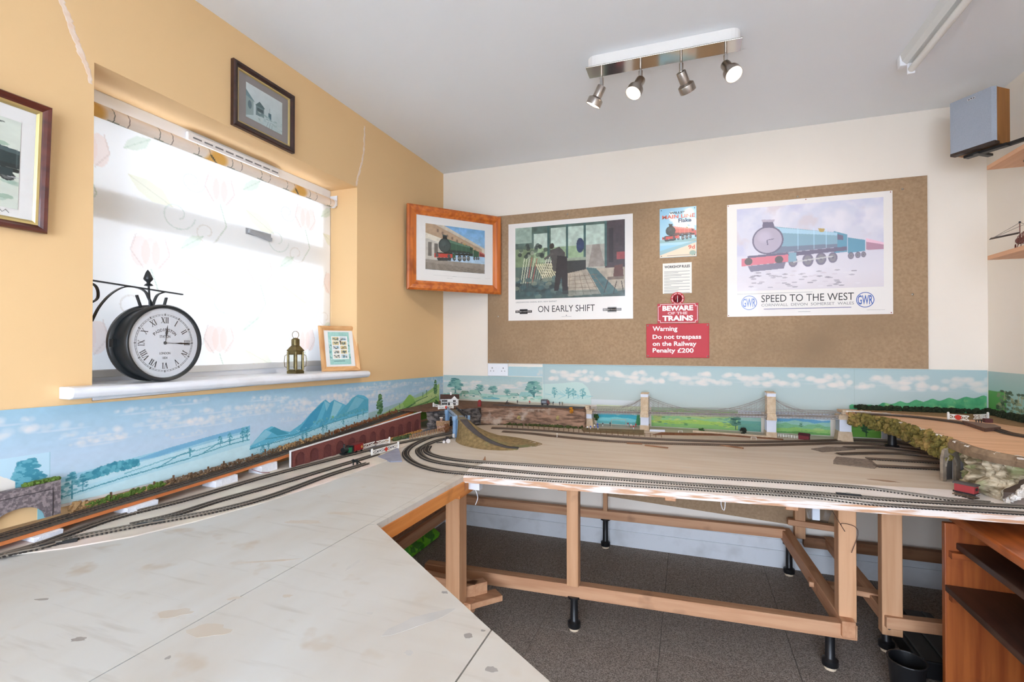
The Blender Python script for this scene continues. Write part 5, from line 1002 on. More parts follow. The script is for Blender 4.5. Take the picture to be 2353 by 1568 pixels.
# tank engine and red wagon
def mini_axis(a, b_): p, q = Pz(*a), Pz(*b_); d = (q-p); L = d.length; d.normalize(); return p, d, Vector((d.y, -d.x, 0)), L
p, d, n, L = mini_axis((787, 1050), (806, 1044)); en = thing('tank_engine', 'tiny black and green tank engine by the brick wall', 'model engine', p); o_ = p+Z_*.004
def OB(b, a0, a1, w0, w1, z0, z1, o_=o_, d=d, n=n): b.add([o_+d*a+n*w+Z_*z for z in (z0, z1) for a, w in ((a0, w0), (a1, w0), (a1, w1), (a0, w1))], [(0, 3, 2, 1), (4, 5, 6, 7), (0, 1, 5, 4), (1, 2, 6, 5), (2, 3, 7, 6), (3, 0, 4, 7)]); return b
m_en = M('black_engine', S(26, 32, 32), .4); m_eng = M('green_engine', S(20, 104, 66), .4); m_wag = M('red_wagon', S(140, 30, 30), .5)
OB(MB(), 0, L, -.016, .016, .004, .010).build('running_plate', m_en, en); MB().lathe([(.012, 0), (.012, L*.7)], o_+d*.002+Z_*.022, d, 16).build('boiler', m_en, en); OB(MB(), L*.5, L*.78, -.0165, .0165, .010, .030).build('side_tank', m_eng, en); OB(MB(), L*.78, L, -.016, .016, .010, .036).build('cab', m_en, en); MB().lathe([(.0045, 0), (.004, .014), (.0055, .016)], o_+d*L*.2+Z_*.032, n=10).build('chimney', m_en, en)
for a in (.25, .65): 
    for w in (-.012, .010): MB().lathe([(.008, 0), (.008, .002)], o_+d*L*a+n*w+Z_*.004, n, 12).build('wheel', m_en, en)
p, d, n, L = mini_axis((809, 1043), (829, 1037)); wg = thing('goods_wagon', 'tiny red wagon coupled behind the tank engine', 'model wagon', p, 'red wagons'); o_ = p+Z_*.004
OB(MB(), 0, L, -.015, .015, .006, .034, o_, d, n).build('wagon_body', m_wag, wg, bevel=.001); OB(MB(), -.001, L+.001, -.016, .016, .034, .037, o_, d, n).build('roof', M('maroon_roof', S(110, 40, 40), .6), wg); MB().lathe([(.006, 0), (.006, .001)], o_+d*L*.8+n*.0152+Z_*.02, n, 12).build('yellow_disc', M('mustard_mark', S(196, 150, 80), .6), wg)
for a in (.2, .8): MB().lathe([(.006, 0), (.006, .003)], o_+d*L*a+n*.012+Z_*.003, n, 12).build('wheel', m_en, wg)
# buffer stop
p = Pz(816, 1070, TZ+.005); d = (Pz(845, 1062)-p).normalized(); n = Vector((d.y, -d.x, 0)); bs = thing('buffer_stop', 'black buffer stop at the end of the front siding', 'buffer stop', p)
for w in (-.010, .010):
    MB().bar(p+n*w, p+n*w+Z_*.024, .004, .004).build('upright', m_en, bs); MB().bar(p+n*w+Z_*.020, p+n*w+d*.028+Z_*.001, .004, .004).build('stay', m_en, bs); MB().lathe([(.004, 0), (.005, .004)], p+n*w+Z_*.018, -d, 10).build('buffer', m_en, bs)
MB().bar(p-n*.017+Z_*.018, p+n*.017+Z_*.018, .004, .007).build('buffer_beam', m_en, bs)
# ------------------------------------------------------------------ rocky terrace in the far corner
TE = .855
m_rockb = M('brown_rock', S(160, 126, 104), .95, col2=S(104, 80, 64), scale=16, stretch=(1, 1, 5), lo=.38, hi=.62, bump=.5, bscale=60, col3=S(186, 168, 152), s3=12, lo3=.55, hi3=.7)
m_rockg = M('grey_rock', S(120, 112, 108), .95, col2=S(62, 58, 58), scale=22, stretch=(1, 1, 3), lo=.4, hi=.6, bump=.5, bscale=60)
m_earth = M('brown_earth', S(118, 84, 62), .95, col2=S(96, 66, 48), scale=50, bump=.3)
def rock(nm, top, bot, m, par, nu=40, nv=12, amp=.012, seed=1):
    random.seed(seed); T_ = spline([Vector(p) for p in top], .01); B_ = spline([Vector(p) for p in bot], .01)
    def at(L, t): i = t*(len(L)-1); k = min(int(i), len(L)-2); return L[k]*(1-(i-k))+L[k+1]*(i-k)
    N1 = fbm(nv, nu, 9, 3); N2 = fbm(nv, nu, 20, 2); rows = []
    for j in range(nv):
        v = j/(nv-1); row = []
        for i in range(nu):
            u = i/(nu-1); a, c = at(T_, u), at(B_, u); p = a.lerp(c, v); d = (at(B_, min(1, u+.02))-at(B_, max(0, u-.02))); n = Vector((d.y, -d.x, 0)).normalized()
            st = math.floor(v*4.+N2[j, i]*.9)/4.; e = 1 if 0 < j < nv-1 else .3
            row.append(p+n*((N1[j, i]-.5)*amp*2.4+(st-.5)*amp*.9)*e)
        rows.append(row)
    return MB().loft(rows).build(nm, m, par)
te = thing('rock_terrace', 'raised rocky terrace filling the far corner', 'model scenery', (.4, -.25, TZ))
tp = [(.022, -.022), (.022, -.60), (.10, -.60), (.20, -.585), (.255, -.50), (.30, -.42), (.42, -.30), (.62, -.235), (.85, -.215), (1.045, -.205), (1.05, -.022)]
MB().prism(tp, TE-.006, TE).build('terrace_top', m_earth, te)
ft = [(p[0], p[1], TE-.001) for p in tp[3:10]]; fb = [(p[0]+.012*(1 if i < 3 else .4), p[1]-.012, TZ+.001) for i, p in enumerate(tp[3:10])]
rock('grey_rock_face', ft[:4], fb[:4], m_rockg, te, 34, 14, .02, 3); rock('brown_rock_face', ft[3:], fb[3:], m_rockb, te, 90, 14, .014, 5)
b = MB(); b.prism([(1.045, -.205), (1.05, -.205), (1.05, -.022), (1.045, -.022)], TZ, TE-.006).build('end_wall', m_rockb, te)
b = MB()
for k in range(160): t = random.random(); b.ball((.52+t*.52, -.265-.0*t+.03*t+random.uniform(-.008, .008), TZ+random.uniform(.002, .010)), random.uniform(.004, .009), 5, 4, jit=.4)
tag(b.build('foot_hedge', M('moss_green', S(78, 88, 40), .95, col2=S(56, 60, 30), scale=90), te), kind='stuff')
random.seed(21)
rd = [(.46, -.20), (.56, -.215), (.64, -.195), (.8, -.19), (1.03, -.18), (1.03, -.10), (.8, -.11), (.62, -.13)]
MB().prism(rd, TE, TE+.003).build('terrace_road', M('asphalt_card', S(82, 76, 76), .9, col2=S(70, 66, 66), scale=40), te)
MB().prism([(.6, -.10), (.8, -.085), (1.045, -.075), (1.045, -.022), (.5, -.022)], TE, TE+.0025).build('pale_pavement', M('pale_pavement', S(212, 202, 186), .9), te)
# bushes on the cliff
def bush(lab, c, r, m, n=26, sq=(1, 1, 1.2), nm='model_bush'):
    t = thing(nm, lab, 'model bush', Vector(c)-Z_*r, 'model bushes'); b = MB()
    for k in range(n): v = Vector((random.gauss(0, 1), random.gauss(0, 1), random.gauss(0, 1))).normalized()*random.uniform(.3, 1)*r; b.ball(Vector(c)+Vector((v.x*sq[0], v.y*sq[1], v.z*sq[2])), r*.33, 5, 4, jit=.45)
    b.build('foliage', m, t); MB().tube([Vector(c)-Z_*r*1.15, Vector(c)], .0015, 5).build('stem', m_fp, t); return t
m_oran = M('orange_foliage', S(206, 140, 30), .95, col2=S(170, 104, 20), scale=80); m_gfo = M('green_foliage', S(62, 96, 44), .95, col2=S(40, 70, 30), scale=80); m_dfo = M('dark_foliage', S(58, 56, 44), .95, col2=S(34, 38, 30), scale=80); m_yfo = M('straw_foliage', S(176, 160, 104), .95, col2=S(150, 126, 80), scale=80)
bush('orange bush on the cliff near the bridge pier', hy(1313, 944, -.215)+Vector((0, 0, 0)), .016, m_oran); bush('straw bush halfway down the brown cliff', hy(1282, 960, -.225), .012, m_yfo); bush('pale tuft at the cliff beside the mound', hy(1192, 960, -.26), .012, m_yfo); bush('dark bush beside the bridge end pier', hy(1368, 957, -.07), .022, m_gfo); bush('green bush on the bank under the bridge middle', hy(1612, 990, -.12), .014, m_gfo); bush('dark straggly bush left of the right bridge tower', hy(1708, 990, -.12), .016, m_dfo); bush('brown autumn bush beside the blue bridge', hz(1027, 985, .775), .018, m_rb); bush('dark bush left of the half-timbered house', hz(1004, 926, .87), .014, m_gfo)
# half-timbered house (screen-facing on the terrace)
def frame(o, yaw=0.): e1 = Vector((math.cos(yaw), math.sin(yaw), 0)); e2 = Vector((-math.sin(yaw), math.cos(yaw), 0)); return Matrix(((e1.x, e2.x, 0, o[0]), (e1.y, e2.y, 0, o[1]), (0, 0, 1, o[2]), (0, 0, 0, 1)))
hc = hz(1030, 932, TE); Mh = frame((hc.x, hc.y+.02, TE), .42); hs = thing('model_house', 'tiny white half-timbered house with dark roof', 'model house', (hc.x, hc.y+.02, TE))
m_mw = M('model_white', S(238, 234, 228), .8); m_mb = M('model_black', S(40, 34, 34), .8); m_roof = M('brown_tile_roof', S(84, 60, 52), .85, col2=S(66, 46, 40), scale=200)
MB(Mh).box((-.055, -.02, 0), (.055, .03, .042)).build('walls', m_mw, hs); MB(Mh).box((.012, -.034, 0), (.05, -.02, .044)).build('gable_wing', m_mw, hs)
MB(Mh).prism([(-.025, .040), (.005, .068), (.035, .040)], -.060, .060, lambda u, v, w: (w, u, v)).build('roof', m_roof, hs); MB(Mh).prism([(.009, .043), (.031, .066), (.053, .043)], -.037, 0, lambda u, v, w: (u, w, v)).build('gable_roof', m_roof, hs); MB(Mh).prism([(.014, .0435), (.031, .061), (.048, .0435)], -.0375, -.037, lambda u, v, w: (u, w, v)).build('gable_front', m_mw, hs)
MB(Mh).box((.002, .0, .06), (.012, .01, .082)).build('chimney', m_mw, hs)
for x, y in ((-.04, -.021), (-.022, -.021), (.031, -.0352)):
    for z in (.010, .029): k = MB(Mh).box((x-.008, y, z-.006), (x+.008, y+.001, z+.006)).build('window', m_mb, hs); MB(Mh).box((x-.0006, y-.0004, z-.006), (x+.0006, y, z+.006)).build('glazing_bar', m_mw, k)
MB(Mh).box((-.009, -.021, 0), (.002, -.02, .018)).build('door', m_mb, hs)
for x0, z0, x1, z1 in ((-.055, .0205, .012, .0205), (.012, .0205, .05, .0205), (-.03, 0, -.03, .042), (-.05, 0, -.05, .042), (.024, .046, .031, .058), (.038, .046, .031, .058)): y = -.0355 if x0 >= .012 else -.0206; MB(Mh).bar((x0, y, z0), (x1, y, z1), .0016, .001, (0, 1, 0)).build('timber', m_mb, hs)
# gates in front of the house, phone box
gz = TE+.001
gate('white gate with red lamp left of the blue bridge top', hz(996, 935, gz), hz(1022, 940, gz), .016, 3); gate('white gate with red target at the blue bridge top', hz(1008, 941, gz), hz(1041, 939, gz), .016, 3, 'red')
pc = hz(1102, 934, TE); t = thing('phone_box', 'tiny red phone box on the terrace edge', 'model phone box', pc); MB().box((pc.x-.009, pc.y-.009, TE), (pc.x+.009, pc.y+.009, TE+.034)).build('box_body', m_wag, t, bevel=.001); MB().lathe([(.010, 0), (.006, .006), (0, .007)], (pc.x, pc.y, TE+.034), n=8).build('box_roof', m_wag, t); MB().box((pc.x-.006, pc.y-.0095, TE+.008), (pc.x+.006, pc.y-.009, TE+.028)).build('glazing', M('dim_glass', S(120, 60, 60), .3), t)
# cottage at the foot of the grey rock
cc = hz(1014, 992, TZ); Mc = frame((cc.x, cc.y+.02, TZ), .5); t = thing('model_cottage', 'tiny brown and cream stone cottage below the grey rock', 'model house', (cc.x, cc.y+.02, TZ)); m_cst = M('cottage_stone', S(196, 162, 138), .9, col2=S(150, 106, 86), scale=110); m_cro = M('cottage_roof', S(176, 140, 104), .9, col2=S(140, 108, 80), scale=120)
MB(Mc).box((-.034, -.02, 0), (.034, .02, .034)).build('walls', m_cst, t); MB(Mc).prism([(-.024, .033), (0, .058), (.024, .033)], -.038, .038, lambda u, v, w: (w, u, v)).build('roof', m_cro, t); MB(Mc).prism([(.002, 0), (.002, .034), (.017, .05), (.032, .034), (.032, 0)], -.032, 0, lambda u, v, w: (u, w, v)).build('gable_wing', m_cst, t); MB(Mc).box((-.016, -.006, .05), (-.004, .006, .074)).build('chimney', m_cst, t); MB(Mc).box((-.019, -.009, .074), (-.001, .009, .078)).build('chimney_cap', m_mw, t)
for x, y in ((-.022, -.0206), (.017, -.0326)):
    for z in (.012,): MB(Mc).box((x-.006, y, z-.006), (x+.006, y+.0006, z+.006)).build('window', M('brick_red_window', S(120, 60, 50), .8), t)
# ------------------------------------------------------------------ blue road bridge
A0 = Vector((.305, -.47, .852)); A1 = Vector((.50, -.735, .846)); bd = (A1-A0).normalized(); bn = Vector((-bd.y, bd.x, 0)).normalized()
bb = thing('road_bridge', 'small blue arched road bridge over the curved tracks', 'model bridge', (.40, -.6, TZ)); m_bb = M('blue_bridge', S(142, 172, 200), .6, col2=S(124, 154, 184), scale=40); m_dkb = M('dark_parapet', S(52, 46, 48), .7)
MB().bar(A0, A1, .052, .005).build('bridge_deck', M('deck_planks', S(128, 118, 96), .8), bb)
def BQ(u, v, w): p = A0+bd*u+bn*w; return (p.x, p.y, v)
Lb = (A1-A0).length; zs_ = TZ+.0015
for w in (-.027, .0245):
    c0, r0 = Lb*.52, Lb*.34; ar = [(c0+r0*math.cos(t), TZ+.05+.04*math.sin(t)) for t in np.linspace(0, PI, 13)]
    MB().prism([(0, zs_), (0, .846), (Lb, .842), (Lb, zs_), (c0+r0, zs_)]+[(float(a), float(c)) for a, c in ar]+[(c0-r0, zs_)], w, w+.0025, BQ).build('arch_side', m_bb, bb)
for u in (Lb*.12, Lb*.92):
    for w in (-.036, .036): q = Vector(BQ(u, zs_, w)); MB().lathe([(.015, 0), (.012, .006), (.0105, .02), (.010, .085), (.013, .09), (.013, .112)], (q.x, q.y, zs_), n=14).build('round_pier', m_bb, bb, smooth=True)
for a_, c_ in ((1045, 995), (1060, 1001)): v = hz(a_, c_); MB().lathe([(.017, 0), (.014, .006), (.0125, .02), (.012, .088), (.015, .093), (.015, .104)], (v.x, v.y, zs_), n=18).build('round_pier', m_bb, bb, smooth=True)
for w in (-.027, .027): MB().bar(Vector(BQ(0, .862, w)), Vector(BQ(Lb, .856, w)), .003, .018).build('parapet', m_bb if w < 0 else m_dkb, bb)
for k in range(7): u = Lb*(k+.5)/7; MB().bar(Vector(BQ(u, .862, -.029)), Vector(BQ(u+.012, .862, -.029)), .002, .010).build('parapet_panel', M('pale_panel', S(206, 200, 196), .7), bb)
q = Vector(BQ(Lb*.96, TZ+.002, -.042)); b = MB().box((q.x-.006, q.y-.006, TZ), (q.x+.006, q.y+.006, TZ+.022)); tag(b.build('bollard', m_mw, None, bevel=.001), 'white block at the foot of the blue bridge', 'bollard')
# ------------------------------------------------------------------ mound carrying the road down
mo = thing('road_mound', 'green-brown scatter covered mound with a road down it', 'model hill', (.7, -.8, TZ)); m_mo = M('scatter_mound', S(150, 126, 84), .95, col2=S(118, 98, 62), scale=60, lo=.35, hi=.65, bump=.5, bscale=500, col3=S(116, 116, 76), s3=8, lo3=.55, hi3=.7)
St = [((.515, -.752, .846), (.485, -.775), (.62, -.60)), ((.545, -.79, .838), (.51, -.83), (.69, -.60)), ((.60, -.835, .815), (.57, -.895), (.77, -.625)), ((.66, -.868, .79), (.64, -.935), (.84, -.66)), ((.735, -.893, .766), (.72, -.962), (.905, -.705)), ((.81, -.905, .752), (.80, -.955), (.945, -.745)), ((.87, -.892, .7475), (.855, -.93), (.93, -.81))]
Cs = spline([Vector(s[0]) for s in St], .012); Ls = spline([Vector((*s[1], 0)) for s in St], .012); Rs = spline([Vector((*s[2], 0)) for s in St], .012)
def atp(L, t): i = t*(len(L)-1); k = min(int(i), len(L)-2); return L[k]*(1-(i-k))+L[k+1]*(i-k)
rows = []; road = []; nu = 46
for i in range(nu):
    u = i/(nu-1); c = atp(Cs, u); l = atp(Ls, u); r = atp(Rs, u); d = atp(Cs, min(1, u+.03))-atp(Cs, max(0, u-.03)); n = Vector((-d.y, d.x, 0)).normalized(); cl = c-n*.026; c_r = c+n*.026; row = []
    for k in range(9): t = k/8; p = l.lerp(cl, t); p.z = TZ+.0003+(c.z-TZ)*(t**1.25)+(random.uniform(-.0015, .0015) if 0 < k < 8 else 0); row.append(p)
    for k in range(11): t = k/10; p = c_r.lerp(r, t); p.z = TZ+.0003+(c.z-TZ)*((1-t)**1.5)+(random.uniform(-.0015, .0015) if 0 < k < 10 else 0); row.append(p)
    rows.append(row); e = .018 if u < .95 else .016; road.append([c-n*e+Z_*.0015, c+n*e+Z_*.0015])
rows.insert(0, [Vector((p.x, p.y, TZ)) for p in rows[0]])
MB().loft(rows).build('mound_body', m_mo, mo, smooth=True); MB().loft(road).build('mound_road', MATS['asphalt_card'], mo)
MB().tube([p[1]+Z_*.001 for p in road], .0012, 4).build('road_kerb', m_mb, mo)

# ------------------------------------------------------------------ suspension bridge along the wall
m_bst = M('bridge_stone', S(206, 186, 158), .85, col2=S(190, 164, 134), scale=60); m_bwh = M('bridge_pale', S(214, 218, 228), .8); m_cab = M('grey_bridge_metal', S(150, 142, 136), .6)
YB = -.125; x1 = hy(1482, 950, YB).x; x2 = hy(1770, 950, YB).x; xa = hy(1352, 960, YB).x; xb = hy(1938, 960, YB).x
sb = thing('suspension_bridge', 'grey and cream model suspension bridge along the back wall', 'model bridge', ((xa+xb)/2, YB, TZ))
zdk = lambda x: .835+(.868-.835)*(x-xa)/(xb-xa)
ztw = zat(903, x1, YB); ztw2 = zat(901, x2, YB)
for x, zt_ in ((x1, ztw), (x2, ztw2)):
    for s in (-1, 1):
        y = YB+s*.030; k = MB(); z0 = TZ; zd = zdk(x)
        lv = [(.025, z0, m_bst), (.024, z0+.022, m_bwh), (.024, zd-.025, None)]
        tw = MB().box((x-.026, y-.010, z0), (x+.026, y+.010, z0+.028)).build('tower_foot', m_bst, sb, bevel=.001)
        MB().box((x-.023, y-.009, z0+.028), (x+.023, y+.009, zd-.028)).build('tower_shaft', m_bwh, sb); MB().box((x-.025, y-.0105, zd-.028), (x+.025, y+.0105, zd-.022)).build('tower_band', m_bwh, sb)
        MB().lathe([(.034, 0), (.030, .028), (.026, .034)], (x, y, zd-.022), n=4, ph=PI/4).build('tower_collar', m_bst, sb); MB().box((x-.021, y-.009, zd+.012), (x+.021, y+.009, zt_-.022)).build('tower_upper', m_bst, sb); MB().box((x-.021, y-.0095, zt_-.022), (x+.021, y+.0095, zt_-.005)).build('tower_head', m_bwh, sb); MB().box((x-.022, y-.0105, zt_-.005), (x+.022, y+.0105, zt_)).build('tower_cap', m_bst, sb)
    MB().box((x-.012, YB-.022, zt_-.02), (x+.012, YB+.022, zt_-.006)).build('tower_crossbeam', m_bst, sb)
for x in (xa, xb):
    zd = zdk(x)
    MB().lathe([(.050, 0), (.042, .05)], (x, YB, TZ), n=4, ph=PI/4).build('pier_base', m_bst, sb); MB().box((x-.026, YB-.036, TZ+.05), (x+.026, YB+.036, zd-.012)).build('pier_shaft', m_bwh, sb); MB().box((x-.030, YB-.040, zd-.012), (x+.030, YB+.040, zd+.010)).build('pier_cap', m_bst, sb); MB().box((x-.012, YB-.034, zd+.010), (x+.012, YB-.012, zd+.036)).build('pier_finial', m_bst, sb)
MB().add([(x, y, zdk(x)+dz) for dz in (-.006, -.002) for x, y in ((xa, YB-.034), (xb, YB-.034), (xb, YB+.034), (xa, YB+.034))], [(0, 3, 2, 1), (4, 5, 6, 7), (0, 1, 5, 4), (1, 2, 6, 5), (2, 3, 7, 6), (3, 0, 4, 7)]).build('bridge_deck', m_cab, sb)
for s in (-1, 1):
    y = YB+s*.036
    for dz in (-.010, .008): MB().bar((xa, y, zdk(xa)+dz), (xb, y, zdk(xb)+dz), .003, .003).build('girder_chord', m_cab, sb)
    b = MB(); x = xa
    while x < xb-.012: b.bar((x, y, zdk(x)-.010), (x+.008, y, zdk(x)+.008), .0016, .0016); b.bar((x+.008, y, zdk(x)+.008), (x+.016, y, zdk(x)-.010), .0016, .0016); x += .016
    tag(b.build('lattice', m_cab, sb), kind='stuff')
    def cz(x):
        if x1 <= x <= x2: t = (x-x1)/(x2-x1); zl, zr, m_ = ztw-.018, ztw2-.018, .85
        elif x < x1: t = (x-xa)/(x1-xa); zl, zr = zdk(xa)+.014, ztw-.018; m_ = .45
        else: t = (x-x2)/(xb-x2); zl, zr = ztw2-.018, zdk(xb)+.014; m_ = .45
        lin = zl+(zr-zl)*t; low = zdk(x)+.014; sag = 4*t*(1-t)
        return max(low, lin-sag*(lin-low)*(1.0 if x1 <= x <= x2 else .75))
    xs = [xa+(xb-xa)*k/90 for k in range(91)]
    MB().tube([(x, y, cz(x)) for x in xs], .0016, 5).build('main_cable', m_cab, sb)
    b = MB()
    for x in [xa+(xb-xa)*k/52 for k in range(1, 52)]: b.bar((x, y, zdk(x)+.008), (x, y, cz(x)), .0010, .0010)
    tag(b.build('hangers', m_cab, sb), kind='stuff'); b = MB()
    for xt, zt_ in ((x1, ztw), (x2, ztw2)):
        for dx in (-.20, -.165, -.13, -.095, -.06, .06, .095, .13, .165, .20):
            if xa < xt+dx < xb: b.bar((xt, y, zt_-.03), (xt+dx, y, zdk(xt+dx)+.008), .0009, .0009)
    tag(b.build('stays', m_cab, sb), kind='stuff')
    MB().tube([(x, y, zdk(x)+.026) for x in (xa, xb)], .0011, 5).build('handrail', m_cab, sb)
# bank, kerb and fences below the bridge
patch('playing_field', [(1335, 985), (1480, 990), (1480, 1000), (1340, 993)], M('olive_scatter', S(124, 108, 74), .95, col2=S(104, 88, 60), scale=70), 'olive football pitch below the bridge', .004, 'model field')
def kerb(lab, a, c, m, h=.012): p, q = hz(*a), hz(*c); tag(MB().bar(Vector((p.x, p.y, TZ+h/2)), Vector((q.x, q.y, TZ+h/2)), .006, h).build('platform_edge', m), lab, 'kerb')
kerb('white kerb right of the left bridge tower', (1493, 992), (1528, 993), m_bwh); kerb('cream kerb below the middle span', (1592, 994), (1764, 1007), m_bst); 
fe = thing('lineside_fence', 'tiny dark post fence below the bridge', 'fence', hz(1350, 998)); Pf = spline([Vector((*xy(a, c), TZ)) for a, c in ((1165, 984), (1250, 988), (1330, 995), (1420, 1001), (1520, 1006))], .028)
for p in Pf: MB().box((p.x-.0014, p.y-.0014, TZ), (p.x+.0014, p.y+.0014, TZ+.020)).build('fence_post', m_fp, fe)
MB().tube([p+Z_*.017 for p in Pf], .0009, 4).build('fence_rail', m_fp, fe); MB().tube([p+Z_*.009 for p in Pf], .0009, 4).build('fence_rail', m_fp, fe)
patch('earth_strip', [(1500, 1000), (1660, 1002), (1800, 1012), (1800, 1010), (1660, 998), (1520, 995)], m_rb, 'red-brown earth strip beside the rear line', .003, 'model ground')
fe = thing('picket_fence', 'short white picket fence near the red hut', 'fence', hz(1815, 1006)); p, q = hz(1788, 1004), hz(1838, 1009)
for k in range(9): v = p.lerp(q, k/8); MB().box((v.x-.001, v.y-.001, TZ), (v.x+.001, v.y+.001, TZ+.016)).build('picket', m_mw, fe)
for zz in (.006, .013): MB().bar(p+Z_*zz, q+Z_*zz, .0014, .002).build('fence_rail', m_mw, fe)
def goal(lab, a, c, h, m, cat='goal posts', nm='goal_frame'):
    p, q = hz(*a), hz(*c); t = thing(nm, lab, cat, p)
    for v in (p, q): MB().bar(v, v+Z_*h, .0022, .0022, (1, 0, 0)).build('upright', m, t)
    MB().bar(p+Z_*h, q+Z_*h, .0022, .0022).build('crossbar', m, t)
goal('cream goal posts on the olive pitch', (1405, 982), (1438, 982), .045, m_bst); goal('small white goal frame right of the left tower', (1559, 996), (1568, 996), .014, m_mw); goal('small white frame left of the right tower', (1726, 1011), (1738, 1012), .014, m_mw)
v = hz(1848, 1010); Mx = frame((v.x, v.y, TZ), -.4); t = thing('model_hut', 'tiny dark red hut right of the right bridge tower', 'model hut', v); m_hut = M('dark_red_hut', S(112, 34, 42), .7); MB(Mx).box((-.024, -.014, 0), (.024, .014, .022)).build('hut_walls', m_hut, t); MB(Mx).prism([(-.017, .021), (0, .033), (.017, .021)], -.026, .026, lambda u, v_, w: (w, u, v_)).build('hut_roof', M('maroon_hut_roof', S(72, 26, 34), .8), t)
# model people: legs, body, arms and head in one small figure
def person(lab, o, h, shirt, legs_, grp, lean=0., cat='figurine'):
    t = thing('person', lab, cat, o, grp); o = Vector(o); k = h/1.75
    b = MB()
    for s in (-1, 1): b.tube([o+Vector((s*.10*k, s*.06*k, .02*k)), o+Vector((s*.09*k, 0, .45*k)), o+Vector((s*.08*k, 0, .88*k))], [.06*k, .07*k, .09*k], 6)
    b.build('legs', legs_, t); b = MB(); b.tube([o+Z_*.82*k, o+Z_*1.1*k+Vector((lean*k*.3, 0, 0)), o+Z_*1.38*k+Vector((lean*k*.5, 0, 0)), o+Z_*1.47*k+Vector((lean*k*.5, 0, 0))], [.15*k, .17*k, .20*k, .07*k], 8)
    for s in (-1, 1): b.tube([o+Vector((s*.2*k+lean*k*.5, 0, 1.38*k)), o+Vector((s*.28*k+lean*k*.4, -.05*k, 1.1*k)), o+Vector((s*.24*k+lean*k*.4, -.18*k, .85*k))], [.07*k, .06*k, .045*k], 6)
    b.build('torso', shirt, t); MB().ball(o+Z_*1.63*k+Vector((lean*k*.6, 0, 0)), .12*k, 8, 6, (.9, 1, 1.15)).build('head', M('figure_skin', S(206, 158, 130), .7), t)
m_bs = M('figure_blue', S(40, 90, 190), .7); m_rs = M('figure_red', S(190, 40, 46), .7); m_ws = M('figure_white', S(236, 236, 236), .7); m_ds = M('figure_dark', S(48, 46, 52), .7)
for k, (a, c, sh, lg, lab) in enumerate(((1350, 988, m_ws, m_ds, 'player in white top nearest the pier'), (1357, 987, m_bs, m_ws, 'blue player at the left of the pitch'), (1366, 984, m_ws, m_bs, 'white shirted player behind the blue player'), (1374, 988, m_bs, m_ws, 'blue player nearest the lineside fence'), (1373, 981, m_bs, m_bs, 'all blue player by the bridge shadow'), (1385, 980, m_ds, m_ws, 'dark player left of the goal'), (1402, 979, m_ds, m_ds, 'goalkeeper in dark kit beside the post'))): v = hz(a, c, TZ+.003); person(lab, v, .024, sh, lg, 'model footballers')
for a, c, sh, lg, lab in ((1443, 980, m_rs, m_ws, 'red player right of the goal'), (1450, 983, m_ws, m_rs, 'white player among the red players'), (1456, 987, m_rs, m_ws, 'red player nearest the tower foot'), (1461, 982, m_rs, m_rs, 'all red player by the tower'), (1463, 976, m_ds, m_ds, 'dark figure behind the red players')): v = hz(a, c, TZ+.003); person(lab, v, .024, sh, lg, 'model footballers')
for a, c, sh, lean, lab in ((1189, 930, m_ds, .0, 'dark pedestrian on the terrace road'), (1217, 928, m_rs, 0., 'red coated pedestrian on the terrace'), (1271, 929, m_ds, .2, 'dark pedestrian right of the van'), (1286, 929, m_ds, 0., 'tall dark pedestrian right of the van'), (1292, 930, M('figure_khaki', S(120, 104, 70), .7), 0., 'khaki pedestrian right of the van')): v = hy(a, c, -.09); v.z = TE+.003; person(lab, v, .025, sh, m_ds, 'terrace pedestrians', lean)
v = hy(1165, 932, -.16); v.z = TE+.003; t = thing('motorbike', 'tiny dark motorbike and rider on the terrace road', 'model motorbike', v)
for dx in (-.009, .009): MB().tube([(v.x+dx+.0055*math.cos(a), v.y, v.z+.006+.0055*math.sin(a)) for a in np.linspace(0, 2*PI, 13)[:-1]], .0012, 5, closed=True).build('wheel', m_mb, t)
MB().bar((v.x-.008, v.y, v.z+.009), (v.x+.009, v.y, v.z+.013), .003, .005).build('frame', m_mb, t); MB().tube([(v.x-.003, v.y, v.z+.012), (v.x+.002, v.y, v.z+.022)], [.003, .0035], 6).build('rider', m_ds, t); MB().ball((v.x+.004, v.y, v.z+.026), .0028, 8, 5).build('rider_head', m_mb, t)
# van
v = hy(1253, 931, -.10); v.z = TE+.0035; t = thing('delivery_van', 'tiny grey delivery van on the terrace road', 'model van', v)
MB().box((v.x-.026, v.y-.012, v.z+.005), (v.x+.014, v.y+.012, v.z+.034)).build('van_box', M('grey_van', S(92, 94, 98), .5, col2=S(70, 72, 78), scale=70), t, bevel=.0015); MB().prism([(.014, .005), (.027, .005), (.027, .016), (.022, .028), (.014, .031)], v.y-.011, v.y+.011, lambda u, w, y: (v.x+u, y, v.z+w)).build('van_cab', M('maroon_cab', S(110, 62, 60), .5), t); MB().box((v.x-.018, v.y-.0125, v.z+.014), (v.x+.008, v.y-.012, v.z+.026)).build('side_panel', M('pale_van_panel', S(140, 146, 152), .5), t)
for dx in (-.017, .017):
    for dy in (-.0125, .0105): MB().lathe([(.006, 0), (.006, .002)], (v.x+dx, v.y+dy, v.z+.0055), (0, 1, 0), 12).build('wheel', m_mb, t)
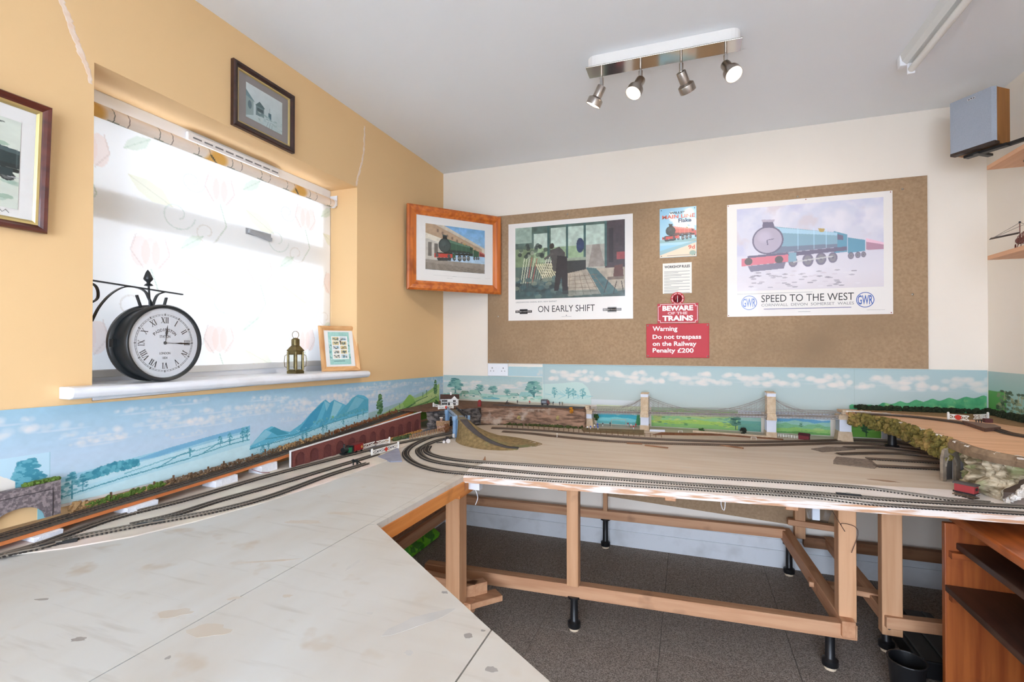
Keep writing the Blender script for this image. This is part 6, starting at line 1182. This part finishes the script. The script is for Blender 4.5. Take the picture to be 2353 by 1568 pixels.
# little black and white signal on the plywood
v = hz(1026, 1018); t = thing('toy_tractor', 'tiny dark toy tractor lying inside the track curve', 'model tractor', v)
Mx = frame((v.x, v.y, TZ), .5); MB(Mx).box((-.018, -.008, .008), (.012, .008, .020)).build('bonnet', m_dkb, t, bevel=.001); MB(Mx).box((-.004, -.010, .020), (.012, .010, .030)).build('cab', m_mb, t)
for x, r in ((-.013, .007), (.008, .011)):
    for y in (-.012, .009): MB(Mx).lathe([(r, 0), (r, .003)], (x, y, r), (0, 1, 0), 14).build('wheel', m_mb if y > 0 else M('pale_wheel', S(214, 206, 200), .6), t)
MB(Mx).bar((-.05, .0, .003), (-.018, 0, .004), .005, .003).build('drawbar', m_mb, t)
v = hz(1113, 1058); tag(MB().prism([(-.006, 0), (.006, 0), (.004, .018)], -.001, .001, lambda u, w, y: (v.x+u, v.y+y, TZ+w)).build('wood_chip', m_dkw), 'small upright wood chip beside the inner track', 'wood chip')
for a, c, lab in ((1280, 1006, 'tiny white signal post by the second line'),): v = hz(a, c); tag(MB().lathe([(.0035, 0), (.0015, .002), (.0012, .018), (.003, .019), (.002, .024)], v, n=8).build('signal_post', m_mw), lab, 'signal post')
# ------------------------------------------------------------------ raised deck and rock tunnel at the right
DK = .895
m_ply = wood('bare_ply_deck', S(228, 180, 138), S(212, 160, 116), 'x', .6); m_lich = M('olive_lichen', S(128, 112, 50), .95, col2=S(92, 84, 36), scale=70, col3=S(160, 130, 74), s3=14); m_plas = M('white_plaster', S(232, 226, 218), .9, col2=S(206, 196, 184), scale=60)
De = [xy(*p, DK) for p in ((1956, 952), (2000, 957), (2040, 964), (2090, 978), (2140, 996), (2180, 1010), (2230, 1028), (2290, 1042), (2353, 1053))]+[(2.60, -1.2), (RW-.004, -1.24)]
dkp = thing('raised_deck', 'raised bare plywood deck across the right corner', 'model scenery', (2.7, -.5, TZ))
MB().prism(De+[(RW-.004, -.024), (De[0][0]-.01, -.024)], DK-.012, DK).build('deck_board', m_ply, dkp)
Es = spline([Vector((*p, DK)) for p in De[:6]], .012)
b = MB()
for k in range(520):
    p = random.choice(Es); t = (p.x-Es[0].x+abs(p.y-Es[0].y))/1.0; b.ball(p+Vector((random.uniform(-.016, .008), random.uniform(-.016, .008), random.uniform(-.050-.03*min(1, t), .002))), random.uniform(.005, .014), 5, 4, jit=.5)
tag(b.build('lichen_edge', m_lich, dkp), kind='stuff')
b = MB()
for p in spline([Vector((*p, DK)) for p in De], .02)[::1]: b.ball(p+Vector((random.uniform(-.002, .006), random.uniform(-.002, .006), .001)), random.uniform(.004, .010), 5, 4, (1.2, 1.2, .35), .5)
tag(b.build('plaster_rim', m_plas, dkp), kind='stuff')
# black pillar
v = hz(2050, 1028); t = thing('deck_pillar', 'black round plastic pillar holding up the deck', 'pillar', v); MB().lathe([(.028, 0), (.028, .008), (.019, .012), (.0175, .03), (.0175, DK-.012-TZ)], (v.x, v.y, TZ), n=24).build('pillar_body', m_bp, t, smooth=True)
# rock face with tunnel
rk = thing('rock_tunnel', 'painted rock face with plaster edges at the deck corner', 'model scenery', (2.58, -1.0, TZ)); m_rk = M('painted_rock', S(198, 184, 158), .95, col2=S(112, 98, 72), scale=18, stretch=(1, 1, 2.4), lo=.4, hi=.58, bump=.6, bscale=50, col3=S(128, 138, 92), s3=13, lo3=.5, hi3=.66)
ft = [(*p, DK-.004) for p in De[5:9]]; ft[0] = (ft[0][0]-.004, ft[0][1]+.0, DK-.004)
bz = [xy(2222, 1090), xy(2228, 1118), xy(2262, 1138), xy(2312, 1156)]; fb = [(bz[0][0], bz[0][1], TZ+.045), (*bz[1], TZ+.012), (*bz[2], TZ+.002), (*bz[3], TZ+.001)]
rock('rock_face', ft, fb, m_rk, rk, 60, 26, .032, 9); random.seed(33)
b = MB(); rows = []
for p in spline([Vector((*p, DK)) for p in De[5:10]], .02): rows.append([p+Vector((.02, .0, .001)), p+Vector((-.004, -.006, .004)), p+Vector((-.010, -.016, -.012)), p+Vector((-.006, -.010, -.03))])
MB().loft(rows).build('earth_lip', M('earth_lip', S(140, 116, 90), .95, col2=S(116, 94, 72), scale=40, bump=.4), rk, smooth=True)
p0 = Vector(fb[-1]); p1 = Vector((De[8][0]+.02, De[8][1]-.02, DK-.06)); b = MB()
for k in range(110): t = k/109; q = p0.lerp(p1, t)+Vector((random.uniform(-.006, .010), random.uniform(-.006, .008), 0)); b.ball(q, random.uniform(.003, .008), 5, 4, (1, 1, .9), .5)
for k in range(40): q = p1+Vector((random.uniform(-.01, .06), random.uniform(-.008, .004), random.uniform(-.008, .010))); b.ball(q, random.uniform(.004, .008), 5, 4, (1, 1, .8), .5)
tag(b.build('torn_plaster', m_plas, rk), kind='stuff')
# stone tunnel portal, facing the viewer beside the rock
a = hz(2167, 1107); pu = Vector((rt.x, rt.y, 0)).normalized(); pu = (pu*.98+Vector((fw.x, fw.y, 0)).normalized()*.2).normalized(); PWd = .08; pn = Vector((pu.y, -pu.x, 0)); tpn = thing('tunnel_portal', 'grey stone arched tunnel portal under the deck corner', 'model tunnel', a); m_por = M('grey_portal_stone', S(146, 132, 114), .9, col2=S(118, 104, 90), scale=40, bump=.3)
def PQ(u, v_, w): q = a+pu*u-pn*w; return (q.x, q.y, v_)
def archp(u0, u1, zs2, zc): cu = (u0+u1)/2; r = (u1-u0)/2; return [(cu+r*math.cos(t), zs2+(zc-zs2)*math.sin(t)) for t in np.linspace(0, PI, 11)]
zt_ = DK-.024; u0, u1 = PWd*.20, PWd*.74
MB().prism([(0, TZ+.001), (0, zt_-.045), (PWd*.1, zt_-.015), (PWd*.4, zt_), (PWd, zt_), (PWd, TZ+.001), (u1, TZ+.001)]+[(float(x), float(z)) for x, z in archp(u0, u1, TZ+.052, TZ+.085)]+[(u0, TZ+.001)], 0, .010, PQ).build('portal_face', m_por, tpn)
for k in range(9): t0 = PI*k/9; t1 = PI*(k+1)/9-.04; cu = (u0+u1)/2; r = (u1-u0)/2; MB().prism([(cu+(r+e)*math.cos(t), TZ+.052+(.033+e)*math.sin(t)) for t, e in ((t0, 0), (t0, .006), (t1, .006), (t1, 0))], -.0015, .001, PQ).build('arch_stone', M('arch_stone', S(158, 146, 128), .9), tpn)
MB().prism([(PWd, TZ+.001), (PWd, zt_-.01), (PWd+.022, zt_-.01), (PWd+.022, TZ+.001)], .002, .03, PQ).build('portal_pier', M('pale_portal_pier', S(160, 158, 160), .9), tpn); MB().prism([(u0-.004, TZ+.001), (u0-.004, TZ+.09), (u1+.004, TZ+.09), (u1+.004, TZ+.001)], .016, .020, PQ).build('tunnel_shade_board', M('tunnel_shade_grey', S(78, 72, 66), .95), tpn)  # dark board behind the arch stands in for the shade of the opening
# red brake van by the rock
p, d, n, L = mini_axis((2186, 1128), (2226, 1140)); t = thing('brake_van', 'red brake van standing in front of the rock face', 'model wagon', p, 'red wagons'); o_ = p+Z_*.004; L = .06; m_van = M('oxide_red_van', S(150, 46, 48), .6); d = (hz(2240, 1146)-hz(2190, 1135)); d.z = 0; d.normalize(); n = Vector((d.y, -d.x, 0)); o_ = hz(2194, 1131, TZ+.004); o_.z = TZ+.004
OB(MB(), 0, L, -.014, .014, .004, .009, o_, d, n).build('chassis', m_mb, t); OB(MB(), .004, L-.004, -.015, .015, .009, .034, o_, d, n).build('van_body', m_van, t, bevel=.0008)
b = MB(); rows = []
for a_ in (0, L): rows.append([o_+d*a_+n*(.017*math.cos(th))+Z_*(.033+.007*math.sin(th)) for th in np.linspace(0, PI, 9)])
b.loft(rows); b.add(rows[0], [tuple(range(9))]); b.add(rows[1], [tuple(range(9))[::-1]]); b.build('curved_roof', M('dark_van_roof', S(70, 64, 60), .8), t, smooth=True)
e = o_+d*(L-.0038); MB().bar(e-n*.007+Z_*.022, e+n*.007+Z_*.022, .002, .008).build('end_window', m_mb, t); MB().bar(e-n*.014+Z_*.007+d*.003, e+n*.014+Z_*.007+d*.003, .003, .003).build('buffer_beam', M('pale_beam', S(176, 170, 166), .6), t)
for a_ in (.2, .8):
    for w in (-.012, .010): MB().lathe([(.006, 0), (.006, .002)], o_+d*L*a_+n*w+Z_*.003, n, 12).build('wheel', m_mb, t)
# hedge, felt and things on the deck
patchD = lambda nm, pts, m, lab, th, cat: tag(MB().prism(pts, DK+.0002, DK+th).build(nm, m), lab, cat)
patchD('felt_ground', [(2.50, -.026), (RW-.006, -.026), (RW-.006, -.52), (2.93, -.44), (2.86, -.27), (2.72, -.17), (2.5, -.10)], M('brown_felt', S(150, 116, 74), .95, col2=S(132, 100, 62), scale=50), 'brown felt ground along the deck corner', .002, 'model ground')
b = MB()
for k in range(330): x = random.uniform(2.46, RW-.012); b.ball((x, -.036+random.uniform(-.007, .007), DK+random.uniform(.004, .022)), random.uniform(.006, .010), 5, 4, jit=.4)
for k in range(430): y = random.uniform(-1.0, -.03); b.ball((RW-.018+random.uniform(-.007, .004), y, DK+random.uniform(.004, .024+.02*abs(y))), random.uniform(.006, .011), 5, 4, jit=.4)
tag(b.build('dark_hedge', M('dark_green_hedge', S(44, 54, 28), .95, col2=S(28, 36, 18), scale=80)), 'dark green hedge round the back of the deck', 'hedge', kind='stuff')
dz = DK+.003
track('dark track on the raised deck beside the platform', [(*xy(1965, 950, dz), dz), (*xy(2080, 957, dz), dz), (*xy(2180, 968, dz), dz), (*xy(2240, 978, dz), dz), (*xy(2290, 988, dz), dz), (*xy(2353, 1003, dz), dz), (2.97, -.95, dz)], rail=m_railb, bed=M('dark_deck_ballast', S(70, 56, 46), .95))
gate('cream gate with red disc on the raised deck', hz(2179, 965, dz), hz(2227, 970, dz), .024, 4, 'red', 'deck gates', posts=(1, 0)); gate('cream gate with pale disc on the raised deck', hz(2237, 966, dz), hz(2270, 964, dz), .022, 4, 'white', 'deck gates', posts=(0, 1))
pf = thing('station_platform', 'brown model platform on the raised deck', 'model platform', hz(2265, 992, DK)); A_, B_, C_, D_ = [hz(*p, DK) for p in ((2211, 975), (2263, 993), (2300, 990), (2285, 984))]
MB().prism([(v_.x, v_.y) for v_ in (A_, B_, C_, D_)], DK, DK+.014).build('platform_body', M('platform_brown', S(104, 74, 60), .85, col2=S(84, 58, 46), scale=90), pf); MB().prism([(v_.x, v_.y) for v_ in (A_, B_, C_, D_)], DK+.014, DK+.0155).build('platform_top', M('platform_top', S(126, 100, 84), .85), pf); v = hz(2272, 980, DK); MB().box((v.x-.016, v.y-.010, DK+.0155), (v.x+.010, v.y+.010, DK+.032)).build('platform_shelter', M('shelter_maroon', S(84, 36, 34), .7), pf)
for k in range(3): v = hz(2243+k*6, 974, DK+.004); v.z = DK+.006; person(['dark passenger left on the deck platform track', 'middle dark passenger by the deck gate', 'right dark passenger by the shelter'][k], v, .018, m_ds, m_ds, 'deck passengers')
for pxa, lab in (((2005, 952), 'white plaster lump at the deck back edge'), ((1962, 948), 'small white plaster lump beside the end pier')):
    v = hz(*pxa, DK); b = MB()
    for k in range(9): b.ball(v+Vector((k*.012-.03, random.uniform(-.006, .006), .004)), random.uniform(.006, .011), 6, 4, (1.3, 1, .6), .4)
    tag(b.build('plaster_lump', m_plas), lab, 'plaster')

# ================================================================== painted scenery backdrops
m_bd = printed('matt_backdrop_print', .75)
def clouds(c, y0, y1, n, sx=.05, warm=(226, 220, 214)):
    for k in range(n):
        x, y = random.random(), random.uniform(y0, y1); m = random.randint(4, 9); w = sx*random.uniform(.5, 1.4)
        for j in range(m): c.ell(x+random.uniform(-w, w), y-random.uniform(0, .03), w*random.uniform(.2, .45), random.uniform(.025, .05), warm, .55, .8)
        c.ell(x, y+.018, w*1.2, .018, (204, 210, 216), .45, .8)
# left wall: sky over fields, blue mountains, green hills
zT0, zT1 = 1.072, 1.016; YA, YBk = -2.70, -.004
c = Canvas(1400, 190, (160, 200, 222)); c.vgrad((154, 190, 208), (184, 204, 222), 0, .55); c.vgrad((184, 204, 222), (178, 208, 220), .55, 1)
KU, KV = 1/2.7, 1/.272
def puff(u, v, r, col, al=.8, soft=.6, sq=1.): c.ell(u, v, r*KU, r*KV*sq, col, al, soft)
for row, (v0, n, rr) in enumerate(((.12, 18, .012), (.26, 30, .016), (.38, 22, .014), (.48, 8, .010))):
    for k in range(n):
        u = random.random(); v = v0+random.uniform(-.05, .05)
        for j in range(random.randint(12, 20)): puff(u+random.uniform(-.03, .03), v-random.uniform(0, .04), rr*random.uniform(.4, 1.1), (228, 222, 220), .3, .9, .75)
        c.ell(u, v+.02, .028, .014, (208, 214, 222), .5, .8)
V = lambda y: (y-YA)/(YBk-YA)
def strip(c, u0, u1, y0, y1, amp, fr, ph, col, bot=1.01, al=1.):
    e = y0+(y1-y0)*np.clip((c.X-u0)/(u1-u0), 0, 1)+amp*np.sin(c.X*fr+ph)+amp*.4*np.sin(c.X*fr*2.3+ph*2); c.put(((c.Y > e) & (c.X >= u0) & (c.X <= u1) & (c.Y <= bot)), col, al)
def ptree(u, v, h, c1, c2, n=40, slim=.55):
    c.line([(u, v), (u, v-h*KV*.7)], .0012, c2)
    for k in range(n):
        t = random.random()**.8; w = h*slim*.5*(1-abs(t-.35)*1.1); uu = u+random.uniform(-w, w)*KU; vv = v-h*KV*(.22+.78*t); r = h*random.uniform(.035, .075); c.ell(uu, vv, r*KU*1.3, r*KV*.7, c2 if k % 2 else c1, .85)
def hedge_line(pts, c1, r=.0022):
    for (a, b), (a2, b2) in zip(pts[:-1], pts[1:]):
        n = int(abs(a2-a)/KU/.004)+2
        for k in range(n): t = k/n; c.ell(a+(a2-a)*t, b+(b2-b)*t+random.uniform(-.004, .004), r*KU, r*KV, c1, .8)
uL, uA, uB, uC = V(-2.27), V(-1.62), V(-.86), V(-.06)
def F(t, v): return (uL+(uA-uL)*t, v-.0*t)
strip(c, uL, uA, .74, .52, .004, 18, .4, (150, 198, 216)); 
c.poly([F(.32, .70), F(.5, .62), F(.75, .555), F(1, .50), F(1, .56), F(.7, .62), F(.45, .70)], (112, 172, 206), .9)
strip(c, uL, uA, .80, .585, .006, 20, 1.2, (188, 220, 228)); strip(c, uL, uA, .90, .66, .006, 16, 2., (176, 216, 226)); strip(c, uL, uA, .97, .76, .006, 20, 0., (196, 226, 232))
TL, TD = (104, 172, 188), (58, 136, 156)
hedge_line([F(.05, .93), F(.3, .86), F(.6, .80), F(.85, .72), F(1, .70)], TD); hedge_line([F(.3, .82), F(.5, .75), F(.8, .68), F(1, .64)], TL); hedge_line([F(.45, .84), F(.55, .74), F(.65, .70)], TD); hedge_line([F(.7, .76), F(.78, .68), F(.9, .66)], TD)
for k in range(170): t = random.uniform(.13, .36); u, v = F(t, .80-.20*(t-.13)-random.uniform(0, .10)*(1-abs(t-.25)*4)); puff(u, v, .006, random.choice([(52, 130, 150), (66, 146, 164), (96, 168, 184)]), .9, 0)
for t, v, h in ((.04, .99, .055), (.09, .97, .075), (.13, .92, .05), (.62, .78, .03), (.80, .72, .038), (.86, .71, .042), (.95, .72, .055), (.98, .70, .05)): u, vv = F(t, v); ptree(u, vv, h, TL, TD)
# blue mountains
dU = uB-uA
def G(t, v): return (uA+dU*t, v)
c.poly([G(0, .80), G(.09, .60), G(.14, .56), G(.2, .64), G(.27, .70), G(.36, .60), G(.44, .44), G(.52, .30), G(.56, .25), G(.60, .32), G(.64, .27), G(.70, .34), G(.76, .40), G(.82, .28), G(.88, .23), G(.95, .26), G(1, .34), G(1, 1.02), G(0, 1.02)], (96, 178, 204))
c.poly([G(.33, .72), G(.44, .45), G(.55, .27), G(.52, .42), G(.48, .60), G(.40, .74)], (64, 152, 186)); c.poly([G(.50, .72), G(.58, .34), G(.64, .28), G(.63, .44), G(.58, .66)], (74, 160, 190)); c.poly([G(.62, .66), G(.74, .42), G(.86, .25), G(1, .36), G(1, .56), G(.8, .58)], (84, 166, 190)); c.poly([G(.64, .29), G(.72, .38), G(.66, .56), G(.60, .62)], (156, 206, 216), .8); c.poly([G(.86, .26), G(.95, .34), G(.88, .48), G(.76, .54)], (140, 196, 210), .6); c.poly([G(.55, .27), G(.60, .34), G(.57, .46)], (150, 204, 216), .7)
c.poly([G(.0, .80), G(.1, .60), G(.14, .66), (uA+dU*.1, .74)], (150, 200, 214), .7); c.poly([G(.12, .62), G(.16, .58), G(.26, .72), G(.18, .72)], (56, 142, 166), .8)
strip(c, uA, uB, .86, .58, .008, 40, 0., (182, 220, 228), al=.9); strip(c, uA, uB, .97, .72, .006, 30, 1., (196, 226, 230))
for k in range(300): t = random.random(); u, v = G(t, .88-.27*t+random.uniform(-.10, .12)); puff(u, v, random.uniform(.001, .003), random.choice([TD, TL, (206, 230, 232), (120, 180, 196)]), .8, 0, .7)
for k in range(90): t = random.uniform(.45, 1); u, v = G(t, .62-.16*(t-.45)+random.uniform(-.03, .03)); puff(u, v, .004, random.choice([(84, 158, 170), (110, 176, 184)]), .8, 0)
hedge_line([G(0, .84), G(.3, .80), G(.6, .68), G(1, .60)], TD); hedge_line([G(.1, .74), G(.3, .76), G(.45, .70)], TD)
for t, v, h in ((.08, .98, .045), (.12, .90, .03), (.37, .88, .035), (.40, .86, .035), (.54, .82, .045), (.57, .80, .03), (.73, .76, .03), (.88, .70, .028), (.94, .68, .03)): u, vv = G(t, v); ptree(u, vv, h, TL, TD)
puff(*G(.63, .58), .008, (120, 176, 110), .7)
# green hills
dH = uC-uB
def Hh(t, v): return (uB+dH*t, v)
c.poly([Hh(0, .62), Hh(.2, .56), Hh(.4, .50), Hh(.7, .34), Hh(1, .30), Hh(1, 1.02), Hh(0, 1.02)], (160, 190, 190)); c.poly([Hh(0, .80), Hh(.15, .70), Hh(.3, .60), Hh(.42, .52), Hh(.50, .38), Hh(.53, .36), Hh(.60, .46), Hh(.72, .42), Hh(.85, .30), Hh(1, .18), Hh(1, 1.02), Hh(0, 1.02)], (164, 196, 122))
c.poly([Hh(.42, .54), Hh(.51, .36), Hh(.56, .42), Hh(.62, .60), Hh(.45, .64)], (132, 178, 84), .9); c.poly([Hh(.55, .62), Hh(.75, .45), Hh(1, .28), Hh(1, .48), Hh(.7, .6)], (196, 212, 140), .9); strip(c, uB, uC, .88, .50, .012, 34, .5, (150, 188, 100), al=.9); strip(c, uB, uC, .95, .60, .010, 28, 2., (184, 208, 104)); strip(c, uB, uC, 1.0, .70, .010, 30, 3., (150, 190, 76))
GL, GD = (104, 146, 92), (62, 104, 66)
for q in ([(.05, .85), (.2, .78), (.4, .72), (.6, .58)], [(.3, .70), (.5, .64), (.62, .54), (.8, .46)], [(.45, .80), (.6, .66), (.8, .60), (.95, .50)]): hedge_line([Hh(*p) for p in q], GD, .0028)
for k in range(110): t = random.random(); u, v = Hh(t, .86-.34*t+random.uniform(-.10, .12)); puff(u, v, random.uniform(.0015, .0045), random.choice([GL, GD, (176, 200, 110), (130, 160, 130)]), .8, 0)
for t, v, h, n in ((.13, .78, .135, 110), (.93, .52, .115, 90), (.25, .72, .03, 20), (.38, .64, .03, 20), (.72, .48, .035, 24), (.78, .46, .04, 24), (.05, .86, .04, 24)): u, vv = Hh(t, v); ptree(u, vv, h, GL, GD, n, .42)
c.tex(160, .025)
# far left end of the sheet: barn and trees
ub = V(-2.262); c.rect(0, .45, ub, 1, (184, 214, 228)); ptree(V(-2.31), .96, .125, TL, TD, 160, .6); ptree(V(-2.39), .86, .08, TL, TD, 90, .8); c.poly([(V(-2.44), .72), (V(-2.375), .58), (V(-2.335), .68), (V(-2.335), .92), (V(-2.44), .92)], (232, 226, 216)); c.line([(0, .88), (ub, .85)], .0012, (80, 150, 166)); c.line([(ub, .45), (ub, .9)], .0008, (150, 190, 204))
top_a = zT0+(zT1-zT0)*(YA+2.364)/(2.364); o = c.mesh('scenery_backdrop', (.0022, YA, top_a+.002), (0, YBk-YA, zT1-top_a), (0, 0, -.272), m_bd); tag(o, 'painted sky and hills paper along the window wall', 'backdrop')
MB().add([(.0006, YA, .80), (.0006, YBk, .745), (.0006, YBk, zT1-.002), (.0006, YA, top_a-.002)], [(0, 1, 2, 3)]).build('backing_card', m_paper, o)
# back wall, village sheet by the corner
c = Canvas(300, 150, (176, 206, 204)); c.vgrad((168, 194, 194), (202, 206, 194), 0, .7); clouds(c, .2, .5, 14, .09, (222, 214, 204))
c.hills(.66, .02, 9, (166, 204, 190), 1.); c.hills(.74, .012, 12, (196, 214, 196), 2.); c.put((c.Y > .86), (214, 206, 190)); c.ell(.5, .80, .09, .045, (110, 176, 184)); c.ell(.48, .86, .2, .05, (196, 214, 196), .7, .5)
for x, w, h, col in ((.24, .06, .12, (120, 150, 128)), (.34, .08, .16, (150, 184, 164)), (.74, .06, .1, (140, 178, 164)), (.86, .09, .15, (150, 190, 184))): c.poly([(x-w, .68), (x-w*.7, .68-h), (x+w*.3, .68-h), (x+w*.75, .68)], col); c.rect(x-w*.7, .68, x+w*.6, .78, (206, 210, 196)); c.line([(x+w*.3, .68-h), (x+w*.75, .68)], .008, (86, 120, 116)); c.rect(x-w*.4, .71, x-w*.1, .76, (110, 150, 140))
for x, y, s in ((.13, .66, .54), (.38, .62, .3), (.52, .66, .3), (.66, .66, .2), (.92, .7, .55)): c.tree(x, y, .10*s/.45+.02, s, (122, 168, 156), (76, 126, 124), 60)
for k in range(60): c.ell(random.random(), random.uniform(.64, .8), .015, .014, random.choice([(120, 170, 150), (150, 196, 170), (96, 150, 140)]), .7)
c.tex(60, .02)
o = c.mesh('scenery_backdrop', (.004, -.0022, 1.026), (.725, 0, 0), (0, 0, -.19), m_bd); tag(o, 'painted village and trees paper in the far corner', 'backdrop')
tag(MB().box((.4915, -.0016, 1.03), (.73, -.0004, 1.093)).build('sky_card', M('cloudy_sky_card', S(176, 204, 208), .8, col2=S(216, 212, 204), scale=9, lo=.5, hi=.62)), 'narrow cloudy card strip right of the socket', 'backdrop')
# long sky sheet
c = Canvas(900, 120, (176, 206, 212)); c.vgrad((172, 196, 198), (190, 200, 194)); c.X *= 1.
for k in range(7):
    x0 = .02+k*.15
    for (dx, y, w) in ((.03, .24, .035), (.06, .32, .05), (.10, .22, .03), (.0, .4, .03), (.085, .42, .04), (.12, .36, .025)):
        for j in range(7): c.ell(x0+dx+random.uniform(-w, w)*.7, y-random.uniform(0, .07), w*.3, .06, (228, 220, 212), .55, .8)
        c.ell(x0+dx, y+.03, w*.9, .02, (198, 206, 206), .5, .8)
c.poly([(0, .98), (0, .52), (.03, .5), (.06, .48), (.095, .44), (.115, .46), (.13, .58), (.138, .75), (.138, 1)], (192, 214, 206)); 
for k in range(26): u = random.uniform(.0, .13); c.line([(u, .8+random.uniform(-.16, .1)), (u+.02, .79)], .0012, (130, 190, 196), .8)
for u in (.035, .075, .09, .115): c.tree(u, .86, .016, .26, (130, 180, 180), (90, 150, 154), 26)
c.put((c.Y > .86) & (c.X > .14) & (c.X < .30), (214, 218, 220), .8); c.put((c.X > .005) & (c.X < .0065), (150, 186, 194), .5); c.a[:, :] = np.where((np.abs(c.X-.755) < .0006)[..., None], c.a*.93, c.a)
o = c.mesh('scenery_backdrop', (.73, -.0022, 1.112), (2.296, 0, 0), (0, 0, -.252), m_bd); tag(o, 'long cloudy sky paper under the notice board', 'backdrop')
# lower sheets between the bridge piers
def low(x0, x1, ztop, w, painter, lab):
    c = Canvas(w, 60, (150, 200, 190)); painter(c); c.tex(40, .03); tag(c.mesh('scenery_backdrop', (x0, -.0045, ztop), (x1-x0, 0, 0), (0, 0, -(ztop-TZ-.001)), m_bd), lab, 'backdrop')
def p1(c):
    c.vgrad((206, 214, 176), (176, 206, 196)); c.hills(.36, .06, 9, (120, 196, 204), .5); c.hills(.45, .06, 13, (70, 176, 196), 2.); c.hills(.66, .03, 8, (130, 206, 210), 1.); c.hills(.84, .02, 10, (110, 186, 186), 0.); c.line([(0, .42), (.3, .25), (.5, .42), (.8, .22), (1, .4)], .008, (52, 120, 110)); c.poly([(.86, 1), (.9, .4), (1, .3), (1, 1)], (70, 140, 90))
def p2(c):
    c.vgrad((150, 176, 150), (176, 196, 110)); c.hills(.12, .04, 14, (140, 176, 110), .4); c.hills(.32, .05, 10, (176, 200, 130), 1.); c.hills(.45, .05, 12, (150, 196, 140), 2.4); c.hills(.62, .05, 9, (166, 200, 96), .8); c.hills(.8, .03, 11, (140, 186, 110), 0.)
    for k in range(60): c.ell(random.random(), random.uniform(.15, .9), .02, .03, random.choice([(84, 130, 84), (120, 160, 120), (96, 150, 150), (200, 206, 120)]), .7)
    for k in range(14): u = random.random(); v = random.uniform(.2, .8); c.line([(u, v), (u+.05, v+random.uniform(-.06, .06))], .003, (80, 120, 80), .8)
    c.put((c.X > .8), (150, 190, 206), .65); c.put((c.X > .8) & (c.Y < .3), (206, 214, 226)); c.put((c.X > .8) & (c.Y > .5), (80, 150, 130), .6); c.tree(.78, .95, .09, .8, (84, 130, 110), (52, 96, 84), 60); c.ell(.06, .5, .05, .3, (186, 170, 80), .5, .6)
def p3(c):
    c.vgrad((206, 214, 228), (190, 212, 220), 0, .35); c.hills(.3, .03, 8, (104, 166, 200), 1.); c.hills(.42, .04, 10, (150, 196, 180), .4); c.hills(.56, .05, 12, (130, 186, 140), 2.); c.hills(.74, .04, 9, (150, 196, 110), .9); c.hills(.9, .02, 10, (110, 166, 90), 0.)
    for k in range(10): u = random.random(); v = random.uniform(.45, .9); c.line([(u, v), (u+.12, v+random.uniform(-.08, .08))], .004, (70, 124, 84), .8)
    c.tree(.5, .72, .06, .25, (70, 124, 90), (50, 100, 76), 24); c.ell(.8, .75, .12, .08, (196, 210, 120), .6, .6)
def p4(c):
    c.vgrad((120, 160, 180), (130, 170, 80), 0, .4); c.hills(.35, .03, 8, (120, 176, 70), 1.); c.hills(.7, .03, 8, (104, 160, 56), 2.); c.tree(.6, .95, .25, .7, (60, 100, 60), (40, 76, 46), 50)
low(xa+.03, x1-.028, .862, 120, p1, 'turquoise hills paper behind the left bridge span'); low(x1+.028, x2-.03, .862, 240, p2, 'green fields paper behind the middle bridge span'); low(x2+.03, xb-.03, .864, 130, p3, 'blue and green fields paper behind the right bridge span'); low(xb+.035, xb+.20, .86, 60, p4, 'bright green paper with tree right of the bridge')
tag(MB().box((xb+.205, -.004, TZ), (RW-.03, -.0005, .86)).build('plain_card', M('grey_white_card', S(196, 194, 196), .85)), 'plain pale card on the wall under the deck', 'backdrop')
# green hill cut-out on the deck
pts = []
for k in range(60):
    x = 2.44+k*(RW-.012-2.44)/59; t = k/59; pts.append((x, DK+.018+.012*t+.055*max(0, min(1, (t-.15)/.85))**.8+.006*math.sin(k*.9)+.003*random.random()))
tag(MB().prism([(2.44, DK+.0005), (RW-.012, DK+.0005)]+pts[::-1], -.011, -.008, lambda u, v_, w: (u, w, v_)).build('hill_cutout', M('emerald_hill_paint', S(92, 172, 118), .85, col2=S(60, 144, 96), scale=18, lo=.4, hi=.65, col3=S(140, 196, 130), s3=22, lo3=.55, hi3=.7)), 'emerald green hill cut-out behind the deck', 'backdrop')
# right wall sheet
c = Canvas(220, 80, (150, 190, 190)); c.vgrad((176, 200, 196), (140, 190, 176)); c.put((c.Y > .45-.1*c.X) & (c.X < .12), (90, 160, 80)); 
for k in range(420): u = random.uniform(.06, 1); v = random.uniform(.42, 1); c.ell(u, v, .012, .03, random.choice([(84, 106, 80), (110, 130, 100), (60, 80, 58), (136, 146, 110), (160, 160, 120)]), .85)
for k in range(60): u = random.uniform(.1, 1); v = random.uniform(.55, .95); c.line([(u, v), (u+.006, v-.14)], .005, (170, 166, 130), .8)
o = c.mesh('scenery_backdrop', (RW-.0022, -.004, 1.108), (0, -1.2, 0), (0, 0, -.21), m_bd); tag(o, 'painted forest paper on the right wall', 'backdrop')
MB().add([(RW-.0008, -.004, .898), (RW-.0008, -1.2, .898), (RW-.0008, -1.2, 1.107), (RW-.0008, -.004, 1.107)], [(0, 1, 2, 3)]).build('backing_card', m_paper, o)
